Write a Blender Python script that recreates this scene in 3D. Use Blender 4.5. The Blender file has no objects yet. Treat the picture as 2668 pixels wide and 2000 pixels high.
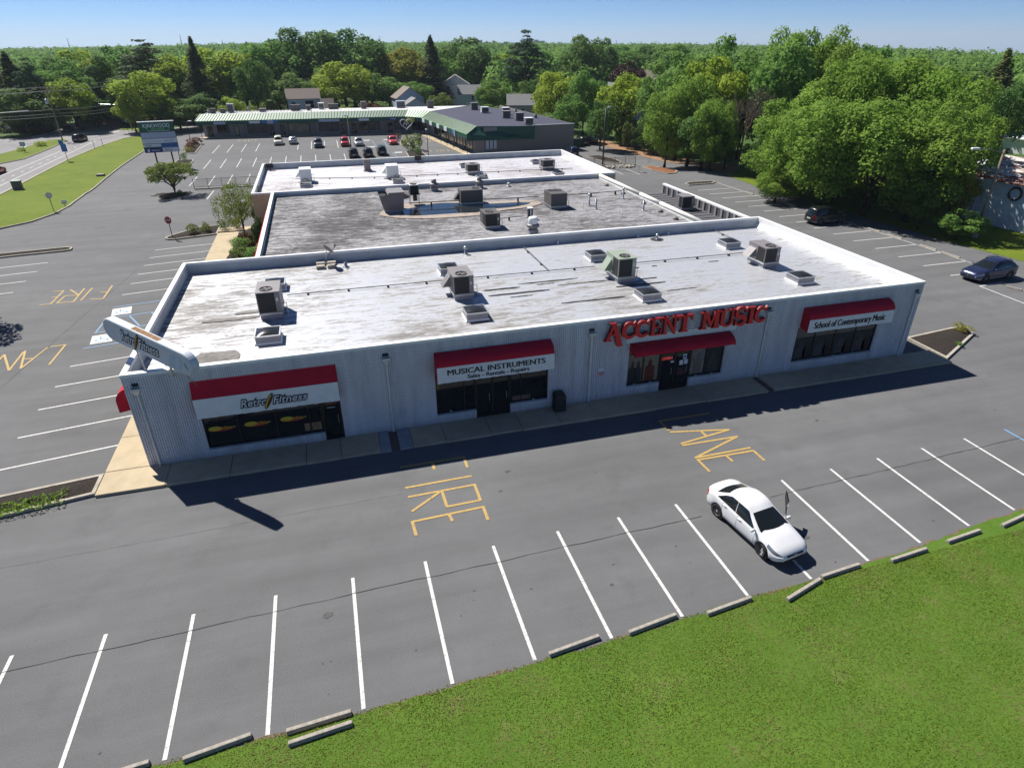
import bpy, bmesh, math, random
import numpy as np
from mathutils import Matrix, Vector, noise as mnoise
random.seed(7)
S = bpy.context.scene
COL = S.collection
R = math.radians
# ------------------------------------------------------------------ camera
CAM = Vector((10.635, -28.163, 17.705))
YAW, PITCH, ROLL = (0.27394, 0.49694, 0.00387)
cd = bpy.data.cameras.new('camera'); cam = bpy.data.objects.new('camera', cd); COL.objects.link(cam)
cd.sensor_width = 36.0; cd.lens = 22.273; cd.clip_start = 0.5; cd.clip_end = 20000
fwd = Vector((math.sin(YAW)*math.cos(PITCH), math.cos(YAW)*math.cos(PITCH), -math.sin(PITCH)))
rt = Vector((math.cos(YAW), -math.sin(YAW), 0)); dn = fwd.cross(rt)
rt2 = math.cos(ROLL)*rt + math.sin(ROLL)*dn; dn2 = -math.sin(ROLL)*rt + math.cos(ROLL)*dn
cam.matrix_world = Matrix(((rt2.x, -dn2.x, -fwd.x, CAM.x), (rt2.y, -dn2.y, -fwd.y, CAM.y), (rt2.z, -dn2.z, -fwd.z, CAM.z), (0, 0, 0, 1)))
S.camera = cam
# ------------------------------------------------------------------ sky and sun
SUN = Vector((-2.12, 3.5, 4.945)).normalized()          # towards the sun
ELEV = math.asin(SUN.z); AZ = math.atan2(SUN.x, SUN.y)  # azimuth clockwise from +Y
w = bpy.data.worlds.new('World'); S.world = w; w.use_nodes = True
nt = w.node_tree
bg = nt.nodes['Background']; sky = nt.nodes.new('ShaderNodeTexSky')
sky.sky_type = 'NISHITA'; sky.sun_disc = False; sky.sun_elevation = ELEV; sky.sun_rotation = AZ
sky.altitude = 50; sky.air_density = 0.5; sky.dust_density = 0.0; sky.ozone_density = 10.0
nt.links.new(sky.outputs[0], bg.inputs[0]); bg.inputs[1].default_value = 0.066
sl = bpy.data.lights.new('sun', 'SUN'); so = bpy.data.objects.new('sun', sl); COL.objects.link(so)
sl.energy = 5.0; sl.angle = R(0.53); sl.color = (1.0, 0.955, 0.88)
so.rotation_euler = SUN.to_track_quat('Z', 'Y').to_euler(); so.location = (-60, 100, 140)
S.view_settings.view_transform = 'Standard'; S.view_settings.look = 'None'
S.view_settings.exposure = 0.6; S.view_settings.gamma = 1.0; S.view_settings.use_curve_mapping = False
S.render.engine = 'CYCLES'
S.cycles.max_bounces = 6; S.cycles.diffuse_bounces = 3; S.cycles.glossy_bounces = 3; S.cycles.transmission_bounces = 4; S.cycles.caustics_reflective = False; S.cycles.caustics_refractive = False
# ------------------------------------------------------------------ helpers
def tag(o, label=None, cat=None, group=None, kind=None):
    if label: o['label'] = label
    if cat: o['category'] = cat
    if group: o['group'] = group
    if kind: o['kind'] = kind
    return o
def thing(name, label, cat, loc=(0, 0, 0), rz=0.0, group=None):
    o = bpy.data.objects.new(name, None); COL.objects.link(o)
    o.location = loc; o.rotation_euler = (0, 0, rz); o.empty_display_size = 0.3
    return tag(o, label, cat, group)
def link(name, me, parent=None, loc=None, rz=None):
    o = bpy.data.objects.new(name, me); COL.objects.link(o)
    if parent: o.parent = parent
    if loc is not None: o.location = loc
    if rz is not None: o.rotation_euler = (0, 0, rz)
    return o
def copy_tree(o, parent=None):
    c = o.copy(); COL.objects.link(c); c.parent = parent
    for ch in list(o.children): copy_tree(ch, c)
    return c
class MB:
    def __init__(s): s.v = []; s.f = []
    def poly(s, pts):
        n = len(s.v); s.v += [tuple(p) for p in pts]; s.f.append(tuple(range(n, n+len(pts)))); return s
    def box(s, x0, x1, y0, y1, z0, z1):
        n = len(s.v)
        s.v += [(x0,y0,z0),(x1,y0,z0),(x1,y1,z0),(x0,y1,z0),(x0,y0,z1),(x1,y0,z1),(x1,y1,z1),(x0,y1,z1)]
        for q in ((0,3,2,1),(4,5,6,7),(0,1,5,4),(1,2,6,5),(2,3,7,6),(3,0,4,7)): s.f.append(tuple(n+i for i in q))
        return s
    def prism(s, poly, z0, z1):          # poly ccw in xy; z0, z1 numbers or functions
        n = len(s.v); k = len(poly)
        a = z0 if callable(z0) else (lambda x, y: z0); b = z1 if callable(z1) else (lambda x, y: z1)
        s.v += [(x, y, a(x, y)) for x, y in poly] + [(x, y, b(x, y)) for x, y in poly]
        s.f.append(tuple(n+k-1-i for i in range(k))); s.f.append(tuple(n+k+i for i in range(k)))
        for i in range(k): j = (i+1) % k; s.f.append((n+i, n+j, n+k+j, n+k+i))
        return s
    def bar(s, a, b, wx, wz=None):       # rectangular bar between two points
        a = Vector(a); b = Vector(b); wz = wz or wx; d = (b-a).normalized()
        u = d.cross(Vector((0, 0, 1)))
        if u.length < 1e-3: u = Vector((1, 0, 0))
        u.normalize(); v = u.cross(d); n = len(s.v)
        for p in (a, b):
            for i, j in ((-1,-1),(1,-1),(1,1),(-1,1)): s.v.append(tuple(p + u*wx*.5*i + v*wz*.5*j))
        for q in ((0,1,2,3),(7,6,5,4),(0,4,5,1),(1,5,6,2),(2,6,7,3),(3,7,4,0)): s.f.append(tuple(n+i for i in q))
        return s
    def tube(s, path, r, n=6, cap=True):
        path = [Vector(q) for q in path]; rs = r if isinstance(r, (list, tuple)) else [r]*len(path); base = len(s.v)
        for i, q in enumerate(path):
            d = (path[min(i+1, len(path)-1)] - path[max(i-1, 0)]).normalized()
            u = d.cross(Vector((0, 0, 1)))
            if u.length < 1e-3: u = d.cross(Vector((1, 0, 0)))
            u.normalize(); v = u.cross(d)
            for k in range(n):
                t = 2*math.pi*k/n; s.v.append(tuple(q + (u*math.cos(t) + v*math.sin(t))*rs[i]))
        for i in range(len(path)-1):
            for k in range(n):
                a = base+i*n+k; b = base+i*n+(k+1) % n; s.f.append((a, b, b+n, a+n))
        if cap:
            s.f.append(tuple(base+n-1-k for k in range(n))); s.f.append(tuple(base+(len(path)-1)*n+k for k in range(n)))
        return s
    def lathe(s, prof, n=16, c=(0, 0), cap=True):   # prof list of (r, z)
        base = len(s.v)
        for r, z in prof:
            for k in range(n):
                t = 2*math.pi*k/n; s.v.append((c[0]+r*math.cos(t), c[1]+r*math.sin(t), z))
        for i in range(len(prof)-1):
            for k in range(n):
                a = base+i*n+k; b = base+i*n+(k+1) % n; s.f.append((a, b, b+n, a+n))
        if cap:
            s.f.append(tuple(base+n-1-k for k in range(n))); s.f.append(tuple(base+(len(prof)-1)*n+k for k in range(n)))
        return s
    def grid(s, P, nu, nv):              # P(u, v) in 0..1
        base = len(s.v)
        for i in range(nu+1):
            for j in range(nv+1): s.v.append(tuple(P(i/nu, j/nv)))
        for i in range(nu):
            for j in range(nv):
                a = base+i*(nv+1)+j; s.f.append((a, a+nv+1, a+nv+2, a+1))
        return s
    def xf(s, m, start=0):
        for i in range(start, len(s.v)): s.v[i] = tuple(m @ Vector(s.v[i]))
        return s
    def mesh(s, name, mat, smooth=False):
        me = bpy.data.meshes.new(name); me.from_pydata(s.v, [], s.f); me.materials.append(mat)
        if smooth: me.polygons.foreach_set('use_smooth', [True]*len(me.polygons))
        me.update(); return me
    def build(s, name, mat, parent=None, smooth=False, bevel=0, loc=None, rz=None, recalc=False):
        me = s.mesh(name, mat, smooth)
        if recalc:
            bm = bmesh.new(); bm.from_mesh(me); bmesh.ops.recalc_face_normals(bm, faces=bm.faces); bm.to_mesh(me); bm.free()
        o = link(name, me, parent, loc, rz)
        if bevel:
            b = o.modifiers.new('bevel', 'BEVEL'); b.width = bevel; b.segments = 2; b.limit_method = 'ANGLE'
        return o
def sstep(a, b, x):
    t = min(1.0, max(0.0, (x-a)/(b-a))); return t*t*(3-2*t)
def TZ(x, y):                            # the lot falls 2.1 m towards the back, with a retained terrace behind the store
    a = -2.1*sstep(56, 86, y); b = -2.1*min(1.0, max(0.0, (y-68.6)/.4))
    k = sstep(-12, -7.2, x)*(1-sstep(58.5, 62, x))
    return a*(1-k) + b*k
def densify(poly, step):
    out = []
    for i, a in enumerate(poly):
        b = poly[(i+1) % len(poly)]; n = max(1, int(math.hypot(b[0]-a[0], b[1]-a[1])/step))
        for k in range(n): out.append((a[0]+(b[0]-a[0])*k/n, a[1]+(b[1]-a[1])*k/n))
    return out
def sheet(name, poly, dz, mat, parent=None, cut=True, step=None):
    bm = bmesh.new(); vs = [bm.verts.new((x, y, 0)) for x, y in poly]; bm.faces.new(vs)
    ys = [q[1] for q in poly]; xs = [q[0] for q in poly]
    if cut:
        for y in list(np.arange(56, 87, 3.0)) + [68.6, 69.0]:
            if min(ys) < y < max(ys): bmesh.ops.bisect_plane(bm, geom=bm.verts[:]+bm.edges[:]+bm.faces[:], plane_co=(0, y, 0), plane_no=(0, 1, 0))
        if max(ys) > 56 and min(ys) < 86:
            for x in (-12, -11, -10, -9, -8, -7.2, 58.5, 59.5, 60.5, 62):
                if min(xs) < x < max(xs): bmesh.ops.bisect_plane(bm, geom=bm.verts[:]+bm.edges[:]+bm.faces[:], plane_co=(x, 0, 0), plane_no=(1, 0, 0))
    bmesh.ops.triangulate(bm, faces=bm.faces[:])
    for v in bm.verts: v.co.z = TZ(v.co.x, v.co.y)+dz
    bmesh.ops.recalc_face_normals(bm, faces=bm.faces)
    if sum(f.normal.z for f in bm.faces) < 0: bmesh.ops.reverse_faces(bm, faces=bm.faces[:])
    me = bpy.data.meshes.new(name); bm.to_mesh(me); bm.free(); me.materials.append(mat)
    return link(name, me, parent)
def strip(a, b, wd):                     # rectangle polygon between two points
    a = Vector(a); b = Vector(b); d = (b-a).normalized(); n = Vector((-d.y, d.x))*wd*.5
    return [tuple(a-n), tuple(b-n), tuple(b+n), tuple(a+n)]
def offset_loop(poly, d):                # inset (d>0) of a ccw polygon
    out = []; n = len(poly)
    for i in range(n):
        a = Vector(poly[i-1]); b = Vector(poly[i]); c = Vector(poly[(i+1) % n])
        e1 = (b-a).normalized(); e2 = (c-b).normalized(); n1 = Vector((-e1.y, e1.x)); n2 = Vector((-e2.y, e2.x))
        m = (n1+n2); m = m/max(.35, m.length_squared*.5) if m.length > 1e-3 else n1
        out.append((b.x+m.x*d, b.y+m.y*d))
    return out
def ccw(poly):
    a = sum(poly[i-1][0]*poly[i][1]-poly[i][0]*poly[i-1][1] for i in range(len(poly)))
    return list(poly) if a > 0 else list(reversed(poly))
def text_mesh(txt, size, extrude, offset=0.0, shear=0.0, spacing=1.0, bold=0.0, width=None):
    cu = bpy.data.curves.new('t', 'FONT'); cu.body = txt; cu.size = size; cu.extrude = extrude; cu.offset = offset
    cu.shear = shear; cu.space_character = spacing; cu.align_x = 'CENTER'; cu.align_y = 'CENTER'; cu.resolution_u = 3
    o = bpy.data.objects.new('t', cu); COL.objects.link(o)
    dg = bpy.context.evaluated_depsgraph_get(); me = bpy.data.meshes.new_from_object(o.evaluated_get(dg))
    bpy.data.objects.remove(o); bpy.data.curves.remove(cu)
    if width:
        x = [v.co.x for v in me.vertices]; k = width/max(1e-3, max(x)-min(x))
        for v in me.vertices: v.co.x *= k
    if bold:                              # thicken strokes: three copies a hair apart in one mesh
        V = [v.co.copy() for v in me.vertices]; F = [tuple(f.vertices) for f in me.polygons]; n = len(V)
        m2 = bpy.data.meshes.new('t'); m2.from_pydata([(v.x+(k-1)*bold, v.y, v.z+.0012*k) for k in range(3) for v in V], [], [tuple(i+n*k for i in f) for k in range(3) for f in F]); bpy.data.meshes.remove(me); me = m2
    return me
def lettering(txt, size, mat, parent, M, extrude=.012, name='lettering', **kw):
    me = text_mesh(txt, size, extrude, **kw); me.materials.clear(); me.materials.append(mat)
    o = link(name, me, parent); o.matrix_local = M; return o
def wallM(x, y, z, rz=0.0, tilt=0.0):   # text standing on a wall: reading along +x (turned by rz), facing -y
    return Matrix.Translation((x, y, z)) @ Matrix.Rotation(rz, 4, 'Z') @ Matrix.Rotation(R(90)+tilt, 4, 'X')
ORD = ['first', 'second', 'third', 'fourth', 'fifth', 'sixth', 'seventh', 'eighth', 'ninth', 'tenth', 'eleventh', 'twelfth', 'thirteenth', 'fourteenth']
# ------------------------------------------------------------------ materials
class N:                                  # tiny node-graph helper
    def __init__(s, name):
        s.m = bpy.data.materials.new(name); s.m.use_nodes = True; s.t = s.m.node_tree
        s.b = s.t.nodes['Principled BSDF']; s.out = s.t.nodes['Material Output']
    def n(s, ty, **kw):
        nd = s.t.nodes.new('ShaderNode'+ty)
        for k, v in kw.items():
            if k.startswith('i_'):
                key = k[2:]; key = int(key) if key.isdigit() else key.replace('_', ' ')
                nd.inputs[key].default_value = v
            else: setattr(nd, k, v)
        return nd
    def l(s, a, b): s.t.links.new(a, b)
    def coord(s, scale=(1, 1, 1), rot=(0, 0, 0), kind='Object', loc=(0, 0, 0)):
        tc = s.n('TexCoord'); mp = s.n('Mapping'); mp.inputs['Scale'].default_value = scale; mp.inputs['Rotation'].default_value = rot; mp.inputs['Location'].default_value = loc
        s.l(tc.outputs[kind], mp.inputs[0]); return mp.outputs[0]
    def world(s, scale=(1, 1, 1), rot=(0, 0, 0), loc=(0, 0, 0)):
        g = s.n('NewGeometry'); mp = s.n('Mapping'); mp.inputs['Scale'].default_value = scale; mp.inputs['Rotation'].default_value = rot; mp.inputs['Location'].default_value = loc
        s.l(g.outputs['Position'], mp.inputs[0]); return mp.outputs[0]
    def noise(s, vec, scale, detail=4, rough=.55, out=0, dist=0):
        nd = s.n('TexNoise'); nd.inputs['Scale'].default_value = scale; nd.inputs['Detail'].default_value = detail; nd.inputs['Roughness'].default_value = rough; nd.inputs['Distortion'].default_value = dist
        s.l(vec, nd.inputs['Vector']); return nd.outputs[out]
    def ramp(s, fac, stops, interp='LINEAR'):
        nd = s.n('ValToRGB'); cr = nd.color_ramp; cr.interpolation = interp
        while len(cr.elements) < len(stops): cr.elements.new(.5)
        for e, (p, c) in zip(cr.elements, stops):
            e.position = p; e.color = (c, c, c, 1) if isinstance(c, (int, float)) else (*c, 1)
        s.l(fac, nd.inputs[0]); return nd.outputs[0]
    def mix(s, fac, a, b, mode='MIX'):
        nd = s.n('Mix', data_type='RGBA', blend_type=mode)
        for v, i in ((fac, 0), (a, 6), (b, 7)):
            if isinstance(v, (int, float)): nd.inputs[i].default_value = v
            elif isinstance(v, (tuple, list)): nd.inputs[i].default_value = (*v, 1)
            else: s.l(v, nd.inputs[i])
        return nd.outputs[2]
    def math(s, op, a, b=0.0):
        nd = s.n('Math', operation=op)
        for v, i in ((a, 0), (b, 1)):
            if isinstance(v, (int, float)): nd.inputs[i].default_value = v
            else: s.l(v, nd.inputs[i])
        return nd.outputs[0]
    def set(s, col=None, rough=None, metal=None, bump=None, strength=.3, dist=.02, spec=None):
        for v, k in ((col, 'Base Color'), (rough, 'Roughness'), (metal, 'Metallic'), (spec, 'Specular IOR Level')):
            if v is None: continue
            if isinstance(v, tuple): s.b.inputs[k].default_value = (*v, 1)
            elif isinstance(v, (int, float)): s.b.inputs[k].default_value = v
            else: s.l(v, s.b.inputs[k])
        if bump is not None:
            bp = s.n('Bump'); bp.inputs['Strength'].default_value = strength; bp.inputs['Distance'].default_value = dist
            s.l(bump, bp.inputs['Height']); s.l(bp.outputs[0], s.b.inputs['Normal'])
        return s.m
def plain(name, col, rough=.6, metal=0.0, var=.12, scale=3.0, spec=.4, coat=0.0):
    m = N(name); v = m.world(); f = m.noise(v, scale, 5)
    lo = tuple(c*(1-var) for c in col); hi = tuple(min(1, c*(1+var)) for c in col)
    c = m.mix(m.ramp(f, [(.3, 0.0), (.7, 1.0)]), lo, hi)
    m.set(c, rough, metal, spec=spec)
    if coat: m.b.inputs['Coat Weight'].default_value = coat; m.b.inputs['Coat Roughness'].default_value = .04
    return m.m
def asphalt(name, base, tint=(1, 1, .97), crack=True, amp=1.0):
    m = N(name); v = m.world()
    big = m.noise(v, .09, 5, .6); mid = m.noise(v, .8, 5, .6); fine = m.noise(v, 26, 3, .7)
    vs = m.world((.05, .6, 1), (0, 0, R(2))); streak = m.noise(vs, 1.2, 4, .6)
    f = m.math('ADD', m.math('MULTIPLY', big, .5), m.math('MULTIPLY', streak, .5))
    a = tuple(base*t*(1-.17*amp) for t in tint); b = tuple(base*t*(1+.17*amp) for t in tint)
    c = m.mix(m.ramp(f, [(.32, 0.0), (.68, 1.0)]), a, b)
    c = m.mix(m.ramp(mid, [(.38, .0), (.72, .35)]), c, tuple(base*t*.78 for t in tint))
    c = m.mix(m.ramp(fine, [(.3, 0.0), (.5, .0), (.72, .55)]), c, tuple(min(1, base*t*1.75) for t in tint))
    stain = m.noise(m.world((1, 1, 1), (0, 0, .4), (31, 7, 0)), .33, 6, .62)
    c = m.mix(m.ramp(stain, [(.57, 0.0), (.72, .42)]), c, tuple(base*t*.6 for t in tint))
    if crack:
        vo = m.n('TexVoronoi', feature='DISTANCE_TO_EDGE'); vo.inputs['Scale'].default_value = .085
        wv = m.mix(.06, m.world(), m.noise(m.world(), .7, 4, .6, out=1), 'ADD'); m.l(wv, vo.inputs['Vector'])
        cf = m.ramp(vo.outputs[0], [(0.0, 1.0), (.0016, .8), (.003, 0.0)])
        gate = m.ramp(m.noise(m.world((1, 1, 1), (0, 0, 0), (9, 3, 0)), .06, 2), [(.47, 0.0), (.56, 1.0)])
        c = m.mix(m.math('MULTIPLY', m.math('MULTIPLY', cf, gate), .6), c, tuple(base*t*.35 for t in tint))
    return m.set(c, .88, bump=fine, strength=.25, dist=.01, spec=.3)
def paint(name, col, worn=.5, under=(.12, .12, .12)):
    m = N(name); v = m.world(); f = m.noise(v, 9, 6, .7); g = m.noise(v, 1.1, 3)
    c = m.mix(m.ramp(f, [(.50, 0.0), (.70, worn)]), col, under)
    c = m.mix(m.ramp(g, [(.35, .0), (.75, .25)]), c, tuple(x*.7 for x in col))
    return m.set(c, .7, spec=.3)
def ribbed(name):
    m = N(name); st = m.world((2.2, 2.2, .16)); s1 = m.noise(st, 1.0, 5, .65); f = m.noise(m.world(), 14, 4, .7)
    c = m.mix(m.ramp(s1, [(.3, 0.0), (.7, 1.0)]), (.60, .60, .63), (.78, .78, .82))
    c = m.mix(m.ramp(m.noise(m.world((1.4, 1.4, .35), loc=(5, 0, 0)), 1.0, 6, .7), [(.5, 0.0), (.75, .65)]), c, (.44, .40, .41))
    c = m.mix(m.ramp(f, [(.45, 0.0), (.75, .5)]), c, (.48, .47, .49))
    sep = m.n('SeparateXYZ'); m.l(m.world(), sep.inputs[0])
    row = m.math('FRACT', m.math('MULTIPLY', sep.outputs[2], 5.0))
    jf = m.ramp(row, [(0.0, 1.0), (.05, 1.0), (.09, 0.0)])
    c = m.mix(m.math('MULTIPLY', jf, .32), c, (.25, .23, .22))
    low = m.ramp(m.math('ADD', sep.outputs[2], m.math('MULTIPLY', s1, .5)), [(.42, .55), (.75, 0.0)])
    c = m.mix(low, c, (.40, .39, .38))
    return m.set(c, .9, bump=f, strength=.35, dist=.01, spec=.2)
def silver_roof(name, light, dark, thr, metal, rough, seam=.95, fq=1.0):
    m = N(name)
    st = m.world((.50, 2.0, 1)); a = m.noise(st, fq, 8, .70, dist=.9); b = m.noise(m.world((1.0, 3.0, 1), loc=(7, 3, 0)), 2.4*fq, 8, .76, dist=.4)
    big = m.noise(m.world(), .12, 4)
    sep = m.n('SeparateXYZ'); m.l(m.world(), sep.inputs[0])
    wob = m.math('MULTIPLY', m.noise(m.world((.5, .5, 1)), 1.0, 3), .22)
    row = m.math('FRACT', m.math('MULTIPLY', m.math('ADD', sep.outputs[1], wob), 1/seam))
    sm = m.ramp(row, [(0.0, 1.0), (.05, .8), (.11, 0.0)])
    f = m.math('ADD', m.math('ADD', m.math('MULTIPLY', a, .62), m.math('MULTIPLY', b, .38)), m.math('MULTIPLY', m.math('SUBTRACT', big, .5), .38))
    f = m.math('ADD', f, m.math('MULTIPLY', sm, .055))
    w_ = m.ramp(f, [(thr-.02, 0.0), (thr+.012, .6), (thr+.10, 1.0)])
    c = m.mix(w_, light, dark)
    c = m.mix(m.ramp(m.noise(m.world((.7, 2.2, 1), loc=(0, 40, 0)), 1.6, 5, .7), [(.52, 0.0), (.70, .42)]), c, tuple(x*.62 for x in light))
    me = m.math('MULTIPLY', m.math('SUBTRACT', 1.0, w_), metal)
    ro = m.math('ADD', rough, m.math('MULTIPLY', w_, .35))
    return m.set(c, ro, me, bump=f, strength=.5, dist=.03)
def leaf_mat(name, dark, light, warm=(.30, .26, .05), trans=.35):
    m = N(name); at = m.n('Attribute'); at.attribute_name = 'tint'; oi = m.n('ObjectInfo')
    c = m.mix(at.outputs['Fac'], dark, light)
    c = m.mix(m.math('MULTIPLY', oi.outputs['Random'], .22), c, warm)
    m.set(c, .7, spec=.10)
    tr = m.n('BsdfTranslucent'); m.l(m.mix(.5, c, tuple(min(1, x*1.6) for x in light)), tr.inputs[0])
    mx = m.n('MixShader'); mx.inputs[0].default_value = trans
    m.l(m.b.outputs[0], mx.inputs[1]); m.l(tr.outputs[0], mx.inputs[2]); m.l(mx.outputs[0], m.out.inputs[0])
    return m.m
def grass_mat(name, a, b, straw, scale=1.0):
    m = N(name); v = m.world()
    f = m.noise(v, .35*scale, 5, .6); g = m.noise(v, 5*scale, 4, .7); h_ = m.noise(v, 42, 3, .75); big = m.noise(v, .05, 3)
    c = m.mix(m.ramp(f, [(.3, 0.0), (.7, 1.0)]), a, b)
    c = m.mix(m.ramp(g, [(.35, 0.0), (.75, .6)]), c, tuple(x*.55 for x in a))
    c = m.mix(m.ramp(h_, [(.45, 0.0), (.75, .7)]), c, tuple(min(1, x*1.5) for x in b))
    c = m.mix(m.ramp(m.noise(v, .8, 5, .65), [(.58, 0.0), (.74, .6)]), c, straw)
    c = m.mix(m.ramp(big, [(.4, 0.0), (.7, .3)]), c, tuple(x*.8 for x in b))
    return m.set(c, .9, bump=h_, strength=.6, dist=.04, spec=.15)
def glass_mat(name, col=(.012, .014, .016), rough=.05, spec=.5):
    m = N(name); f = m.noise(m.world(), .6, 3)
    return m.set(m.mix(f, tuple(c*.6 for c in col), tuple(c*1.6 for c in col)), rough, 0.0, spec=spec)
def emis(name, col, st):
    m = N(name); m.set(col, .4); m.b.inputs['Emission Color'].default_value = (*col, 1); m.b.inputs['Emission Strength'].default_value = st; return m.m
M = {}
M['asphalt'] = asphalt('asphalt', .122, (.985, .995, 1.03), crack=False, amp=1.5)
M['lane'] = asphalt('lane_asphalt', .168, (1, 1, .985), amp=1.1)
M['road'] = asphalt('road_asphalt', .21, (1, .98, 1.0), crack=False)
M['concrete'] = plain('concrete', (.40, .36, .30), .9, var=.16, scale=2.2, spec=.2)
M['kerb'] = plain('kerb_concrete', (.38, .345, .29), .9, var=.22, scale=3.5, spec=.2)
M['walk'] = plain('sidewalk_concrete', (.46, .38, .26), .9, var=.10, scale=1.4, spec=.2)
M['walkgrey'] = plain('grey_slab_concrete', (.30, .31, .33), .9, var=.10, scale=1.4, spec=.2)
M['stop'] = plain('wheel_stop_concrete', (.33, .30, .26), .9, var=.22, scale=7, spec=.2)
M['white'] = paint('white_paint', (.62, .61, .60), .75)
M['yellow'] = paint('yellow_paint', (.46, .31, .10), .85)
M['faint'] = paint('faded_yellow_paint', (.42, .34, .18), .8)
M['blue'] = paint('blue_paint', (.17, .32, .50), .5)
M['grass'] = grass_mat('lawn_grass', (.065, .135, .015), (.105, .185, .025), (.20, .165, .08))
M['verge'] = grass_mat('verge_grass', (.085, .135, .012), (.15, .195, .018), (.21, .185, .05), .8)
M['field'] = grass_mat('rough_ground', (.045, .085, .018), (.07, .12, .025), (.12, .11, .05))
M['mulch'] = plain('mulch', (.035, .03, .026), .95, var=.5, scale=14, spec=.1)
M['redmulch'] = plain('red_mulch', (.22, .10, .05), .95, var=.35, scale=9, spec=.1)
M['needles'] = plain('pine_needles', (.28, .17, .10), .95, var=.3, scale=4, spec=.1)
M['ribbed'] = ribbed('split_rib_block')
M['tanblock'] = plain('tan_block', (.52, .45, .32), .9, var=.12, scale=5, spec=.2)
M['coping'] = plain('white_coping_metal', (.80, .81, .80), .4, .0, var=.05, scale=1.2, spec=.5)
M['parapet'] = plain('parapet_membrane', (.46, .50, .52), .7, 0, var=.14, scale=1.0)
M['roof1'] = silver_roof('silver_coated_roof', (.55, .56, .59), (.17, .16, .15), .520, .42, .42)
M['roof2'] = silver_roof('weathered_roof', (.30, .295, .31), (.05, .047, .048), .488, .12, .7, .5, 1.7)
M['roof3'] = silver_roof('white_coated_roof', (.58, .57, .60), (.22, .20, .20), .525, .25, .5)
M['tar'] = plain('tar_patch', (.03, .032, .036), .7, var=.3, scale=4)
M['silt'] = plain('dry_silt', (.33, .28, .24), .95, var=.18, scale=2)
M['darkroof'] = silver_roof('dark_membrane', (.085, .085, .095), (.05, .05, .055), .56, 0.0, .8, 1.1)
M['redcloth'] = plain('red_canvas', (.46, .012, .034), .75, var=.1, scale=1.5, spec=.2)
M['redletter'] = plain('red_letter_face', (.66, .014, .022), .35, var=.05)
M['redside'] = plain('dark_red_return', (.20, .008, .010), .5, var=.05)
M['whitecloth'] = plain('white_canvas', (.72, .73, .74), .75, var=.07, scale=2.5, spec=.2)
M['ink'] = plain('black_ink', (.012, .012, .02), .6, var=.1)
M['glass'] = glass_mat('dark_store_glass'); M['frame'] = plain('bronze_frame', (.028, .024, .022), .45, .3, var=.1)
M['shade'] = plain('tan_blind', (.16, .13, .11), .8, var=.08)
M['spout'] = plain('downspout_metal', (.60, .61, .60), .45, .1, var=.08)
M['hvac'] = plain('beige_grey_cabinet', (.235, .22, .225), .5, .15, var=.07, scale=2)
M['hvacgreen'] = plain('pale_green_cabinet', (.30, .35, .28), .5, .1, var=.06, scale=2)
M['hvacdark'] = plain('dark_grey_cabinet', (.105, .10, .095), .55, .1, var=.08, scale=2)
M['hvacwhite'] = plain('white_cabinet', (.74, .76, .75), .5, 0, var=.05, scale=2)
M['brownmetal'] = plain('brown_grey_cabinet', (.22, .19, .19), .6, .1, var=.1, scale=2)
M['coil'] = plain('black_coil', (.022, .022, .024), .7, .2, var=.3, scale=30)
M['galv'] = plain('galvanised_steel', (.50, .52, .53), .4, .75, var=.12, scale=4)
M['pipe'] = plain('black_gas_pipe', (.10, .095, .09), .6, .3, var=.2)
M['whitepvc'] = plain('white_pvc', (.78, .77, .70), .45, 0, var=.06)
M['dome'] = glass_mat('smoked_dome', (.022, .024, .028), .22, .22)
M['curb'] = plain('skylight_curb', (.30, .30, .33), .6, .2, var=.12)
M['water'] = glass_mat('standing_water', (.02, .026, .03), .02, .6)
M['black'] = plain('black_plastic', (.018, .018, .02), .5, var=.2); M['tyre'] = plain('tyre_rubber', (.022, .022, .023), .85, var=.2)
M['chrome'] = plain('bright_metal', (.62, .63, .65), .22, .9, var=.05); M['cglass'] = glass_mat('car_glass', (.010, .013, .014), .03, .6)
M['seat'] = plain('grey_upholstery', (.10, .10, .11), .85, var=.1)
M['rimsilver'] = plain('rim_silver', (.50, .51, .53), .35, .3, var=.05); M['lampw'] = plain('clear_lamp', (.26, .29, .34), .10, .5, var=.1); M['lampr'] = plain('red_lamp', (.42, .012, .015), .2, 0, var=.1); M['lampa'] = plain('amber_lamp', (.55, .16, .02), .2, 0, var=.1)
M['plate'] = plain('number_plate', (.62, .63, .6), .5, var=.1)
def carpaint(name, col, metal=.0, rough=.28): return plain(name, col, rough, metal, var=.04, scale=1.0, spec=.5, coat=.7)
M['cwhite'] = carpaint('white_car_paint', (.70, .705, .72)); M['cblue'] = carpaint('blue_car_paint', (.026, .033, .085), .4); M['cblack'] = carpaint('black_car_paint', (.010, .011, .013), .2)
M['cred'] = carpaint('red_car_paint', (.38, .015, .02)); M['cred2'] = carpaint('light_red_car_paint', (.50, .055, .05)); M['csilver'] = carpaint('silver_car_paint', (.42, .44, .45), .6)
M['cgrey'] = carpaint('dark_grey_car_paint', (.055, .06, .065), .4); M['cgreen'] = carpaint('dark_green_car_paint', (.015, .05, .04), .3); M['cream'] = carpaint('cream_car_paint', (.66, .65, .52))
M['bumper'] = plain('grey_bumper', (.20, .19, .18), .6, var=.08)
M['greenmetal'] = plain('green_standing_seam', (.25, .335, .26), .5, .1, var=.06); M['greenfascia'] = plain('green_fascia', (.010, .085, .058), .6, var=.1)
M['greenpan'] = plain('pale_green_pan', (.24, .33, .24), .5, .1, var=.05)
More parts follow.
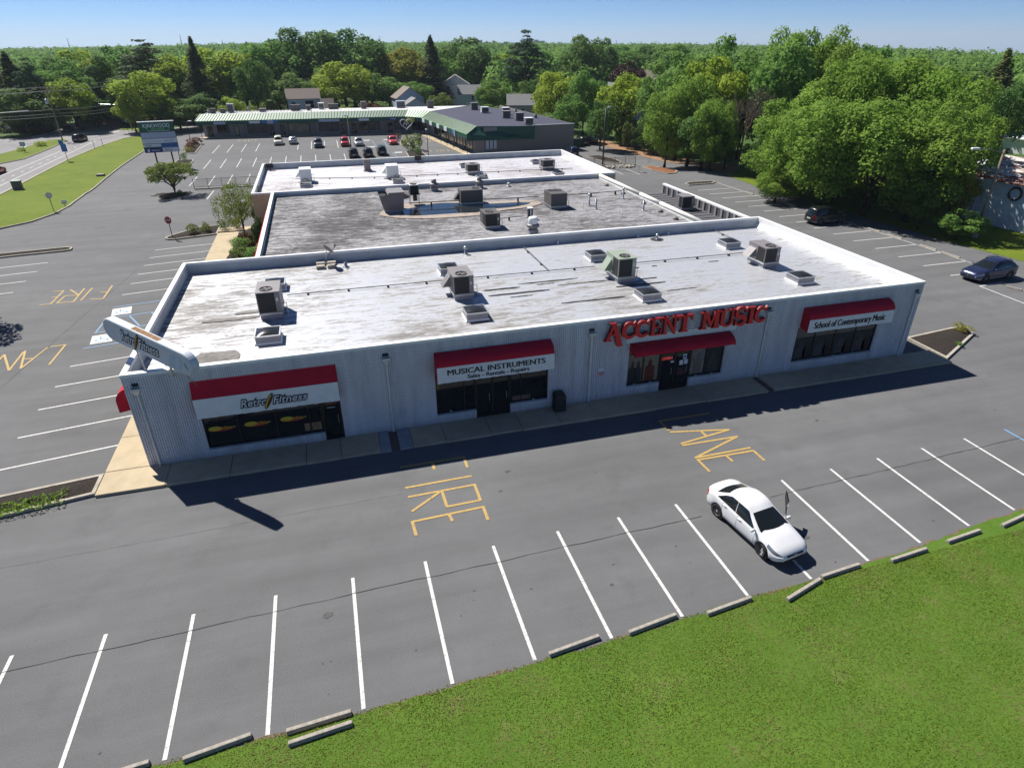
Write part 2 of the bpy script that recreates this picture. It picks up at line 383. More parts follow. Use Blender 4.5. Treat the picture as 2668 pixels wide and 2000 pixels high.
M['mallwall'] = plain('grey_brick_wall', (.27, .25, .24), .9, var=.12, scale=6); M['mallwarm'] = plain('pink_grey_wall', (.36, .28, .26), .9, var=.1, scale=6)
M['mallroof'] = plain('white_ribbed_roof', (.60, .58, .57), .6, .1, var=.1, scale=1.2); M['navyroof'] = plain('navy_membrane_roof', (.038, .042, .075), .8, var=.12, scale=.6)
M['signwhite'] = plain('white_sign_face', (.70, .72, .76), .5, var=.05); M['signblue'] = plain('blue_sign_face', (.03, .16, .42), .5, var=.06); M['signnavy'] = plain('navy_sign_face', (.02, .04, .18), .5, var=.06)
M['signgreen'] = plain('green_sign_face', (.012, .115, .055), .5, var=.08); M['signyellow'] = plain('yellow_banner', (.62, .52, .02), .6, var=.06); M['signred'] = plain('red_sign_face', (.36, .015, .02), .5, var=.06)
M['signgrey'] = plain('pale_blue_grey_face', (.42, .48, .58), .5, var=.05); M['limegreen'] = plain('light_green_ink', (.22, .5, .2), .6)
M['steel'] = plain('dark_steel', (.05, .05, .052), .5, .4, var=.15); M['wood'] = plain('weathered_pole_wood', (.20, .155, .12), .9, var=.25, scale=6); M['greypole'] = plain('grey_pole', (.30, .29, .28), .6, .3, var=.12)
M['wire'] = plain('grey_cable', (.22, .22, .22), .6, .2, var=.05)
M['bark'] = plain('bark', (.085, .065, .05), .95, var=.3, scale=5, spec=.1); M['deadbark'] = plain('dead_branch', (.20, .15, .13), .95, var=.25, scale=5, spec=.1)
M['maple'] = leaf_mat('maple_leaves', (0.063, 0.135, 0.021), (0.26, 0.418, 0.067)); M['lime'] = leaf_mat('yellow_green_leaves', (0.11, 0.196, 0.019), (0.373, 0.487, 0.058)); M['oak'] = leaf_mat('dark_green_leaves', (0.035, 0.095, 0.026), (0.124, 0.245, 0.058))
M['mid'] = leaf_mat('mid_green_leaves', (0.056, 0.136, 0.031), (0.185, 0.347, 0.075)); M['pine'] = leaf_mat('pine_needle_leaves', (0.028, 0.071, 0.034), (0.075, 0.144, 0.061), trans=.15); M['spruce'] = leaf_mat('spruce_leaves', (0.023, 0.052, 0.023), (0.074, 0.115, 0.045), trans=.12)
M['arbor'] = leaf_mat('arborvitae_leaves', (0.03, 0.072, 0.021), (0.088, 0.148, 0.04), trans=.15); M['gold'] = leaf_mat('yellowing_leaves', (0.121, 0.14, 0.022), (0.327, 0.31, 0.054)); M['rust'] = leaf_mat('reddish_shrub_leaves', (.09, .03, .02), (.19, .075, .05), trans=.2); M['pear'] = leaf_mat('olive_leaves', (0.066, 0.113, 0.022), (0.203, 0.259, 0.065))
M['purple'] = leaf_mat('purple_leaves', (.04, .02, .02), (.085, .04, .04), trans=.2)
M['shingle'] = plain('brown_grey_shingles', (.21, .175, .155), .95, var=.15, scale=8); M['greyshingle'] = plain('grey_shingles', (.22, .22, .22), .95, var=.15, scale=8); M['siding'] = plain('pale_siding', (.52, .54, .55), .7, var=.06, scale=2); M['bluesiding'] = plain('blue_grey_siding', (.36, .44, .52), .7, var=.06, scale=2); M['housewhite'] = plain('white_trim', (.72, .72, .70), .6, var=.05)
M['barnwall'] = plain('pale_blue_metal_wall', (.62, .69, .76), .6, .1, var=.12, scale=1.5); M['brick'] = plain('brown_brick', (.16, .10, .085), .9, var=.2, scale=9)
def rusty():
    m = N('rusty_striped_roof'); v = m.world((.9, .16, 1), (0, 0, .2)); f = m.noise(v, 1.6, 4, .6)
    return m.set(m.mix(m.ramp(f, [(.46, 0.0), (.54, 1.0)]), (.55, .53, .50), (.20, .065, .035)), .7)
M['rusty'] = rusty()
# ------------------------------------------------------------------ terrain out to the horizon
RIDGE = [(-0.5023, 0.00947), (-0.3448, 0.00731), (-0.2418, 0.00618), (-0.0696, 0.00293), (0.0943, 0.00273), (0.3398, 0.00548), (0.5875, 0.00741), (0.7784, 0.01164), (0.899, 0.01977), (1.067, 0.02595)]
def ridge(az):
    return float(np.interp(az, [a for a, s in RIDGE], [s for a, s in RIDGE]))
def FZ(x, y):
    dx, dy = x-CAM.x, y-CAM.y; r = math.hypot(dx, dy)
    z = TZ(x, y)
    if r > 240 and dy > 0:
        t = CAM.z - 11.5 - ridge(math.atan2(dx, dy))*r + 5.0*(mnoise.noise((x*.0016, y*.0016, 3)))*min(1, r/2500)
        k = sstep(240, 900, r); z = z*(1-k) + t*k
    return z
XL = [-6000, -4000, -2600, -1800, -1200, -800, -500, -320, -200, -120, -80, -50, -30, -20, -12, -11, -10, -9, -8, -7.2, 0, 20, 40, 58.5, 59.5, 60.5, 62, 75, 95, 120, 180, 260, 400, 600, 900, 1300, 1900, 2700, 3800, 5200, 7000]
YL = sorted(set([-120, -60, -30, 0, 30, 50] + [float(q) for q in np.arange(56, 87, 3.0)] + [68.6, 69.0, 95, 120, 150, 190, 240, 300, 380, 480, 600, 760, 960, 1200, 1500, 1900, 2400, 3000, 3800, 4800, 6000, 7500]))
mb = MB(); nx = len(XL)
for y in YL:
    for x in XL: mb.v.append((x, y, FZ(x, y)-.07))
for j in range(len(YL)-1):
    for i in range(nx-1): a = j*nx+i; mb.f.append((a, a+1, a+nx+1, a+nx))
tag(mb.build('ground', M['field'], smooth=True), kind='structure')
# ------------------------------------------------------------------ lot, lawns, roads
EDGE = [(-60, -15.9), (-20, -15.7), (3.8, -15.42), (7.1, -15.45), (9.8, -15.38), (12.5, -15.27), (15.7, -15.14), (18.1, -15.05), (21, -14.87), (23.7, -14.67), (25, -14.72), (29.2, -14.43), (37.4, -13.65), (60, -12.2), (74, -11.2)]
M['soil'] = plain('dry_soil', (.15, .115, .08), .95, var=.35, scale=8, spec=.1)
rng = random.Random(3)
edge2 = []
for i in range(len(EDGE)-1):
    a, b = EDGE[i], EDGE[i+1]; n = max(1, int(math.hypot(b[0]-a[0], b[1]-a[1])/.45))
    for k in range(n):
        t = k/n; edge2.append((a[0]+(b[0]-a[0])*t, a[1]+(b[1]-a[1])*t + rng.uniform(-.06, .07)))
edge2.append(EDGE[-1])
RE = [(72.5, 0), (70.2, 12), (69.0, 20), (67.8, 38), (67.0, 48), (67.6, 56), (69.4, 64), (71.4, 72), (70.6, 82), (69.4, 92), (68.2, 101), (67, 118), (66, 150)]
KERB = [(-34, 47.5), (-28, 49.6), (-24, 52.2), (-21.8, 54.6), (-20.6, 58.5), (-20.8, 64), (-22.3, 72), (-23.6, 79.3), (-24.4, 93.5), (-24.8, 105.5), (-24.85, 115.4), (-24.7, 127), (-24.2, 138)]
ROADR = [(-36.1, 20), (-36.1, 84.3), (-36.5, 105), (-36.6, 117.5), (-35.8, 133), (-33.8, 147), (-30.6, 152.6)]
lot = [(-60, -15.95)] + edge2[1:] + RE + [(40, 160), (-20, 163), (-28, 156), (-24.3, 138)] + list(reversed(KERB))[1:] + [(-40, 46), (-60, 45)]
LOT = tag(sheet('parking_lot', lot, 0.0, M['asphalt']), kind='structure')
tag(sheet('lawn', [(-60, -60), (90, -60), (90, -10.2)] + list(reversed(edge2)), .012, M['grass'], cut=False), kind='structure')
so_ = []
for x, y in edge2[1:-1]: so_.append((x, y+rng.uniform(.0, .17)*(1 if rng.random() < .75 else 0)))
tag(sheet('soil_fringe', [(q[0], q[1]-.3) for q in edge2[1:-1]]+list(reversed(so_)), .005, M['soil'], cut=False), kind='structure')
tag(sheet('grass_verge', KERB + [(-30.6, 152.6)] + list(reversed(ROADR))[1:] + [(-36.1, 47)], .03, M['verge']), kind='structure')
tag(sheet('grass_strip', RE[:7] + [(72, 64), (95, 60), (100, 5), (95, -8), (74, -11)], .02, M['verge']), kind='structure')
tag(sheet('needle_bed', RE[5:12] + [(70.5, 118), (73.5, 101), (75, 90), (76, 82), (76, 72), (73.5, 62)], .025, M['needles']), kind='structure')
road = [(-76, -20), (-36.1, -20)] + ROADR + [(-27, 156), (-19, 163), (-21, 172), (-31.86, 159.03), (-39.29, 166.47), (-44.91, 204.12), (-49.46, 230.22), (-62, 330), (-70, 330), (-51.96, 226.56), (-48.81, 198.19), (-53.63, 186.64), (-56.14, 182.92), (-54.13, 171.14), (-55.83, 155.52), (-76, 156)]
ROAD = tag(sheet('road', road, .006, M['road']), kind='structure')
med = [(-51.8, 60), (-47.2, 60), (-47.1, 115), (-44.8, 120), (-44.6, 135), (-45.1, 147.2), (-46.8, 149.5), (-49.4, 148.6), (-50.4, 136), (-51.8, 128)]
mo = thing('median', None, None); tag(mo, kind='structure')
sheet('grass_top', med, .12, M['verge'], mo)
def kerbring(poly, wd=.15, hh=.14, name='kerb', parent=None, mat=None, step=2.2, inner=True):
    poly = densify(ccw(poly), step); ins = offset_loop(poly, wd); mb = MB(); n = len(poly)
    for i in range(n):
        j = (i+1) % n; a, b, c, d = poly[i], poly[j], ins[j], ins[i]
        za, zb, zc, zd_ = [TZ(*q) for q in (a, b, c, d)]
        mb.poly([(*a, za-.05), (*b, zb-.05), (*b, zb+hh), (*a, za+hh)]); mb.poly([(*a, za+hh), (*b, zb+hh), (*c, zc+hh), (*d, zd_+hh)])
        if inner: mb.poly([(*d, zd_+hh), (*c, zc+hh), (*c, zc-.05), (*d, zd_-.05)])
    return mb.build(name, mat or M['kerb'], parent), ins
kerbring(med, .15, .15, parent=mo)
def kerbline(path, wd=.16, hh=.15, parent=None, name='kerb'):
    o = []
    for i in range(len(path)-1):
        a, b = path[i], path[i+1]; n = max(1, int(math.hypot(b[0]-a[0], b[1]-a[1])/3.0))
        for k in range(n): o.append((a[0]+(b[0]-a[0])*k/n, a[1]+(b[1]-a[1])*k/n))
    o.append(path[-1]); mb = MB()
    L_, R_ = [], []
    for i, q in enumerate(o):
        d = Vector(o[min(i+1, len(o)-1)])-Vector(o[max(i-1, 0)]); d.normalize(); nn = Vector((-d.y, d.x))*wd*.5
        L_.append((q[0]+nn.x, q[1]+nn.y)); R_.append((q[0]-nn.x, q[1]-nn.y))
    for i in range(len(o)-1):
        z0, z1 = TZ(*o[i]), TZ(*o[i+1]); t0, t1 = z0+hh, z1+hh; b0, b1 = z0-.05, z1-.05
        mb.poly([(*R_[i], t0), (*R_[i+1], t1), (*L_[i+1], t1), (*L_[i], t0)])
        mb.poly([(*R_[i], b0), (*R_[i+1], b1), (*R_[i+1], t1), (*R_[i], t0)]); mb.poly([(*L_[i+1], b1), (*L_[i], b0), (*L_[i], t0), (*L_[i+1], t1)])
    mb.poly([(*L_[0], TZ(*o[0])), (*R_[0], TZ(*o[0])), (*R_[0], TZ(*o[0])+hh), (*L_[0], TZ(*o[0])+hh)])
    return mb.build(name, M['kerb'], parent)
tag(kerbline(KERB, .17, .15), kind='structure')
tag(kerbline(ROADR, .35, .10, name='road_kerb'), kind='structure')
def island(name, poly, bed='mulch', hh=.14):
    e = thing(name, None, None); tag(e, kind='structure'); k, ins = kerbring(poly, .16, hh, parent=e)
    mb = MB(); b = bmesh.new(); vs = [b.verts.new((x, y, TZ(x, y)+hh-.03)) for x, y in ins]; b.faces.new(vs); bmesh.ops.triangulate(b, faces=b.faces[:])
    bmesh.ops.subdivide_edges(b, edges=b.edges[:], cuts=2, use_grid_fill=True)
    for v in b.verts:
        if not v.is_boundary: v.co.z += .10+.06*mnoise.noise(v.co*1.3)
    me = bpy.data.meshes.new('planting_bed'); b.to_mesh(me); b.free(); me.materials.append(M[bed]); me.polygons.foreach_set('use_smooth', [True]*len(me.polygons))
    link('planting_bed', me, e); return e
island('triangular_island', [(46.55, 2.0), (50.65, 2.46), (51.6, 2.5), (51.95, 2.2), (51.52, 1.25), (46.5, -1.3)])
island('kerb_island', [(-1.12, -1.6), (-1.12, -.05), (-5.16, -.6), (-14, -1.75), (-14, -3.7), (-4.57, -2.2)])
island('kerb_island', [(-6.05, 42.7), (-5.7, 42.3), (-5, 42.2), (-1.12, 43.15), (-1.12, 47.0), (-3.3, 46.6), (-5.5, 44.1), (-6.0, 43.3)])
island('kerb_island', [(-24, 39.2), (-18.65, 40.3), (-14.5, 40.85), (-14.05, 41.1), (-14.1, 41.8), (-14.7, 42.2), (-24, 41.0)])
island('kerb_island', [(-13.2, 71.6), (-12.6, 70.9), (-10.5, 70.3), (-8.6, 72), (-8.5, 75.4), (-9.2, 76.2), (-12.6, 74.5)])
island('kerb_island', [(-16.12, 104.82), (-16.19, 109.59), (-13.39, 109.56), (-13.08, 108.23), (-12.97, 99.42), (-14.51, 99.18)])
island('kerb_island', [(-16.41, 119.14), (-14.13, 117.74), (-14.46, 129.81), (-16.05, 136.16), (-17.82, 135.0)])
island('kerb_island', [(59.13, 91.61), (62.21, 91.71), (63.19, 86.81), (62.9, 83.18), (61.63, 81.13), (60.14, 84.81)])
island('kerb_island', [(58.73, 66.84), (63.8, 74.69), (64.23, 68.21), (63.08, 63.07), (61.46, 60.8), (59.97, 60.38), (58.92, 63.76)], 'redmulch')
island('kerb_island', [(58.27, 52.49), (59.47, 53.35), (62.95, 53.23), (63.19, 52.54), (62.11, 51.63), (58.44, 51.54)])
island('kerb_island', [(28.16, 126.84), (28.7, 119.3), (28.28, 116.18), (26.89, 116.61), (27.0, 120.24)])
island('kerb_island', [(26.57, 107.49), (29.75, 106.87), (30.02, 99.99), (30.4, 97.5), (26.2, 97.5)])
mb = MB(); mb.lathe([(2.0, .0), (1.9, .1), (1.4, .2), (.4, .26), (.01, .27)], 22, (-8.9, 66.0), cap=False)
tag(mb.build('mulch_ring', M['mulch'], smooth=True, loc=(0, 0, -.16)), kind='structure')
# planting bed beside the middle store
bed = [(.75, 17.2), (5.2, 17.2), (5.2, 37.9), (3.4, 37.9), (3.4, 44), (1.9, 44.2), (1.0, 42), (1.3, 38), (.75, 34)]
tag(sheet('planting_bed', bed, .16, M['mulch'], cut=False), kind='structure')
# ------------------------------------------------------------------ sidewalks, slab by slab
walk = thing('sidewalk', None, None); tag(walk, kind='structure')
J = [-1.1, 1.75, 4.5, 7.9, 9.54, 11.42, 11.93, None, 12.33, 12.99, 14.64, 17.0, 18.65, 20.75, 22.8, 26.17, 29.28, 33.26, None, 33.64, 35.9, 38.4, 42.1, 46.4]
rng = random.Random(5)
for a, b in zip(J[:-1], J[1:]):
    if a is None or b is None: continue
    dz = rng.uniform(-.018, .012); dy = rng.uniform(-.03, .03)
    gm = M['walkgrey'] if (b-a) < .7 and a > 11 else M['walk']
    MB().box(a+.012, b-.012, -1.78+dy, -.006, -.1, .135+dz).build('slab', gm, walk, bevel=.02)
MB().box(11.94, 12.32, -1.7, -.01, -.1, .05).build('drain_strip', M['brick'], walk)
MB().box(33.27, 33.63, -1.7, -.01, -.1, .05).build('drain_strip', M['brick'], walk)
y = 0.02
while y < 43.2:
    y2 = min(43.3, y+3.02); dz = rng.uniform(-.006, .006)
    MB().box(-1.1, .785 if y < 17 else 1.0, y+.01, y2-.01, -.1, .135+dz).build('slab', M['walk'], walk, bevel=.015)
    y = y2
MB().box(-1.1, 4.0, 43.9, 45.4, -.1, .13).build('slab', M['walk'], walk, bevel=.015)
M['oil'] = plain('oil_stain', (.07, .068, .068), .75, var=.3, scale=6)
rng = random.Random(15)
for k in range(34):      # oil drips in the bays
    i = rng.randrange(0, 17); x = -1.4+2.743*(i+.5)+rng.uniform(-.6, .6); y = rng.uniform(-14.6, -11.2); rr_ = rng.choice([.02, .03, .04, .05, .09])*rng.uniform(.7, 1.5)
    if k > 24: x, y = rng.uniform(-10, 45), rng.uniform(-9, -3)
    q = [(x+rr_*rng.uniform(.6, 1.4)*math.cos(R(40*j))*1.4, y+rr_*rng.uniform(.6, 1.4)*math.sin(R(40*j))) for j in range(9)]
    MB().poly([(a, b, .009) for a, b in q]).build('oil_stain', M['oil'], LOT)
# ------------------------------------------------------------------ painted markings (each line a piece of the lot)
def line(a, b, m='white', wd=.125, dz=.012, par=None): return sheet('painted_line', strip(a, b, wd), dz, M[m], par or LOT)
for i in range(-1, 19):
    x = -1.398+2.743*i; yt = -10.16+.0373*i*2.743
    yb = float(np.interp(x, [e[0] for e in EDGE], [e[1] for e in EDGE]))+.12
    line((x, yt), (x, yb), 'blue' if i >= 16 else 'white')
def seam(a, b, wd=.013, amp=.05, n=60):
    mb = MB(); r_ = random.Random(int(a[0]*7+b[1]*3)); L_ = []
    dx, dy = b[0]-a[0], b[1]-a[1]; ll = math.hypot(dx, dy); nx_, ny_ = -dy/ll, dx/ll; o = 0
    for k in range(n+1):
        o = o*.7+r_.uniform(-amp, amp)*.5; t = k/n; w_ = wd*r_.uniform(.45, 1.3)
        q = (a[0]+dx*t+nx_*o, a[1]+dy*t+ny_*o); L_.append((q, w_))
    for (q, w1), (q2, w2) in zip(L_[:-1], L_[1:]):
        mb.poly([(q[0]-nx_*w1, q[1]-ny_*w1, TZ(*q)+.016), (q2[0]-nx_*w2, q2[1]-ny_*w2, TZ(*q2)+.016), (q2[0]+nx_*w2, q2[1]+ny_*w2, TZ(*q2)+.016), (q[0]+nx_*w1, q[1]+ny_*w1, TZ(*q)+.016)])
    return mb.build('pavement_crack', M['tarseam'], LOT)
M['tarseam'] = plain('crack_filler', (.07, .068, .068), .8, var=.2)
seam((-3, -10.85), (24, -10.25)); seam((27.5, -9.95), (46, -9.2)); seam((-6, -5.6), (12, -5.2), .005); seam((-9.9, 6), (-6.6, 33), .01); seam((-15, 45.5), (-1.5, 46.6), .014); seam((-16, 88), (6, 100), .02)
YL_ = [1.75, 4.7, 7.6, 10.33, 13.07, 15.81, 18.39, 21.02, 23.41, 26.18, 28.88, 31.37, 33.89, 36.33, 38.88]
for k, y in enumerate(YL_): line((-6.26, y), (-1.16, y+.82), 'blue' if 5 <= k <= 8 else 'white', .11)
line((-6.2, 18.45), (-6.15, 21.0), 'blue', .11)
for t in (0, .32, .64): line((-6.1+5*t*.9, 20.9+.8*t), (-5.0+5*t*.9, 18.7+.8*t), 'blue', .11)
def pad(x, y, ang, w_=1.3, h_=1.5):
    c, s = math.cos(ang), math.sin(ang); P = lambda u, v: (x+u*c-v*s, y+u*s+v*c)
    sheet('painted_pad', [P(-w_/2, -h_/2), P(w_/2, -h_/2), P(w_/2, h_/2), P(-w_/2, h_/2)], .010, M['white'], LOT)
    # wheelchair symbol
    line(P(-.1, .45), P(-.1, -.05), 'blue', .1, .014); line(P(-.1, -.05), P(.3, -.1), 'blue', .1, .014); line(P(.3, -.1), P(.42, -.5), 'blue', .1, .014)
    n = 10; q = [P(.02+.38*math.cos(R(150+22*i)), -.18+.38*math.sin(R(150+22*i))) for i in range(n)]
    for a, b in zip(q[:-1], q[1:]): line(a, b, 'blue', .08, .015)
pad(-5.45, 22.35, .16); pad(-5.5, 17.2, .16); pad(43.9, -10.6, 0)
for y in (37.4, 34.77, 32.1, 29.28, 26.41, 23.6, 20.8): line((-14.9, y), (-21, y-1.0))
RS = [(58.04, 63.0, 48.4), (58.27, 63.2, 45.9), (58.5, 63.4, 43.35), (58.8, 63.5, 40.88), (59.0, 63.7, 38.4), (59.3, 63.8, 35.8), (59.37, 64, 33.05), (59.6, 64.2, 30.4), (59.8, 64.5, 27.75), (60.08, 64.8, 25.17), (60.26, 65.0, 22.48), (60.35, 65.3, 19.74), (60.34, 65.2, 16.94), (60.43, 65.25, 14.2), (60.49, 65.2, 11.46)]
for a, b, y in RS: line((a, y), (b, y), 'white', .12)
pl = [(63.3, 52.2), (63.5, 44), (64.0, 38.5), (64.7, 35), (65.1, 25), (65.25, 17.6), (65.2, 9.8), (65.1, 4)]
for a, b in zip(pl[:-1], pl[1:]): line(a, b, 'white', .1)
line((60.5, 8.7), (63.2, 8.9)); line((60.5, 8.7), (60.2, 2.5)); line((53.3, 66.5), (53.3, 61.8)); line((55.6, 65.8), (55.7, 61))
for y in (4.1, 10.6, 13.4): line((46.6, y), (49.2, y+.1))
for k in range(0, 13):
    x = -10.92+2.743*k
    if k in (4, 5): continue
    if k <= 10: line((x, 117.3), (x+.1, 129), 'white' if k < 11 else 'blue', .13)
line((-10.9, 123.0), (16, 122.4), 'white', .06)
for k in range(0, 10): x = -10.15+2.743*k; line((x, 98.6), (x, 108.9), 'white', .13)
line((-15, 103.9), (14, 103.6), 'white', .06)
for k in range(0, 6): x = -10.15+2.78*k; line((x, 82.9), (x, 91.2), 'white', .13)
line((-4.28, 67.0), (-4.46, 61.6))
line((21.48, 127.57), (21.65, 115.87), 'blue'); line((23.85, 127.28), (24.01, 115.53), 'blue'); line((23.85, 108.15), (24.29, 101.26), 'blue')
for q in ((20.28, 127.06), (20.52, 116.61), (24.93, 126.95), (25.13, 107.41)): sheet('painted_pad', [(q[0]-.75, q[1]-.6), (q[0]+.75, q[1]-.6), (q[0]+.75, q[1]+.6), (q[0]-.75, q[1]+.6)], .012, M['white'], LOT)
def strokes(lst, m='yellow', wd=.13, dz=.013, name='fire_lane_letter'):
    for grp in lst:
        mb = MB()
        for n_, (a, b) in enumerate(grp): mb.poly([(x, y, TZ(x, y)+dz+.0009*n_) for x, y in strip(a, b, wd)])
        mb.build(name, M[m], LOT)
strokes([[((12.15, -3.22), (15.25, -3.22)), ((15.2, -3.2), (15.2, -4.1)), ((13.67, -3.2), (13.67, -3.82))],
 [((12.17, -4.85), (15.24, -4.8))],
 [((12.2, -5.53), (15.28, -5.48)), ((15.23, -5.45), (15.23, -6.66)), ((15.25, -6.62), (13.7, -6.66)), ((13.72, -5.5), (13.74, -6.66)), ((13.72, -5.5), (12.23, -6.56))],
 [((12.1, -7.22), (15.24, -7.1)), ((12.16, -7.2), (12.2, -8.1)), ((15.24, -7.05), (15.24, -7.98)), ((13.73, -7.15), (13.79, -7.65))],
 [((28.81, -2.89), (25.77, -2.87)), ((25.83, -2.85), (25.85, -3.85))],
 [((25.84, -3.98), (28.9, -4.62)), ((28.9, -4.62), (25.85, -5.1)), ((27.42, -4.28), (27.43, -4.8))],
 [((25.84, -5.25), (28.95, -5.3)), ((28.93, -5.3), (25.9, -6.38)), ((25.88, -6.38), (28.97, -6.36))],
 [((25.88, -6.56), (28.97, -6.62)), ((25.94, -6.56), (25.98, -7.55)), ((28.95, -6.6), (28.97, -7.5)), ((27.44, -6.62), (27.47, -7.14))],
 [((-7.62, 28.9), (-7.5, 25.6)), ((-7.5, 25.65), (-8.49, 25.84)), ((-7.6, 27.3), (-8.13, 27.32))],
 [((-9.03, 28.7), (-9.09, 25.72))],
 [((-9.63, 28.75), (-9.55, 25.5)), ((-9.54, 25.55), (-10.68, 25.61)), ((-10.68, 25.58), (-10.58, 27.2)), ((-10.57, 27.2), (-9.6, 27.08)), ((-9.6, 27.1), (-10.64, 28.7))],
 [((-11.08, 28.65), (-11.09, 25.5)), ((-11.09, 25.55), (-11.84, 25.5)), ((-11.05, 28.6), (-11.86, 28.56)), ((-11.08, 27.1), (-11.5, 27.08))],
 [((-8.44, 16.7), (-7.52, 16.78)), ((-7.57, 16.8), (-7.6, 13.7))],
 [((-8.56, 16.64), (-9.11, 13.59)), ((-9.11, 13.6), (-9.8, 16.45)), ((-9.45, 15.1), (-8.87, 15.0))],
 [((-9.85, 16.3), (-9.7, 13.5)), ((-9.7, 13.5), (-10.9, 16.2)), ((-10.9, 16.2), (-10.85, 13.3))],
 [((-11.3, 16.1), (-11.2, 13.3)), ((-11.3, 16.05), (-12.1, 15.95)), ((-11.2, 13.35), (-12.0, 13.2)), ((-11.25, 14.7), (-11.7, 14.6))]])
# faded letters in the lower lot
for z_, x0, x1 in (((31.61, 105.94), 0, 1), ((31.61, 119.86), 0, 1), ((-7.43, 133.49), 0, 1)):
    x, y = z_
    strokes([[((x, y), (x, y+2.6)), ((x, y+2.6), (x+.7, y+2.6)), ((x, y+1.4), (x+.5, y+1.4))], [((x+1.4, y), (x+1.4, y+2.6))], [((x+2.1, y), (x+2.1, y+2.6)), ((x+2.1, y+2.6), (x+2.9, y+2.6)), ((x+2.9, y+2.6), (x+2.9, y+1.4)), ((x+2.1, y+1.4), (x+2.9, y)), ((x+2.1, y+1.4), (x+2.9, y+1.4))], [((x+3.6, y), (x+3.6, y+2.6)), ((x+3.6, y+2.6), (x+4.3, y+2.6)), ((x+3.6, y), (x+4.3, y)), ((x+3.6, y+1.4), (x+4.1, y+1.4))]], 'faint', .14, .014, 'faded_letter')
# road markings
for a, b in (((-38.9, 20), (-38.8, 145)), ((-43.1, 60), (-41.4, 134))): line(a, b, 'white', .16, .02, ROAD)
for k in range(22): y = 50+4.2*k; line((-40.2, y), (-40.15, y+1.3), 'white', .16, .02, ROAD)
for k in range(11): x = -55.5+1.65*k; yy = 157+.22*k*1.65; line((x, yy), (x+.9, yy+2.2), 'white', .55, .02, ROAD)
for k in range(5): x = -36.5+1.5*k; yy = 162+.3*k; line((x, yy), (x+1.0, yy+2.0), 'white', .5, .02, ROAD)
for a in (0, .5, 1.0, 1.5): line((-52.8+2.0*math.sin(a-.5), 139+4*math.cos(a-.2)), (-52.8+2.0*math.sin(a), 139+4*math.cos(a+.3)), 'white', .2, .02, ROAD)
# ------------------------------------------------------------------ the long store building
XL0, XR0, HP, ZR = .79, 44.3, 4.945, 4.2
store = thing('retail_building', 'long flat roofed grey ribbed block store with red awnings and white parapet coping', 'building', (22, 20, 0))
store.location = (0, 0, 0)
BAY = [dict(x0=3.5, x1=9.8, mull=[5.0, 6.7, 8.25], door=(8.87, 9.8), sill=.56), dict(x0=14.52, x1=20.55, mull=[16.02, 19.05], door=(16.6, 18.46), sill=.60), dict(x0=25.15, x1=31.16, mull=[26.15, 30.05], door=(27.18, 29.06), sill=.68), dict(x0=35.87, x1=41.65, mull=[37.3, 38.75, 40.2], door=None, sill=.70)]
TOPW = 2.95
def openings():
    o = []
    for b in BAY:
        if b['door'] is None: o.append((b['x0'], b['x1'], b['sill']))
        else:
            d0, d1 = b['door']
            if d0 > b['x0']+.1: o.append((b['x0'], d0, b['sill']))
            o.append((d0, d1, .10))
            if d1 < b['x1']-.1: o.append((d1, b['x1'], b['sill']))
    return o
OP = openings()
wb = MB(); xs = sorted({XL0, XR0} | {v for o in OP for v in o[:2]})
for a, b in zip(xs[:-1], xs[1:]):
    op = [o for o in OP if o[0] <= a+1e-4 and o[1] >= b-1e-4]
    if op:
        if op[0][2] > .11: wb.box(a, b, 0, .22, 0, op[0][2])
        wb.box(a, b, 0, .22, TOPW, 4.9)
    else: wb.box(a, b, 0, .22, 0, 4.9)
x = XL0+.01
while x < XR0-.06:
    zs = [(.0, 4.82)]
    for o in OP:
        if x+.062 > o[0] and x < o[1]: zs = [(TOPW, 4.82)] + ([(.0, o[2])] if o[2] > .11 else [])
    for z0, z1 in zs:
        n = len(wb.v); y = -.05
        wb.v += [(x, 0, z0), (x+.006, y, z0), (x+.056, y, z0), (x+.062, 0, z0), (x, 0, z1), (x+.006, y, z1), (x+.056, y, z1), (x+.062, 0, z1)]
        for q in ((0, 1, 5, 4), (1, 2, 6, 5), (2, 3, 7, 6), (4, 5, 6, 7)): wb.f.append(tuple(n+i for i in q))
    x += .1016
wb.build('front_wall', M['ribbed'], store)
# side, back and middle walls
def rib_x(x, y0, y1, z0, z1, sgn, mat, pitch=.1016):
    mb = MB()
    if sgn < 0: mb.box(x, x+.22, y0, y1, 0, z1)
    else: mb.box(x-.22, x, y0, y1, 0, z1)
    y = y0+.03
    while y < y1-.07:
        a, b = (x-.03, x) if sgn < 0 else (x, x+.03); mb.box(min(a, b), max(a, b), y, y+.055, z0, z1-.08); y += pitch
    return mb.build('wall', mat, store)
rib_x(XL0, .225, 16.55, 0, 4.9, -1, M['tanblock']); rib_x(XR0, .225, 16.55, 0, 4.9, 1, M['ribbed'])
MB().box(XL0+.225, XR0-.225, 16.33, 16.55, 0, 4.9).build('wall', M['parapet'], store)
MB().box(5.3, 5.55, 16.555, 37.995, 0, 4.9).build('wall', M['tanblock'], store)
MB().box(39.05, 39.3, 16.555, 37.995, 0, 4.62).build('wall', M['coping'], store)
rib_x(3.48, 38.0, 55.4, 0, 4.9, -1, M['tanblock'], .2)
mb = MB(); mb.box(3.705, 41.1, 38.0, 38.25, 0, 4.9)
x = 3.5
while x < 5.2: mb.box(x, x+.11, 37.97, 38.0, .0, 4.82); x += .2
mb.build('wall', M['tanblock'], store)
MB().box(3.705, 40.87, 55.17, 55.4, 0, 4.9).build('wall', M['parapet'], store)
MB().box(40.875, 41.1, 38.255, 55.4, 0, 4.9).build('wall', M['coping'], store)
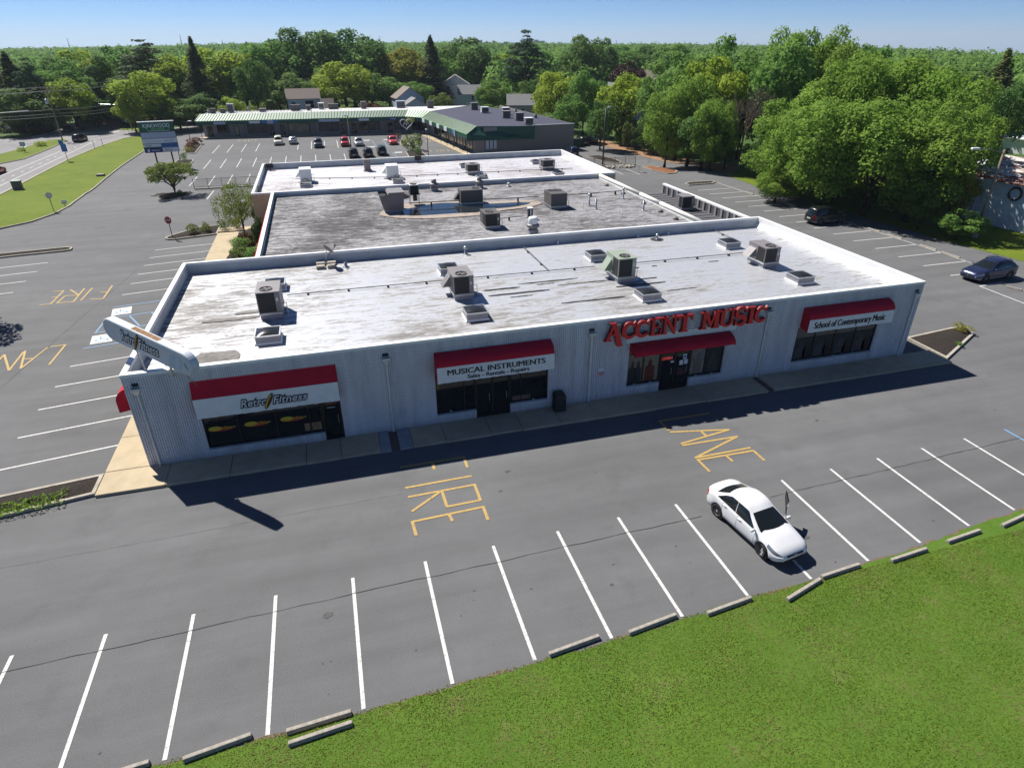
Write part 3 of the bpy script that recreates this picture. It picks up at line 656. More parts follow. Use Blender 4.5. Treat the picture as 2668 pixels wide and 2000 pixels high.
MB().box(39.31, 43.3, 31.2, 31.4, 0, 3.9).build('wall', M['parapet'], store); MB().box(43.35, 43.6, 16.56, 31.4, 0, 4.85).build('wall', M['parapet'], store)
# inner parapet faces, membrane coloured; front and far roofs' sunlit sides painted whiter
PW = M['parapet']
for a in ((XL0+.222, XL0+.236, .24, 16.32, ZR, 4.88), (XR0-.236, XR0-.222, .24, 16.32, ZR, 4.88), (XL0+.24, XR0-.24, 16.316, 16.329, ZR, 4.88), (5.551, 5.565, 16.56, 37.98, 4.4, 4.88), (5.57, 39.0, 37.98, 37.994, 4.4, 4.88), (3.702, 3.716, 38.27, 55.15, 4.2, 4.88), (3.72, 40.85, 55.15, 55.165, 4.2, 4.88), (40.855, 40.87, 38.27, 55.15, 4.2, 4.88), (43.33, 43.345, 16.6, 31.3, 4.0, 4.8)):
    MB().box(*a).build('parapet_lining', PW if a[0] < 40 else (M['coping'] if a[0] > 43.8 or a[0] < 41.5 else M['hvacdark']), store)
for k in range(15):
    y = 17.3+.98*k; MB().box(43.25, 43.325, y, y+.3, 4.0, 4.78).build('parapet_brace', M['curb'], store)
# cant strips
mb = MB(); n = 0
for a, b, c in (((XR0-.24, .3), (XR0-.24, 16.3), (XR0-.62, 16.3)), ):
    mb.poly([(XR0-.24, .3, ZR+.30), (XR0-.55, .3, ZR+.012), (XR0-.55, 16.3, ZR+.012), (XR0-.24, 16.3, ZR+.30)])
mb.build('cant_strip', M['coping'], store)
# metal coping in lengths
def coping(a, b, wd, z=4.9, name='coping', mat=None, drop=.13):
    d = Vector((b[0]-a[0], b[1]-a[1])); n = max(1, round(d.length/3.6)); d.normalize(); nn = Vector((-d.y, d.x))*(wd/2+.02)
    for k in range(n):
        L0 = (Vector(b)-Vector(a)).length; p0 = Vector(a)+d*(L0*k/n+.004); p1 = Vector(a)+d*(L0*(k+1)/n-.004)
        q = ccw([tuple(p0-nn), tuple(p1-nn), tuple(p1+nn), tuple(p0+nn)]); MB().prism(q, z-drop, z+.045).build(name, mat or M['coping'], store, bevel=.012)
coping((XL0-.02, .11), (XR0+.02, .11), .25)
coping((XL0+.11, .26), (XL0+.11, 16.3), .22); coping((XR0-.11, .26), (XR0-.11, 16.3), .22); coping((XL0, 16.44), (XR0, 16.44), .22)
coping((5.42, 16.6), (5.42, 37.95), .25); coping((3.46, 38.12), (41.1, 38.12), .25); coping((3.59, 38.3), (3.59, 55.1), .22); coping((3.48, 55.29), (41.1, 55.29), .22); coping((40.99, 38.3), (40.99, 55.1), .22)
coping((43.48, 16.7), (43.48, 31.4), .27, 4.85); coping((39.3, 31.3), (43.3, 31.3), .22, 3.9)
# roof decks
def deck(x0, x1, y0, y1, z, mat, sag=.0):
    mb = MB(); mb.grid(lambda u, v: (x0+(x1-x0)*u, y0+(y1-y0)*v, z+sag*mnoise.noise((u*6, v*4, z))), 40, 24); return mb.build('roof', mat, store, smooth=True)
r1 = deck(XL0+.22, XR0-.22, .22, 16.33, ZR, M['roof1'], .02); r2 = deck(5.55, 39.05, 16.55, 38.0, 4.47, M['roof2'], .03); r3 = deck(3.7, 40.87, 38.25, 55.17, 4.25, M['roof3'], .02)
MB().box(39.31, 43.33, 16.56, 31.2, 3.7, 4.0).build('roof', M['darkroof'], store)
for k in range(16): MB().box(39.35, 43.2, 17.0+.9*k, 17.06+.9*k, 4.0, 4.03).build('roof_batten', M['tar'], store)
M['greypatch'] = plain('grey_patch', (.16, .15, .14), .8, var=.35, scale=3)
rng = random.Random(11)
def patch(x0, x1, y0, y1, m='tar', z=ZR, par=r1):
    n = 14; t = []; b = []
    for k in range(n+1):
        x = x0+(x1-x0)*k/n; e = min(1, min(k, n-k)/2+.25); t.append((x, (y0+y1)/2+(y1-y0)/2*e+rng.uniform(-.02, .02))); b.append((x, (y0+y1)/2-(y1-y0)/2*e+rng.uniform(-.02, .02)))
    mb = MB(); mb.prism(b+list(reversed(t)), z+.02, z+.036); return mb.build('roof_patch', M[m], par)
for a in ((18.9, 21.3, 7.75, 7.87), (19.0, 22.9, 6.75, 6.9), (22.4, 23.6, 7.9, 7.96), (20.2, 21.6, 6.2, 6.26), (21.3, 25.3, 8.3, 8.38), (23.6, 27.2, 7.4, 7.47), (27.0, 30.4, 6.05, 6.2), (29.0, 30.3, 7.0, 7.1), (22.8, 26.9, 4.4, 4.5), (29.7, 31.8, 4.6, 4.66), (3.0, 6.0, 7.1, 7.45), (4.6, 6.0, 7.9, 8.2), (29.4, 30.1, 9.2, 9.3), (31, 31.4, 9.2, 9.27), (35.2, 36, 9.0, 9.06), (3.2, 5.4, 1.5, 3.0)): patch(*a, m='greypatch' if a[0] < 6 else 'tar')
# the ponded water and its silt ring on the middle roof
def blob(pts, z, mat, par, name):
    q = ccw(pts); o = []
    for i in range(len(q)):
        p0, p1, p2, p3 = [Vector(q[(i+k) % len(q)]) for k in (-1, 0, 1, 2)]
        for t in (0, .25, .5, .75):
            o.append(tuple(.5*((2*p1)+(-p0+p2)*t+(2*p0-5*p1+4*p2-p3)*t*t+(-p0+3*p1-3*p2+p3)*t**3)))
    MB().prism(o, z-.004, z).build(name, mat, par)
blob([(14.6, 28.3), (15.6, 26.6), (17.2, 25.8), (19.2, 25.3), (22.7, 25.3), (25.2, 26.4), (27.6, 26.9), (29.4, 28.2), (28.2, 29.8), (24.8, 30.2), (21.8, 31.4), (19, 31.6), (16.4, 31.2)], 4.512, M['silt'], r2, 'silt_stain')
blob([(16.5, 28.9), (16.7, 27.1), (17.9, 26.6), (21.0, 26.5), (22.9, 26.3), (23.6, 27.1), (26.4, 27.35), (28.4, 28.4), (26.9, 29.0), (24.3, 29.2), (21.5, 30.5), (19.8, 30.7), (18.4, 29.9)], 4.524, M['water'], r2, 'puddle')
# ------------------------------------------------------------------ storefront glazing
def bars(mb, x0, x1, z0, z1, mull, y=.08, t=.05, top=True):
    mb.box(x0, x0+t, y, y+.1, z0, z1); mb.box(x1-t, x1, y, y+.1, z0, z1); mb.box(x0+t, x1-t, y, y+.1, z1-t, z1); mb.box(x0+t, x1-t, y, y+.1, z0, z0+t)
    for m_ in mull: mb.box(m_-t/2, m_+t/2, y+.002, y+.098, z0+t, z1-t)
WIN = []
def window(x0, x1, z0, z1, mull, blind=.62):
    mb = MB(); bars(mb, x0+.005, x1-.005, z0+.005, z1-.005, mull); f = mb.build('window', M['frame'], store); WIN.append(f)
    e = [x0+.05] + list(mull) + [x1-.05]
    for a, b in zip(e[:-1], e[1:]):
        MB().box(a+.026, b-.026, .135, .15, z0+.05, z1-.05).build('pane', M['glass'], f)
        MB().box(a+.03, b-.03, .126, .134, z1-blind, z1-.055).build('blind', M['shade'], f)
    MB().box(x0+.01, x1-.01, -.05, .075, z0-.03, z0+.02).build('sill', M['parapet'], f); return f
def door(x0, x1, z0, z1, leaves):
    mb = MB(); e = np.linspace(x0, x1, leaves+1); bars(mb, x0+.005, x1-.005, z0+.005, z1-.005, [float(q) for q in e[1:-1]], t=.09); mb.box(x0+.09, x1-.09, .083, .177, 2.28, 2.36)
    d = mb.build('door', M['frame'], store)
    for a, b in zip(e[:-1], e[1:]):
        MB().box(float(a)+.06, float(b)-.06, .135, .15, z0+.09, z1-.09).build('pane', M['glass'], d)
        MB().tube([(float(b)-.2, .05, 1.0), (float(b)-.2, .05, 1.45)], .015, 6).build('handle', M['galv'], d)
    return d
w1 = window(3.5, 8.87, .56, TOPW, [5.0, 6.7, 8.25]); d1 = door(8.87, 9.8, .13, TOPW, 1)
w2a = window(14.52, 16.6, .6, TOPW, [16.02]); d2 = door(16.6, 18.46, .13, TOPW, 2); w2b = window(18.46, 20.55, .65, TOPW, [19.05])
w3a = window(25.15, 27.18, .68, TOPW, [26.15], .2); d3 = door(27.18, 29.06, .13, TOPW, 2); w3b = window(29.06, 31.16, .68, TOPW, [30.05], .2)
w4 = window(35.87, 41.65, .7, TOPW, [37.3, 38.75, 40.2], .75)
# things seen in the glazing: flame stickers, printed posters, notes, a lit sign
M['flame_y'] = plain('yellow_sticker', (.55, .42, .03), .5); M['flame_r'] = plain('orange_sticker', (.42, .06, .02), .5)
def ell(cx, cz, rx, rz, y, n=14, a0=0, a1=360, tilt=0.0):
    return [(cx+rx*math.cos(R(a0+(a1-a0)*k/n)), y, cz+rz*math.sin(R(a0+(a1-a0)*k/n))+tilt*rx*math.cos(R(a0+(a1-a0)*k/n))) for k in range(n)]
for cx in (4.25, 5.85, 7.5):
    MB().poly(ell(cx-.05, 1.50, .55, .11, .1215)).build('sticker', M['flame_r'], w1); MB().poly(ell(cx-.3, 1.56, .30, .12, .1205)).build('sticker', M['flame_y'], w1)
    lettering('Retro Fitness', .2, M['flame_y'], w1, wallM(cx+.1, .118, 1.56), .001, 'sticker_lettering', shear=.3, width=1.0)
lettering('Retro Fitness', .13, M['flame_r'], d1, wallM(9.33, .12, 2.05), .001, 'sticker_lettering', shear=.3, width=.5); MB().box(9.12, 9.52, .128, .13, 1.84, 1.87).build('sticker', M['signwhite'], d1)
for a in ((7.95, 8.2), (8.3, 8.75)): MB().box(a[0], a[1], .128, .132, .72, 1.15).build('cardboard', M['needles'], w1)
MB().box(18.6, 19.6, .128, .132, .75, 1.02).build('cardboard', M['brick'], w2b)
M['paper'] = plain('cream_poster', (.22, .18, .13), .7, var=.15, scale=4); M['paper2'] = plain('grey_poster', (.20, .18, .16), .7, var=.35, scale=5); M['print'] = plain('dark_print', (.03, .028, .03), .7, var=.3, scale=6); M['print2'] = plain('faint_print', (.05, .045, .05), .7, var=.6, scale=7); M['printr'] = plain('red_print', (.13, .025, .012), .7, var=.5, scale=5)
def poster(par, x0, x1, z0, z1, paper, figs, y=.1245):
    f = MB().box(x0, x1, y, y+.004, z0, z1).build('poster', M[paper], par)
    for (cx, s, m_) in figs:      # plain standing outlines: shoulders and head
        w_ = (x1-x0); c = x0+w_*cx; h_ = (z1-z0)
        P = [(c-.5*s*w_, z0+.01), (c-.46*s*w_, z0+.5*h_), (c-.2*s*w_, z0+.58*h_), (c-.17*s*w_, z0+.72*h_), (c, z0+.8*h_), (c+.17*s*w_, z0+.72*h_), (c+.2*s*w_, z0+.58*h_), (c+.46*s*w_, z0+.5*h_), (c+.5*s*w_, z0+.01)]
        MB().poly([(a, y-.002, b) for a, b in P]).build('poster_print', M[m_], par)
poster(w3a, 25.25, 26.1, .8, 2.5, 'paper', [(.3, .55, 'print'), (.72, .5, 'print')]); poster(w3a, 26.2, 27.1, .8, 2.5, 'paper', [(.42, .7, 'printr')])
poster(w3b, 29.15, 30.0, .8, 2.55, 'paper2', [(.5, .6, 'shade')]); poster(w3b, 30.1, 31.08, .8, 2.55, 'print', [(.5, .6, 'print2')])
for a, b in ((35.97, 37.25), (37.35, 38.7), (38.8, 40.15), (40.25, 41.55)): poster(w4, a, b, .8, 2.15, 'print', [(.4, .6, 'print2'), (.75, .4, 'frame')])
lettering('OPEN', .24, emis('red_neon', (.9, .10, .08), .35), d3, wallM(27.62, .122, 2.02), .002, 'neon_sign', width=.62)
for a in ((28.62, 28.84, 1.85, 2.15), (28.42, 28.66, 1.5, 1.8), (28.72, 28.95, 1.52, 1.82), (27.86, 28.06, 1.72, 1.84)): MB().box(a[0], a[1], .126, .13, a[2], a[3]).build('notice', M['signwhite'], d3)
poster(d3, 28.3, 28.9, .85, 1.35, 'print', [(.5, .5, 'printr')])
MB().box(28.66, 28.8, .122, .1255, 1.92, 2.08).build('notice', M['signblue'], d3)
for w_, xs_ in ((w2a, (15.2,)), (w2b, (19.7,)), (w3a, (25.6, 26.6)), (w3b, (29.5, 30.5)), (w4, (36.4, 38.9, 40.3))):
    for x in xs_: MB().box(x, x+.09, .02, .06, .71, .75).build('sensor', M['signwhite'], w_)
# ------------------------------------------------------------------ awnings
def awning(x0, x1, prof, valance, side, par=store, flip=None):
    a = MB(); n = len(prof)
    for (y0, z0), (y1, z1) in zip(prof[:-1], prof[1:]): a.poly([(x0, y0, z0), (x0, y1, z1), (x1, y1, z1), (x1, y0, z0)])
    for x in (x0, x1): a.poly([(x, y, z) for y, z in prof] + [(x, prof[-1][0], side), (x, 0, side+.12)])
    m_ = flip or Matrix.Identity(4)
    o = a.xf(m_).build('awning', M['redcloth'], par); sm = o.modifiers.new('solid', 'SOLIDIFY'); sm.thickness = .012
    if valance:
        y = prof[-1][0]; z1 = prof[-1][1]; v = MB(); k = 40; wob = [rng.uniform(-.018, .018) for _ in range(k+1)]
        for i in range(k):
            xa, xb = x0+(x1-x0)*i/k, x0+(x1-x0)*(i+1)/k; v.poly([(xa, y-.014, valance+wob[i]), (xb, y-.014, valance+wob[i+1]), (xb, y-.014, z1+.005), (xa, y-.014, z1+.005)])
        vo = v.build('valance', M['whitecloth'], o); s2 = vo.modifiers.new('solid', 'SOLIDIFY'); s2.thickness = .01
    return o
def arc(d, z0, z1, n=8): return [(-.04-(d-.04)*math.sin(math.pi/2*k/n), z1+(z0-z1)*math.cos(math.pi/2*k/n)) for k in range(n+1)]
aw1 = awning(3.46, 9.83, [(-.035, 4.26), (-.45, 3.5)], 2.5, 2.5)
aw2 = awning(14.54, 20.6, arc(.75, 4.2, 3.68), 2.82, 2.82)
aw3 = awning(25.17, 31.22, arc(.82, 3.34, 2.86), None, 2.8)
aw4 = awning(35.92, 41.8, arc(.72, 4.2, 3.68), 2.9, 2.9)
flip = Matrix.Translation((XL0, 0, 0)) @ Matrix.Rotation(R(-90), 4, 'Z')
awning(-7.2, -.9, arc(.8, 3.85, 3.2), None, 2.65, flip=flip)
awning(-36.5, -18.0, arc(.7, 3.85, 3.3), None, 2.7, flip=Matrix.Translation((5.27, 0, 0)) @ Matrix.Rotation(R(-90), 4, 'Z'))
def logo(par, x, y, z, wd, sz, rz=0.0, dz=.0):
    Mx = Matrix.Translation((x, y, z)) @ Matrix.Rotation(rz, 4, 'Z') @ Matrix.Rotation(R(90), 4, 'X')
    for t, dx, k in (('Retro', -wd*.285, .40), ('Fitness', wd*.23, .53)):
        T_ = Matrix.Translation((dx, 0, 0))
        lettering(t, sz, M['ink'], par, Mx @ T_ @ Matrix.Translation((0, 0, .004)), .004, 'lettering_outline', offset=.05*sz/.5, shear=.28, width=wd*k)
        lettering(t, sz, M['signwhite'], par, Mx @ T_ @ Matrix.Translation((0, 0, .014)), .004, shear=.28, width=wd*k*.93)
    def blade(rx, rz_, off, m_, d, dx=0):
        q = []
        for i in range(20):
            a = 2*math.pi*i/20; u = rx*math.cos(a); v = rz_*math.sin(a); c, s = math.cos(R(-28)), math.sin(R(-28)); q.append((dx-.055*wd+u*c+v*s*-1, v*c+u*s, d))
        mb_ = MB(); mb_.poly(q); o = mb_.build('emblem', M[m_], par); o.matrix_local = Mx
    blade(.036*wd, sz*.80, 0, 'ink', .022, -.008*wd); blade(.020*wd, sz*.66, 0, 'signyellow', .026, -.014*wd); blade(.018*wd, sz*.56, 0, 'printr', .030, .0)
logo(aw1, 6.85, -.475, 2.99, 3.1, .56)
lettering('MUSICAL INSTRUMENTS', .42, M['ink'], aw2, wallM(17.57, -.775, 3.36), .004, bold=.014, width=5.05)
lettering('Sales - Rentals - Repairs', .31, M['ink'], aw2, wallM(17.65, -.775, 3.03), .004, bold=.010, width=3.2)
lettering('School of Contemporary Music', .56, M['ink'], aw4, wallM(38.75, -.745, 3.30), .004, bold=.016, width=4.9)
# ------------------------------------------------------------------ downspouts with conductor heads
for x in (1.28, 12.2, 22.87, 33.55, 43.8):
    d = MB().box(x-.05, x+.05, -.15, -.05, .2, 4.0).box(x-.05, x+.05, -.24, -.05, .14, .2).build('downspout', M['spout'], store, bevel=.012)
    mb = MB(); n = 0
    mb.prism([(x-.06, -.16), (x+.06, -.16), (x+.06, -.035), (x-.06, -.035)], 3.98, 4.0); mb.v = []; mb.f = []
    mb.v = [(x-.06, -.16, 3.97), (x+.06, -.16, 3.97), (x+.06, -.036, 3.97), (x-.06, -.036, 3.97), (x-.17, -.26, 4.2), (x+.17, -.26, 4.2), (x+.17, -.036, 4.2), (x-.17, -.036, 4.2), (x-.17, -.26, 4.3), (x+.17, -.26, 4.3), (x+.17, -.036, 4.3), (x-.17, -.036, 4.3)]
    mb.f = [(3, 2, 1, 0), (0, 1, 5, 4), (1, 2, 6, 5), (2, 3, 7, 6), (3, 0, 4, 7), (4, 5, 9, 8), (5, 6, 10, 9), (6, 7, 11, 10), (7, 4, 8, 11)]
    mb.build('conductor_head', M['spout'], d)
    for z in (1.2, 2.6): MB().box(x-.07, x+.07, -.156, -.045, z, z+.04).build('strap', M['spout'], d)
    MB().box(x-.14, x+.14, -.056, -.052, 4.34, 4.5).build('scupper', M['black'], d)
M['pinknote'] = plain('pink_notice', (.55, .25, .28), .6)
for z in (1.9, 1.66): MB().box(23.4, 23.72, -.07, -.053, z, z+.19).build('notice', M['signwhite'] if z > 1.8 else M['pinknote'], store)
# ------------------------------------------------------------------ the big red letters
def glyph(ch):
    P = []
    def arcring(cx, cz, ro, ri, a0, a1, n=18, sx=1.0, dx=.0):
        o = [(cx+sx*ro*math.cos(R(a0+(a1-a0)*k/n)), cz+ro*math.sin(R(a0+(a1-a0)*k/n))) for k in range(n+1)]
        i = [(cx+dx+sx*.93*ri*math.cos(R(a0+(a1-a0)*k/n)), cz+ri*1.06*math.sin(R(a0+(a1-a0)*k/n))) for k in range(n+1)]
        return o+list(reversed(i))
    if ch == 'A': P = [[(0, 0), (.34, 0), (.3, .07), (.24, .09), (.48, .86), (.40, .95)], [(.22, 1.0), (.58, 1.0), (.97, -.26), (1.05, -.38), (.70, -.38), (.62, -.1), (.42, .72), (.3, .93)], [(.26, .30), (.66, .30), (.64, .40), (.29, .40)], [(-.06, -.02), (.38, -.02), (.32, .07), (.02, .07)]]
    if ch == 'C': P = [arcring(.52, .47, .5, .30, 48, 318, dx=.06), [(.76, .72), (.92, .62), (.96, .98), (.88, .92), (.78, .86)], [(.84, .05), (1.0, .22), (.9, .26), (.72, .17)]]
    if ch == 'E': P = [[(.12, 0), (.38, 0), (.38, 1), (.12, 1)], [(0, .92), (.86, .92), (.9, .70), (.96, .70), (.94, 1.0), (0, 1)], [(0, 0), (.92, 0), (1.0, .32), (.92, .32), (.82, .09), (0, .09)], [(.38, .45), (.66, .45), (.66, .34), (.73, .34), (.73, .66), (.66, .66), (.66, .54), (.38, .54)]]
    if ch == 'N': P = [[(.1, .06), (.24, .06), (.24, 1), (.1, 1)], [(.08, 1), (.36, 1), (.94, .1), (.94, -.06), (.84, -.06)], [(.80, .1), (.94, .1), (.94, 1), (.80, 1)], [(-.04, 0), (.38, 0), (.34, .08), (0, .08)], [(.68, .92), (1.06, .92), (1.06, 1), (.68, 1)], [(-.02, .93), (.1, .93), (.1, 1), (-.02, 1)]]
    if ch == 'T': P = [[(.36, .05), (.64, .05), (.64, 1), (.36, 1)], [(.2, 0), (.8, 0), (.72, .08), (.28, .08)], [(0, 1.0), (0, .68), (.07, .68), (.16, .88), (.84, .88), (.93, .68), (1.0, .62), (1.0, 1.0)]]
    if ch == 'M': P = [[(.1, .05), (.26, .05), (.26, 1), (.1, 1)], [(.14, 1), (.36, 1), (.56, .3), (.5, .06)], [(.72, 1), (.84, 1), (.54, .06), (.46, .2)], [(.72, .05), (.94, .05), (.94, 1), (.72, 1)], [(-.03, 0), (.36, 0), (.32, .08), (0, .08)], [(.62, 0), (1.04, 0), (1.0, .08), (.66, .08)], [(0, .93), (.14, .93), (.14, 1), (0, 1)], [(.9, .93), (1.03, .93), (1.03, 1), (.9, 1)]]
    if ch == 'U': P = [[(.08, .3), (.34, .3), (.34, 1), (.08, 1)], [(.76, .3), (.90, .3), (.90, 1), (.76, 1)], [(.08, .31)] + [(.49+.41*math.cos(R(180+18*k)), .31-.33*abs(math.sin(R(18*k)))) for k in range(1, 10)] + [(.90, .31), (.76, .31)] + [(.55+.21*math.cos(R(-22.5*k)), .31-.20*abs(math.sin(R(22.5*k)))) for k in range(1, 8)] + [(.34, .31)], [(-.02, .93), (.44, .93), (.44, 1), (-.02, 1)], [(.64, .93), (1.02, .93), (1.02, 1), (.64, 1)]]
    if ch == 'I': P = [[(.22, .04), (.78, .04), (.78, .96), (.22, .96)], [(-.02, 0), (1.02, 0), (.94, .08), (.06, .08)], [(0, .92), (1, .92), (1, 1), (0, 1)]]
    if ch == 'S':
        o = []; i = []
        for k in range(25):
            t = k/24
            if t < .5: a = R(40+230*(t/.5)); c = (.5, .73); r0, r1 = .27, .27
            else: a = R(90-230*((t-.5)/.5)); c = (.5, .25); r0, r1 = .25, .25
            wd_ = .06+.09*math.sin(math.pi*min(1, max(0, t)))
            x = c[0]+1.35*r0*math.cos(a); z = c[1]+r1*math.sin(a); o.append((x, z, wd_))
        Lp, Rp = [], []
        for k, (x, z, w_) in enumerate(o):
            x0, z0, _ = o[max(0, k-1)]; x1, z1, _ = o[min(24, k+1)]; l_ = math.hypot(x1-x0, z1-z0) or 1; nx_, nz = -(z1-z0)/l_, (x1-x0)/l_; Lp.append((x+nx_*w_, z+nz*w_)); Rp.append((x-nx_*w_, z-nz*w_))
        P = [Lp+list(reversed(Rp)), [(.8, .70), (.9, .70), (.93, 1.04), (.84, .96), (.76, .93)], [(.08, .30), (.18, .30), (.24, .05), (.14, .04), (.06, -.04)]]
    return P
sgn = thing('letter_sign', 'big red serif letters mounted over the third awning from the left', 'sign', (28.3, -.056, 3.7))
LETTERS = [('A', 23.55, 1.0), ('C', 24.45, .82), ('C', 25.2, .86), ('E', 26.1, .68), ('N', 26.82, .84), ('T', 27.7, .9), ('M', 29.12, 1.15), ('U', 30.25, .95), ('S', 31.2, .82), ('I', 32.05, .42), ('C', 32.45, .78)]
for ch, x, w_ in LETTERS:
    face = MB(); ret = MB(); h_ = .98; z0 = .08
    for k, pp in enumerate(glyph(ch)):
        pp = ccw(pp); q = [(x-28.3+u*w_, z0+v*h_) for u, v in pp]; yf = -.30-.0022*k
        face.poly([(a, yf, b) for a, b in q])
        n = len(q)
        for i in range(n):
            j = (i+1) % n; ret.poly([(q[i][0], yf+.001, q[i][1]), (q[j][0], yf+.001, q[j][1]), (q[j][0], -.10, q[j][1]), (q[i][0], -.10, q[i][1])])
    f = face.build('letter_face', M['redletter'], sgn); ret.build('letter_return', M['redside'], f)
for a, b in ((23.75, 28.5), (29.2, 33.1)): MB().box(a-28.3, b-28.3, -.10, -.006, .84, .92).build('raceway', M['galv'], sgn)
MB().box(24.9-28.3, 31.6-28.3, -.012, -.003, -.32, .05).build('backing_panel', M['whitecloth'], sgn)
# ------------------------------------------------------------------ the surfboard-shaped corner sign
dx, dy = 4.25, -4.5; ll = math.hypot(dx, dy); ang = math.atan2(dy, dx)
sb = thing('surfboard_sign', 'white surfboard shaped sign standing diagonally over the near left roof corner', 'sign', (2.2, .38, 6.05), ang); sb.rotation_euler = (0, R(5.0), ang)
q = []; hl = ll/2; hr = .53
for k in range(15): a = R(-90+180*k/14); q.append((hl-.62+.62*math.cos(a), hr*math.sin(a)))
for k in range(15): a = R(90+180*k/14); q.append((-hl+.50+.50*math.cos(a), hr*math.sin(a)))
mb = MB(); n = len(q)
prof = [(-.20, .93), (-.17, 1.0), (.17, 1.0), (.20, .93)]
for y, s_ in prof: mb.v += [(x*(1-(1-s_)*.15), y, z*s_) for x, z in q]
mb.f = [tuple(range(n))] + [tuple(3*n+n-1-i for i in range(n))]
for k in range(3):
    for i in range(n): j = (i+1) % n; mb.f.append((k*n+i, k*n+j, (k+1)*n+j, (k+1)*n+i))
M['boardshade'] = plain('shaded_white_board', (.52, .57, .62), .5, var=.06); mb.build('board', M['boardshade'], sb, recalc=True)  # white board, greyed in its colour for the shade on its face
MB().box(-1.0, .9, -.12, .12, .52, .538).build('top_panel', M['needles'], sb)
M['swoosh'] = plain('pale_blue_print', (.40, .50, .60), .5, var=.05)
sw = MB(); sw.poly([(1.5, -.2035, -.36), (1.95, -.2035, -.36), (1.98, -.2035, -.05), (2.2, -.2035, .22), (2.05, -.2035, .34), (1.7, -.2035, .15)]); sw.poly([(2.3, -.2035, .30), (2.55, -.2035, .22), (2.5, -.2035, -.1), (2.35, -.2035, -.35), (2.15, -.2035, -.36), (2.3, -.2035, 0)]); sw.build('print', M['swoosh'], sb)
MB().poly([(2.62, -.204, .12), (2.7, -.204, .05), (2.85, -.204, -.14), (2.80, -.204, -.16), (2.66, -.204, 0)]).build('print', M['ink'], sb)
logo(sb, -.45, -.204, .0, 2.8, .68)
for t in (-1.2, 1.2): MB().tube([(t, 0, -.5), (t*.9, .1, -1.9 if t < 0 else -1.25)], .05, 8).build('post', M['galv'], sb)
for t in (0.4, 1.9): MB().tube([(t, .05, -.52), (t+.35, .1, -.9), (t+.8, .15, -1.2)], .012, 5).build('cable', M['pipe'], sb)
# ------------------------------------------------------------------ skylights (parts of the store)
def skylight(x0, y0, s=1.25, z=ZR, hh=.42, arch=0.0):
    mb = MB(); c = .05; mb.box(x0+.03, x0+s-.03, y0+.03, y0+s-.03, z, z+hh); k = mb.build('skylight', M['curb'], store)
    fl = MB(); fl.v = [(x0-c, y0-c, z+.022), (x0+s+c, y0-c, z+.022), (x0+s+c, y0+s+c, z+.022), (x0-c, y0+s+c, z+.022), (x0+.02, y0+.02, z+.12), (x0+s-.02, y0+.02, z+.12), (x0+s-.02, y0+s-.02, z+.12), (x0+.02, y0+s-.02, z+.12)]
    fl.f = [(0, 1, 5, 4), (1, 2, 6, 5), (2, 3, 7, 6), (3, 0, 4, 7)]; fl.build('flashing', M['coping'], k)
    fr = MB(); t = .05
    for a in ((x0-.02, x0+s+.02, y0-.02, y0+t), (x0-.02, x0+s+.02, y0+s-t, y0+s+.02), (x0-.02, x0+t, y0+t, y0+s-t), (x0+s-t, x0+s+.02, y0+t, y0+s-t)): fr.box(*a, z+hh, z+hh+.055)
    fr.build('frame', M['galv'], k)
    dm = MB(); dm.grid(lambda u, v: (x0+t+(s-2*t)*u, y0+t+(s-2*t)*v, z+hh+.04+(.17 if not arch else .42)*((1-(2*u-1)**2)**.8 if not arch else (1-(2*u-1)**2)**.5)*((1-(2*v-1)**2)**.8 if not arch else 1)), 12, 12)
    dm.build('dome', M['dome'], k, smooth=True)
    return k
for x in (6.05, 16.92, 27.4, 37.98):
    for y in (3.25, 11.25): skylight(x, y, 1.24)
for x, y, a in ((7.8, 43.1, 1), (17.35, 42.4, 1), (26.5, 41.7, 1), (35.3, 41.4, 0), (26.2, 49.5, 0), (35.2, 49.5, 0)): skylight(x, y, 1.15, 4.25, .3, a)
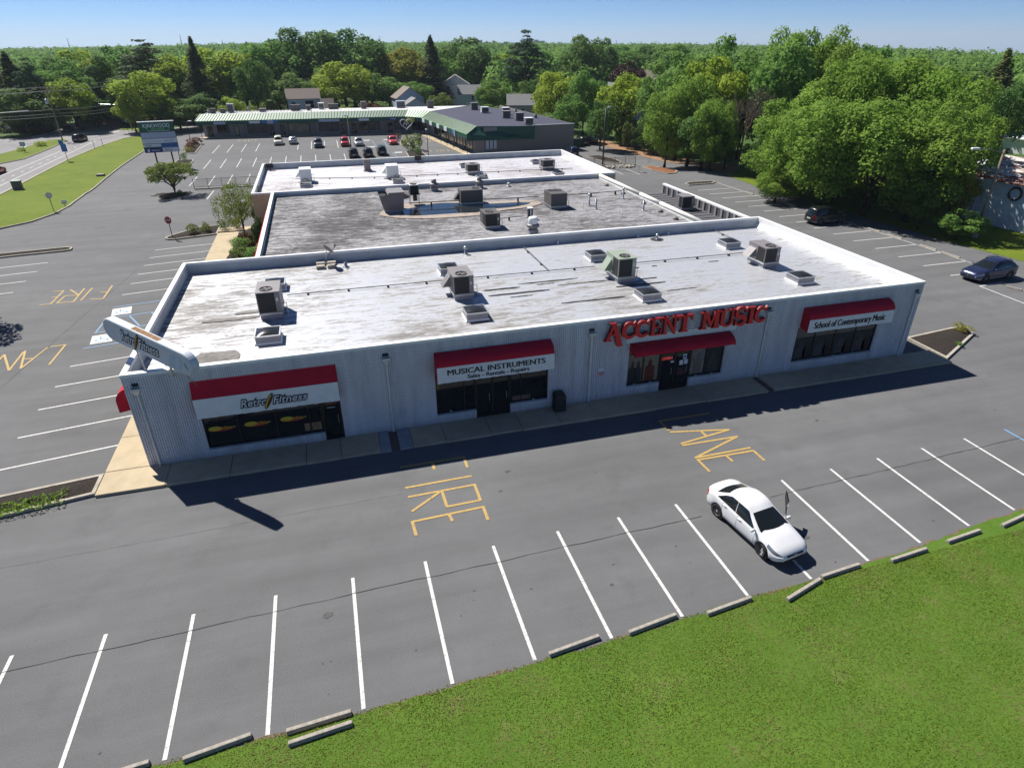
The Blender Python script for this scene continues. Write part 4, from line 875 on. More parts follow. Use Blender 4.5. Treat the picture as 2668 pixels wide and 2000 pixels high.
# ------------------------------------------------------------------ rooftop units (things resting on the roof)
def fan(par, x, y, z, r=.30):
    mb = MB(); mb.lathe([(r+.05, 0), (r+.05, .05), (r, .05), (r, 0)], 18, (x, y), cap=False); o = mb.build('fan_ring', M['hvacdark'], par, loc=(0, 0, z))
    MB().lathe([(r, .002), (.001, .003)], 18, (x, y), cap=False).build('fan_opening', M['coil'], o)
    b = MB()
    for k in range(4):
        a = math.pi/2*k+.3; b.poly([(x+.04*math.cos(a), y+.04*math.sin(a), .02), (x+r*.9*math.cos(a-.25), y+r*.9*math.sin(a-.25), .014), (x+r*.9*math.cos(a+.35), y+r*.9*math.sin(a+.35), .032)])
    b.lathe([(.07, .02), (.07, .045), (.001, .045)], 10, (x, y), cap=False); b.build('fan_blade', M['hvac'], o)
def unit(label, x0, x1, y0, y1, z0, hh, mat='hvac', fans=((.5, .3),), hood=None, coil='front', group='rooftop air conditioning units', fr=.3, leg=.28, name='rooftop_unit', louv=True):
    w_, d_ = x1-x0, y1-y0; t = thing(name, label, 'air conditioner', ((x0+x1)/2, (y0+y1)/2, z0), 0, group); a, b = w_/2, d_/2
    MB().box(-a+.04, a-.04, -b+.04, b-.04, 0, leg).build('curb', M['curb'], t)
    MB().box(-a-.02, a+.02, -b-.02, b+.02, leg, leg+.09).build('base_rail', M['galv'], t)
    MB().box(-a, a, -b, b, leg+.09, hh).build('cabinet', M[mat], t, bevel=.02)
    MB().box(-a-.02, a+.02, -b-.02, b+.02, hh, hh+.03).build('top_cover', M[mat], t, bevel=.008)
    if coil:
        g = MB(); z1, z2 = leg+.14, hh-.05; g.box(-a+.05, a-.28, -b-.014, -b-.002, z1, z2); c = g.build('coil', M['coil'], t)
        if louv:
            s = MB(); n = 12
            for k in range(n): zz = z1+(z2-z1)*(k+.3)/n; s.box(-a+.08, a-.34, -b-.02, -b-.015, zz, zz+.012)
            s.build('grille', M['hvacdark'], c)
        MB().box(-a-.014, -a-.002, -b+.08, -b+.45*d_, z1, z2).build('coil', M['coil'], t)
        MB().box(a-.28, a-.06, -b-.012, -b-.002, z1+.15, z2-.05).build('access_panel', M[mat], t)
        MB().box(a-.22, a-.13, -b-.03, -b-.013, z2-.45, z2-.28).build('disconnect', M['galv'], t)
    for u, v in fans: fan(t, -a+w_*u, -b+d_*v, hh+.032, fr)
    if hood == 'left':
        h = MB(); z1, z2 = leg+.25, hh-.25; y1_, y2 = -b+.55*d_, b-.1
        h.v = [(-a, y1_, z2), (-a, y2, z2), (-a-.5, y1_, z1), (-a-.5, y2, z1), (-a, y1_, z1), (-a, y2, z1)]; h.f = [(0, 2, 3, 1), (0, 4, 2), (1, 3, 5), (2, 4, 5, 3)]; h.build('hood', M[mat], t, recalc=True)
    MB().tube([(a, -b+.3, leg+.5), (a+.25, -b+.3, leg+.5), (a+.25, -b+.3, .08), (a+.5, -b+.5, .08)], .022, 6).build('conduit', M['galv'], t)
    return t
unit('grey rooftop unit nearest the surfboard sign on front roof', 6.08, 7.3, 6.7, 8.6, ZR, 1.55, 'hvac', ((.42, .28),))
unit('grey rooftop unit with bent conduit between second pair of front skylights', 16.9, 18.1, 6.6, 8.5, ZR, 1.45, 'hvac', ((.45, .25),), 'left')
unit('pale green rooftop unit with side hood on front roof', 27.35, 28.55, 6.7, 8.6, ZR, 1.55, 'hvacgreen', ((.5, .28),), 'left')
unit('grey rooftop unit with hood near right end of front roof', 37.9, 39.05, 6.7, 8.6, ZR, 1.35, 'hvac', ((.55, .25),), 'left')
Z2, Z3 = 4.48, 4.26
unit('small dark condenser cabinet just behind the front roof on weathered roof', 22.2, 23.42, 20.6, 22.4, Z2, 1.2, 'hvacdark', ((.4, .4),), None, 'front', leg=.15)
unit('large dark unit with two top fans on right of weathered roof', 29.4, 30.9, 25.6, 27.6, Z2, 1.3, 'hvacdark', ((.3, .72), (.72, .72)), None, None, leg=.15)
unit('dark sloped hood unit standing behind the roof puddle', 22.05, 24.1, 29.3, 30.7, Z2, 1.3, 'hvacdark', ((.75, .55),), 'left', None, leg=.12)
unit('beige grey unit on the low dark side roof', 41.3, 42.5, 23.7, 25.0, 4.0, 1.2, 'hvac', (), None, 'front', leg=.1)
unit('white boxy unit nearest the far left roof corner', 7.85, 9.05, 45.4, 47.0, Z3, 1.4, 'hvacwhite', (), 'left', None)
unit('white boxy unit in the middle of the far roof', 17.0, 18.3, 44.9, 46.5, Z3, 1.4, 'hvacwhite', (), 'left', None)
unit('pale grey unit right of middle on far roof', 26.05, 27.5, 44.9, 46.4, Z3, 1.1, 'hvac', ((.5, .5),), None, 'front')
unit('pale grey unit nearest the far right roof corner', 35.1, 36.6, 45.2, 46.7, Z3, 1.1, 'hvac', ((.5, .5),), None, 'front')
# the big make-up air duct unit
t = thing('duct_unit', 'big brown grey open topped duct unit beside the roof puddle', 'air handler', (15.9, 29.1, Z2))
b_ = MB(); b_.v = [(-.85, -.75, .25), (.85, -.75, .25), (.85, .9, .25), (-.85, .9, .25), (-1.15, -.85, 1.5), (.95, -.85, 1.6), (.95, 1.2, 1.6), (-1.15, 1.2, 1.5), (.95, -.85, 1.7), (.95, 1.2, 1.7), (-.35, -.85, 1.7), (-.35, 1.2, 1.7), (-.45, -.85, 1.55), (-.45, 1.2, 1.55)]
b_.f = [(3, 2, 1, 0), (0, 1, 5, 8, 10, 12, 4), (2, 3, 7, 13, 11, 9, 6), (0, 4, 7, 3), (1, 2, 6, 9, 8, 5), (8, 9, 11, 10), (10, 11, 13, 12)]
b_.build('cabinet', M['brownmetal'], t); MB().box(-.8, .8, -.7, .85, 0, .25).build('curb', M['curb'], t)
MB().box(-1.05, -.5, -.75, 1.1, 1.3, 1.32).build('intake', M['coil'], t)
MB().box(-.36, .97, -.87, 1.22, 1.7, 1.73).build('top_cover', M['hvac'], t)
nz = MB(); nz.v = [(.95, -.8, 1.6), (.95, .4, 1.6), (.95, .4, 1.1), (.95, -.8, 1.1), (1.5, -.3, 1.25), (1.5, .2, 1.25), (1.5, .2, 1.1), (1.5, -.3, 1.1)]; nz.f = [(0, 4, 5, 1), (1, 5, 6, 2), (2, 6, 7, 3), (3, 7, 4, 0), (4, 7, 6, 5)]; nz.build('discharge', M['brownmetal'], t, recalc=True)
# condenser on a stand
t = thing('condenser', 'square dark condenser raised on a pipe stand behind the big duct unit', 'air conditioner', (18.05, 31.0, Z2))
for x in (-.4, .4):
    for y in (-.4, .4): MB().bar((x, y, 0), (x, y, .95), .05).build('leg', M['galv'], t)
MB().box(-.5, .5, -.5, .5, .95, 1.0).build('platform', M['pipe'], t); MB().box(-.38, .38, -.38, .38, 1.0, 1.75).build('coil', M['coil'], t, bevel=.05); MB().box(-.41, .41, -.41, .41, 1.75, 1.82).build('top_cover', M['hvacwhite'], t, bevel=.04)
for x in (-.38, .38):
    for y in (-.38, .38): MB().bar((x, y, 1.0), (x, y, 1.75), .06).build('corner_post', M['hvac'], t)
fan(t, 0, 0, 1.822, .28); MB().box(-.1, .25, -.2, .1, .35, .85).build('valve_box', M['brick'], t)
# mushroom fans and pipe vents
def mush(label, x, y, z, s=1.0, m='galv', cat='exhaust fan', tall=False):
    t = thing('exhaust_fan', label, cat, (x, y, z), 0, 'rooftop exhaust fans')
    MB().box(-.32*s, .32*s, -.32*s, .32*s, 0, .3*s).build('curb', M['curb'], t)
    MB().lathe([(.30*s, .3*s), (.30*s, .4*s), (.46*s, .5*s), (.46*s, .62*s), (.38*s, .70*s)], 18).build('skirt', M[m], t, smooth=True)
    MB().lathe([(.30*s, .66*s), (.33*s, .70*s), (.33*s, 1.08*s), (.28*s, 1.15*s), (.01, 1.17*s)] if tall else [(.20*s, .70*s), (.24*s, .75*s), (.24*s, 1.02*s), (.01, 1.06*s)], 18).build('motor_cover', M['hvacwhite' if tall else m], t, smooth=True)
    return t
mush('white domed exhaust fan just behind the front roof parapet', 25.48, 18.5, Z2, 1.1, 'hvac', tall=True)
mush('metal exhaust fan left of the two along the far parapet', 20.82, 36.6, Z2, 1.05, 'hvac'); mush('metal exhaust fan right of the two along the far parapet', 25.5, 36.7, Z2, 1.0, 'hvac')
t = thing('flue', 'square black flue with pale cap beside the white exhaust fan', 'vent', (26.65, 23.0, Z2)); MB().box(-.18, .18, -.18, .18, 0, .85).build('stack', M['coil'], t); MB().box(-.22, .22, -.22, .22, .85, .93).build('cap', M['hvacwhite'], t); MB().box(-.06, .06, -.186, -.181, .3, .8).build('plate', M['hvacwhite'], t)
t = thing('flue', 'tall brown grey sheet metal stack near the far parapet', 'vent', (15.35, 51.0, Z3)); MB().box(-.36, .36, -.36, .36, 0, 1.3).build('stack', M['brownmetal'], t, bevel=.02); MB().box(-.5, .5, -.5, .5, 0, .1).build('base', M['curb'], t)
def vent(label, x, y, z, hh=.75, r=.075, capr=.12, m='galv', group='thin roof vent pipes'):
    t = thing('vent_pipe', label, 'vent pipe', (x, y, z), 0, group); MB().lathe([(r*2.2, 0), (r*1.2, .06), (r, .08), (r, hh)], 10).build('pipe', M[m], t, smooth=True)
    if capr: MB().lathe([(capr*.7, hh-.06), (capr, hh-.02), (capr, hh+.08), (.01, hh+.16)], 10).build('cap', M[m], t, smooth=True)
    else: MB().lathe([(r*1.02, hh), (.001, hh+.001)], 10, cap=False).build('mouth', M['coil'], t)
vent('capped metal vent pipe beyond the larger pair on weathered roof', 33.26, 26.2, Z2, .9); vent('open topped metal vent pipe nearest the two fan unit', 33.26, 24.6, Z2, .9, .085, 0); vent('capped metal vent pipe close to the long white pipe', 37.39, 27.9, Z2, .85); vent('open topped metal vent pipe at right of weathered roof', 37.04, 22.9, Z2, .85, .085, 0)
vent('thin white stub pipe beside the two fan unit', 32.27, 25.2, Z2, .55, .03, 0, 'whitepvc'); vent('thin white stub pipe nearest the front roof on weathered roof', 34.37, 21.5, Z2, .55, .03, 0, 'whitepvc')
vent('short round topped vent against the front roof back parapet', 19.5, 15.6, ZR, .42, .09, .15); vent('round topped vent in a dark tar ring on front roof', 34.4, 15.1, ZR, .3, .07, .12); MB().lathe([(.5, 0), (.48, .012), (.01, .014)], 16, (34.4, 15.1), cap=False).build('tar_ring', M['tar'], r1, loc=(0, 0, ZR+.02))
vent('small tin vent beside the satellite dish', 11.07, 15.0, ZR, .35, .11, 0); vent('squat white vent by the far parapet of weathered roof', 28.5, 36.4, Z2, .25, .12, .16, 'whitepvc')
for k, x in enumerate((26.7, 33.3, 35.9)): vent('tiny knob vent at parapet foot, %s of three from the left' % ORD[k], x, 16.1, ZR, .1, .05, .07, 'hvacwhite', 'knob vents along the front roof back parapet')
# gas piping on little blocks
def piping(label, pts, z, r=.026, blocks=2.4, group='gas piping on the roofs', hh=.12):
    t = thing('gas_pipe', label, 'pipe', (pts[0][0], pts[0][1], z), 0, group); o = Vector((pts[0][0], pts[0][1], 0))
    MB().tube([(x-o.x, y-o.y, hh) for x, y in pts], r, 6).build('pipe', M['pipe'], t)
    for a, b in zip(pts[:-1], pts[1:]):
        L_ = math.hypot(b[0]-a[0], b[1]-a[1]); n = max(1, int(L_/blocks))
        for k in range(n):
            s = (k+.5)/n; x, y = a[0]+(b[0]-a[0])*s-o.x, a[1]+(b[1]-a[1])*s-o.y; MB().box(x-.06, x+.06, y-.09, y+.09, 0, hh-r).build('support_block', M['black'], t)
piping('gas pipe between the two leftmost units of front roof', [(7.4, 10.15), (17.0, 10.1)], ZR); piping('gas pipe linking the second unit to the pale green unit', [(18.3, 10.1), (27.2, 10.0)], ZR); piping('gas pipe from pale green unit to the right end unit', [(28.6, 9.95), (38.6, 9.9)], ZR)
piping('gas pipe branch running to the front roof back parapet', [(23.9, 16.2), (23.95, 10.2)], ZR); piping('gas pipe running off the skylight at right end of front roof', [(39.9, 16.2), (39.85, 13.2)], ZR)
piping('long gas pipe on posts crossing the puddle', [(17.4, 29.9), (29.4, 29.1)], Z2, .04, 3.2, hh=.4); piping('gas pipe from the two fan unit to the white pipe', [(30.9, 29.3), (38.7, 29.8)], Z2, .035, 2.4, hh=.3); piping('short gas pipe beside the small dark condenser', [(23.5, 22.9), (26.1, 23.0)], Z2, .03, 1.4, hh=.25); piping('gas pipe along the middle of the far roof', [(7.3, 47.8), (16.9, 45.8), (28.5, 45.5), (38.7, 44.9)], Z3, .035, 2.2)
t = thing('white_pipe', 'long white pipe along right edge of the weathered roof', 'pipe', (39.17, 16.8, 0)); ys = [0, 6.9, 7.0, 11.0, 11.1, 20.9]
for a, b in ((0, 6.95), (7.0, 11.0), (11.05, 20.9)): MB().tube([(0, a, 4.8), (0, b, 4.8)], .17, 14).build('pipe_length', M['whitepvc'], t, smooth=True)
for y in (2.5, 5.2, 8.5, 13, 17): MB().lathe([(.25, 0), (.20, .12), (.08, .2)], 10, (-.9, y)).build('roof_drain_hood', M['pipe'], t, loc=(0, 0, Z2))
# satellite dish on ballast blocks
t = thing('satellite_dish', 'grey satellite dish on ballast blocks at back of front roof', 'satellite dish', (9.85, 15.4, ZR))
for x in (-.42, .32):
    for y in (-.3, .45): MB().box(x-.28, x+.28, y-.2, y+.2, 0, .22).build('ballast_block', M['kerb'], t, bevel=.01)
MB().tube([(0, .1, .1), (0, .1, .75), (.1, .0, 1.05)], .035, 8).build('mast', M['galv'], t); MB().bar((-.5, .1, .25), (.5, .1, .25), .05).build('foot_bar', M['galv'], t)
dsh = MB(); dsh.grid(lambda u, v: (.46*u*math.cos(2*math.pi*v), .46*u*math.sin(2*math.pi*v), .16*u*u), 6, 20); o = dsh.build('reflector', M['hvac'], t, smooth=True); o.matrix_local = Matrix.Translation((.15, -.05, 1.15)) @ Matrix.Rotation(R(25), 4, 'Z') @ Matrix.Rotation(R(48), 4, 'Y'); sm = o.modifiers.new('solid', 'SOLIDIFY'); sm.thickness = .015
MB().tube([(.18, -.1, .8), (.62, .05, 1.25), (.70, .08, 1.38)], .02, 6).build('feed_arm', M['hvacdark'], t); MB().box(.62, .76, .02, .14, 1.36, 1.46).build('feed_horn', M['hvacdark'], t)
for k, (x, y) in enumerate(((21.9, 55.0), (4.3, 54.6))):
    t = thing('floodlight', ('black floodlight box hung on the far parapet', 'black floodlight in the far left roof corner')[k], 'lamp', (x, y, 4.3), 0, 'roof floodlights'); MB().box(-.4, .4, -.12, .1, .25, .75).build('housing', M['black'], t, bevel=.03); MB().box(-.05, .05, -.05, .05, 0, .25).build('bracket', M['steel'], t)
# ------------------------------------------------------------------ the L-shaped strip mall with green canopy (lower lot)
mall = thing('strip_mall', 'L shaped strip mall with green standing seam canopy at back of the lower lot', 'building', (0, 0, -2.1))
SEG = [((-15.6, 143.7), (9.1, 141.3)), ((9.1, 140.5), (31.5, 138.6)), ((31.5, 138.6), (36.0, 133.4)), ((36.0, 133.4), (39.7, 101.4))]
def frame_of(s):
    a, b = Vector(s[0]), Vector(s[1]); d = (b-a).normalized(); n = Vector((d.y, -d.x)); return a, b, d, n, (b-a).length
OV = 2.1
mit = []
for i, s in enumerate(SEG):
    a, b, d, n, L_ = frame_of(s)
    e0, e1 = a+n*OV, b+n*OV; r0, r1 = a-n*.25, b-n*.25
    if i == 0: e0 -= d*.9
    if i == 3: e1 += d*1.2; r1 += d*.3
    mit.append([e0, e1, r0, r1])
def isect(p, d, q, e):
    k = d.x*e.y-d.y*e.x; t = ((q.x-p.x)*e.y-(q.y-p.y)*e.x)/k; return p+d*t
for i in (1, 2):
    d0 = frame_of(SEG[i])[2]; d1 = frame_of(SEG[i+1])[2]
    for k, m_ in ((0, 1), (2, 3)):
        q = isect(mit[i][k], d0, mit[i+1][k], d1); mit[i][m_] = q; mit[i+1][k] = q
for i, s in enumerate(SEG):
    a, b, d, n, L_ = frame_of(s); e0, e1, r0, r1 = mit[i]
    h0 = .12 if i else 0.0
    zt, zf, zb = 4.95+h0, 3.7+h0, 2.85+h0
    MB().poly([(*a, 0), (*b, 0), (*b, zf), (*a, zf)]).build('wall', M['mallwall'], mall)
    c = MB(); c.poly([(*e0, zf), (*e1, zf), (*r1, zt), (*r0, zt)]); c.poly([(*r0, zt), (*r1, zt), (*(r1-n*.12), zt), (*(r0-n*.12), zt)])
    nr = int((e1-e0).length/.62)
    for k in range(nr+1):
        t = k/nr; p0 = e0.lerp(e1, t); p1 = r0.lerp(r1, t); c.bar((*p0, zf+.05), (*p1, zt+.05), .09, .12)
    cr = c.build('canopy_roof', M['greenmetal' if i < 2 else 'greenpan'], mall)
    f = MB(); f.poly([(*e0, zb), (*e1, zb), (*e1, zf), (*e0, zf)]); f.poly([(*(e0-n*.02), zb), (*(e1-n*.02), zb), (*b, zb), (*a, zb)]); f.build('canopy_fascia', M['greenfascia'], cr)
    f = MB(); f.bar((*(e0+n*.03), zf-.02), (*(e1+n*.03), zf-.02), .06, .1); f.build('canopy_gutter', M['limegreen'], cr)
    np_ = int(L_/4.2)
    for k in range(np_+1):
        p_ = e0.lerp(e1, (k+.15)/(np_+.3))-n*.2; MB().tube([(*p_, .1), (*p_, zb)], .06, 6).build('canopy_post', M['steel'], mall)
# end returns of the canopy
e0, e1, r0, r1 = mit[0]; MB().poly([(*e0, 3.7), (*r0, 4.95), (r0.x, r0.y+.5, 3.7)]).poly([(*e0, 2.85), (*e0, 3.7), (r0.x, r0.y+.5, 3.7), (r0.x, r0.y+.5, 2.85)]).build('canopy_end', M['greenfascia'], mall)
e0, e1, r0, r1 = mit[3]; MB().poly([(*e1, 2.6), (51.2, 99.0, 2.6), (51.2, 99.0, 4.98), (*r1, 5.07), (*e1, 3.82)]).build('canopy_end', M['greenfascia'], mall)
MB().poly([(-15.6, 143.7, 0), (-15.6, 143.7, 4.4), (-14.6, 152, 4.4), (-14.6, 152, 0)]).build('wall', M['mallwarm'], mall)
MB().poly([(39.7, 101.4, 0), (41.2, 100.3, 0), (41.2, 100.3, 2.8), (39.7, 101.4, 2.8)]).build('wall', M['mallwarm'], mall)
MB().poly([(41.2, 100.3, 0), (60.2, 100.9, 0), (60.2, 100.9, 4.9), (51.3, 100.6, 4.9), (41.2, 100.3, 4.9)]).build('wall', M['mallwall'], mall)
MB().poly([(60.2, 100.9, 0), (57, 148, 0), (57, 148, 4.8), (60.2, 100.9, 4.9)]).build('wall', M['mallwall'], mall)
MB().poly([(-15.2, 143.9, 4.9), (9.2, 141.6, 4.9), (9.2, 152, 4.6), (-14.8, 152.5, 4.6)]).build('roof', M['mallroof'], mall)
MB().poly([(9.25, 140.9, 5.0), (32, 138.9, 5.0), (37.2, 134, 5.0), (50, 147, 4.9), (30, 150.5, 4.7), (9.25, 153, 4.7)]).build('roof', M['mallroof'], mall)
MB().poly([(36.6, 133.9, 5.02), (40.4, 100.8, 4.9), (60.1, 101.0, 4.9), (57, 128, 4.9), (50, 147, 5.02)]).build('roof', M['navyroof'], mall)
for k in range(58):
    t = k/58; x = -15+46*t; y0 = float(np.interp(x, [-15.2, 9.2, 9.21, 32], [144.0, 141.7, 141.0, 139.1])); z0 = 4.92 if x < 9.2 else 5.02
    MB().bar((x, y0, z0), (x+.6, y0+10.5, z0-.27), .12, .1).build('roof_rib', M['parapet'], mall)
MB().bar((36.7, 133.8, 5.05), (50, 147, 5.05), .3, .12).build('roof_edge', M['greenpan'], mall); MB().bar((51.3, 100.55, 4.93), (60.2, 100.85, 4.93), .3, .14).build('roof_edge', M['parapet'], mall)
def onseg(i, t0, t1, z0, z1, off, mat, name, par=None, thick=.05):
    a, b, d, n, L_ = frame_of(SEG[i])
    p0, p1 = a+d*t0+n*off, a+d*t1+n*off; q0, q1 = p0+n*thick, p1+n*thick
    return MB().prism(ccw([tuple(p0), tuple(p1), tuple(q1), tuple(q0)]), z0, z1).build(name, M[mat], par or mall)
M['warmlit'] = plain('lit_pane_tone', (.32, .27, .18), .6, var=.35, scale=.8); M['display'] = plain('shop_display', (.05, .045, .05), .3, var=.7, scale=1.4); M['doory'] = plain('cream_door', (.40, .34, .22), .6)  # first colour paints in the glow and reflections of a lit shop window
def shop(i, t0, t1, z0, z1, mat='glass'):
    f = onseg(i, t0-.08, t1+.08, z0-.08, z1+.08, .02, 'frame', 'window', thick=.04); n = max(1, round((t1-t0)/1.5))
    for k in range(n): onseg(i, t0+(t1-t0)*k/n+.03, t0+(t1-t0)*(k+1)/n-.03, z0, z1, .065, mat, 'pane', f, .015)
def sdoor(i, t0, t1, mat='glass', fr='frame'):
    f = onseg(i, t0-.1, t1+.1, 0.12, 2.35, .02, fr, 'door', thick=.05); onseg(i, t0+.06, t1-.06, .35, 2.2, .075, mat, 'pane', f, .015); onseg(i, t1-.16, t1-.1, 1.0, 1.25, .095, 'galv', 'handle', f, .04)
shop(0, 3.1, 5.6, .8, 2.6); sdoor(0, 6.9, 7.8, 'doory', 'black'); shop(0, 9.8, 14.3, .7, 2.6, 'display'); sdoor(0, 14.8, 15.8); sdoor(0, 17.3, 18.2); shop(0, 19.2, 24.0, .7, 2.6, 'warmlit'); sdoor(0, .9, 1.9)
shop(1, 1.3, 6.0, .8, 2.7, 'display'); sdoor(1, 6.5, 7.5); sdoor(1, 9.0, 10.0); shop(1, 10.6, 15.6, .8, 2.7); sdoor(1, 17.5, 18.6); shop(1, 19.0, 22.2, .8, 2.6, 'display')
shop(2, 1.2, 5.6, .7, 2.6)
for t in (3.2, 9.4, 15.4, 21.2): shop(3, t, t+3.2, .6, 2.7); sdoor(3, t+3.9, t+4.9)
shop(3, 27, 30.5, .5, 2.7)
for x in (41.6, 42.4, 43.2): MB().box(x, x+.55, 100.22, 100.26, .9, 2.5).build('window', M['signwhite'], mall); 
def board(i, t0, t1, z0, z1, mat, name='shop_sign'): return onseg(i, t0, t1, z0, z1, OV+.03, mat, name, thick=.12)
board(0, 3.0, 5.6, 2.95, 3.5, 'signgrey'); board(0, 10.8, 13.2, 3.0, 3.55, 'signwhite'); board(0, 13.6, 14.8, 2.95, 3.6, 'signblue'); board(0, 14.8, 16.1, 2.9, 3.62, 'signgrey'); board(0, 16.1, 17.2, 2.95, 3.6, 'signblue')
board(1, 1.6, 6.4, 3.1, 3.65, 'signgrey'); board(1, 10.8, 13.2, 3.1, 3.65, 'signwhite'); b = board(1, 17.2, 19.6, 3.1, 3.65, 'signnavy'); onseg(1, 18.2, 19.4, 3.3, 3.45, OV+.16, 'signwhite', 'sign_print', b, .01); board(2, 1.3, 3.9, 2.75, 3.6, 'signyellow')
for t in (1.2, 7.4, 13.1, 18.6): board(3, t, t+2.0, 2.95, 3.75, 'signwhite')
board(3, 24.2, 25.6, 3.0, 3.7, 'signblue'); b = onseg(3, 25.8, 26.4, 2.7, 4.0, OV+.03, 'signgrey', 'shop_sign', thick=.2)
# mall sidewalk
ms = thing('mall_sidewalk', None, None, (0, 0, -2.1)); tag(ms, kind='structure')
for i, s in enumerate(SEG):
    a, b, d, n, L_ = frame_of(s); k = max(1, int(L_/3.2)); e0, e1 = mit[i][0]+n*.5, mit[i][1]+n*.5
    for j in range(k):
        p0, p1 = e0.lerp(e1, j/k+.003), e0.lerp(e1, (j+1)/k-.003); q0, q1 = a.lerp(b, j/k+.003), a.lerp(b, (j+1)/k-.003)
        MB().prism(ccw([tuple(p0), tuple(p1), tuple(q1), tuple(q0)]), 0, .13+.004*(j % 3)).build('slab', M['walk'], ms)
# boxes on the mall roof
def rbox(label, x, y, z, w_, d_, h_, m='hvac', cap=None, nm='rooftop_unit', cat='air conditioner'):
    t = thing(nm, label, cat, (x, y, z), 0, 'units on the strip mall roof'); MB().box(-w_/2, w_/2, -d_/2, d_/2, .15, h_).build('cabinet', M[m], t, bevel=.03); MB().box(-w_/2+.1, w_/2-.1, -d_/2+.1, d_/2-.1, 0, .15).build('curb', M['curb'], t)
    MB().box(-w_/2-.05, w_/2+.05, -d_/2-.05, d_/2+.05, h_, h_+.06).build('top_cover', M[cap or m], t)
    MB().box(-w_/2+.1, w_/2-.1, -d_/2-.012, -d_/2-.002, .3, h_-.12).build('coil', M['hvacdark'], t)
zz = 2.75
for q in (('dark square unit on left end of the mall roof', -13.0, 146, 1.1, 1.1, 1.1, 'hvacdark'), ('second dark unit from left end of mall roof', -10.9, 146.3, 1.2, 1.0, .9, 'hvacdark'), ('tall pale unit with light sides on left of mall roof', -9.2, 147.2, 1.4, 1.2, 1.9, 'signgrey'), ('low grey unit in the middle of the left mall roof', -2.1, 147.3, 1.6, 1.2, .7, 'hvac'), ('wide dark unit right of middle on left mall roof', 5.5, 147.5, 2.2, 1.4, 1.3, 'hvacdark'),
          ('small grey unit at the step of the mall roof', 8.5, 147.8, 1.1, 1.0, 1.1, 'hvac'), ('white cube unit just right of the mall roof step', 11.6, 150, 1.4, 1.2, 1.4, 'hvacwhite'), ('low dark unit beside white cube on mall roof', 14.5, 149.5, 2.4, 1.6, 1.1, 'hvacdark'), ('upright pale unit near centre of right mall roof', 21.8, 147.8, 1.3, 1.1, 1.6, 'hvac'), ('wide blue grey unit before the corner of mall roof', 30.9, 147, 2.2, 1.6, 1.6, 'signgrey'), ('grey unit with curved duct at mall roof corner', 37.8, 143, 1.5, 1.2, 1.8, 'hvacdark')):
    rbox(q[0], q[1], q[2], zz, q[3], q[4], q[5], q[6])
for q in (('brown topped unit at back of navy mall roof', 47.2, 135, 1.6, 1.4, 1.6, 'brownmetal', 'hvac'), ('white topped unit second from back on navy roof', 47.9, 127, 1.7, 1.3, 1.3, 'hvacwhite', 'hvacwhite'), ('white unit on legs in middle of navy roof', 51.6, 122, 1.6, 1.4, 1.5, 'hvac', 'hvacwhite'), ('beige unit in the middle row of navy roof', 49.9, 115.6, 1.7, 1.5, 1.4, 'hvac', 'hvac'), ('beige unit second nearest on navy roof', 51.2, 110, 1.7, 1.5, 1.5, 'hvac', 'hvac'), ('beige unit nearest the green end panel on navy roof', 51.1, 102.8, 1.6, 1.4, 1.2, 'hvac', 'coping')):
    rbox(q[0], q[1], q[2], 2.8, q[3], q[4], q[5], q[6], q[7])
for lb, x, y in (('thin capped fan at right edge of navy roof', 56, 113.6), ('capped fan behind the beige units of navy roof', 54.8, 125), ('round white vent at left end of mall roof', -14.1, 147.3), ('silver oval vent on left mall roof', -5.5, 151)): mush(lb, x, y, 2.75, .95, 'hvac')
# ------------------------------------------------------------------ cars
CARS = {
 'sedan': dict(L=4.37, W=1.70, wb=2.57, r=.315, deck=[(-2.18, .80), (-2.12, .98), (-1.95, 1.04), (-1.55, 1.05), (-.6, .99), (.4, .95), (.95, .96), (1.5, .86), (1.95, .71), (2.12, .60), (2.185, .50)], belt=[(-2.2, .86), (-1.5, .97), (-.5, .93), (.6, .87), (1.2, .82), (2.0, .64), (2.2, .50)], A0=1.16, A1=.24, C1=-1.0, C0=-1.72, zr=1.45, tl=.13),
 'suv': dict(L=4.5, W=1.82, wb=2.65, r=.37, deck=[(-2.25, .80), (-2.2, 1.05), (-2.1, 1.1), (-1.0, 1.08), (.4, 1.05), (.95, 1.06), (1.6, 1.0), (2.05, .90), (2.2, .72), (2.25, .55)], belt=[(-2.25, .95), (-2.0, 1.06), (-.5, 1.04), (.6, 1.0), (1.3, .94), (2.05, .82), (2.25, .6)], A0=1.05, A1=.40, C1=-1.85, C0=-2.16, zr=1.76, tl=.15),
 'wagon': dict(L=4.8, W=1.84, wb=2.74, r=.36, deck=[(-2.4, .78), (-2.34, 1.02), (-2.2, 1.08), (-1.0, 1.04), (.5, 1.0), (1.05, 1.01), (1.7, .92), (2.2, .78), (2.36, .62), (2.4, .5)], belt=[(-2.4, .95), (-2.0, 1.06), (-.5, 1.0), (.6, .95), (1.4, .88), (2.2, .68), (2.4, .5)], A0=1.12, A1=.28, C1=-1.55, C0=-2.22, zr=1.62, tl=.14)}
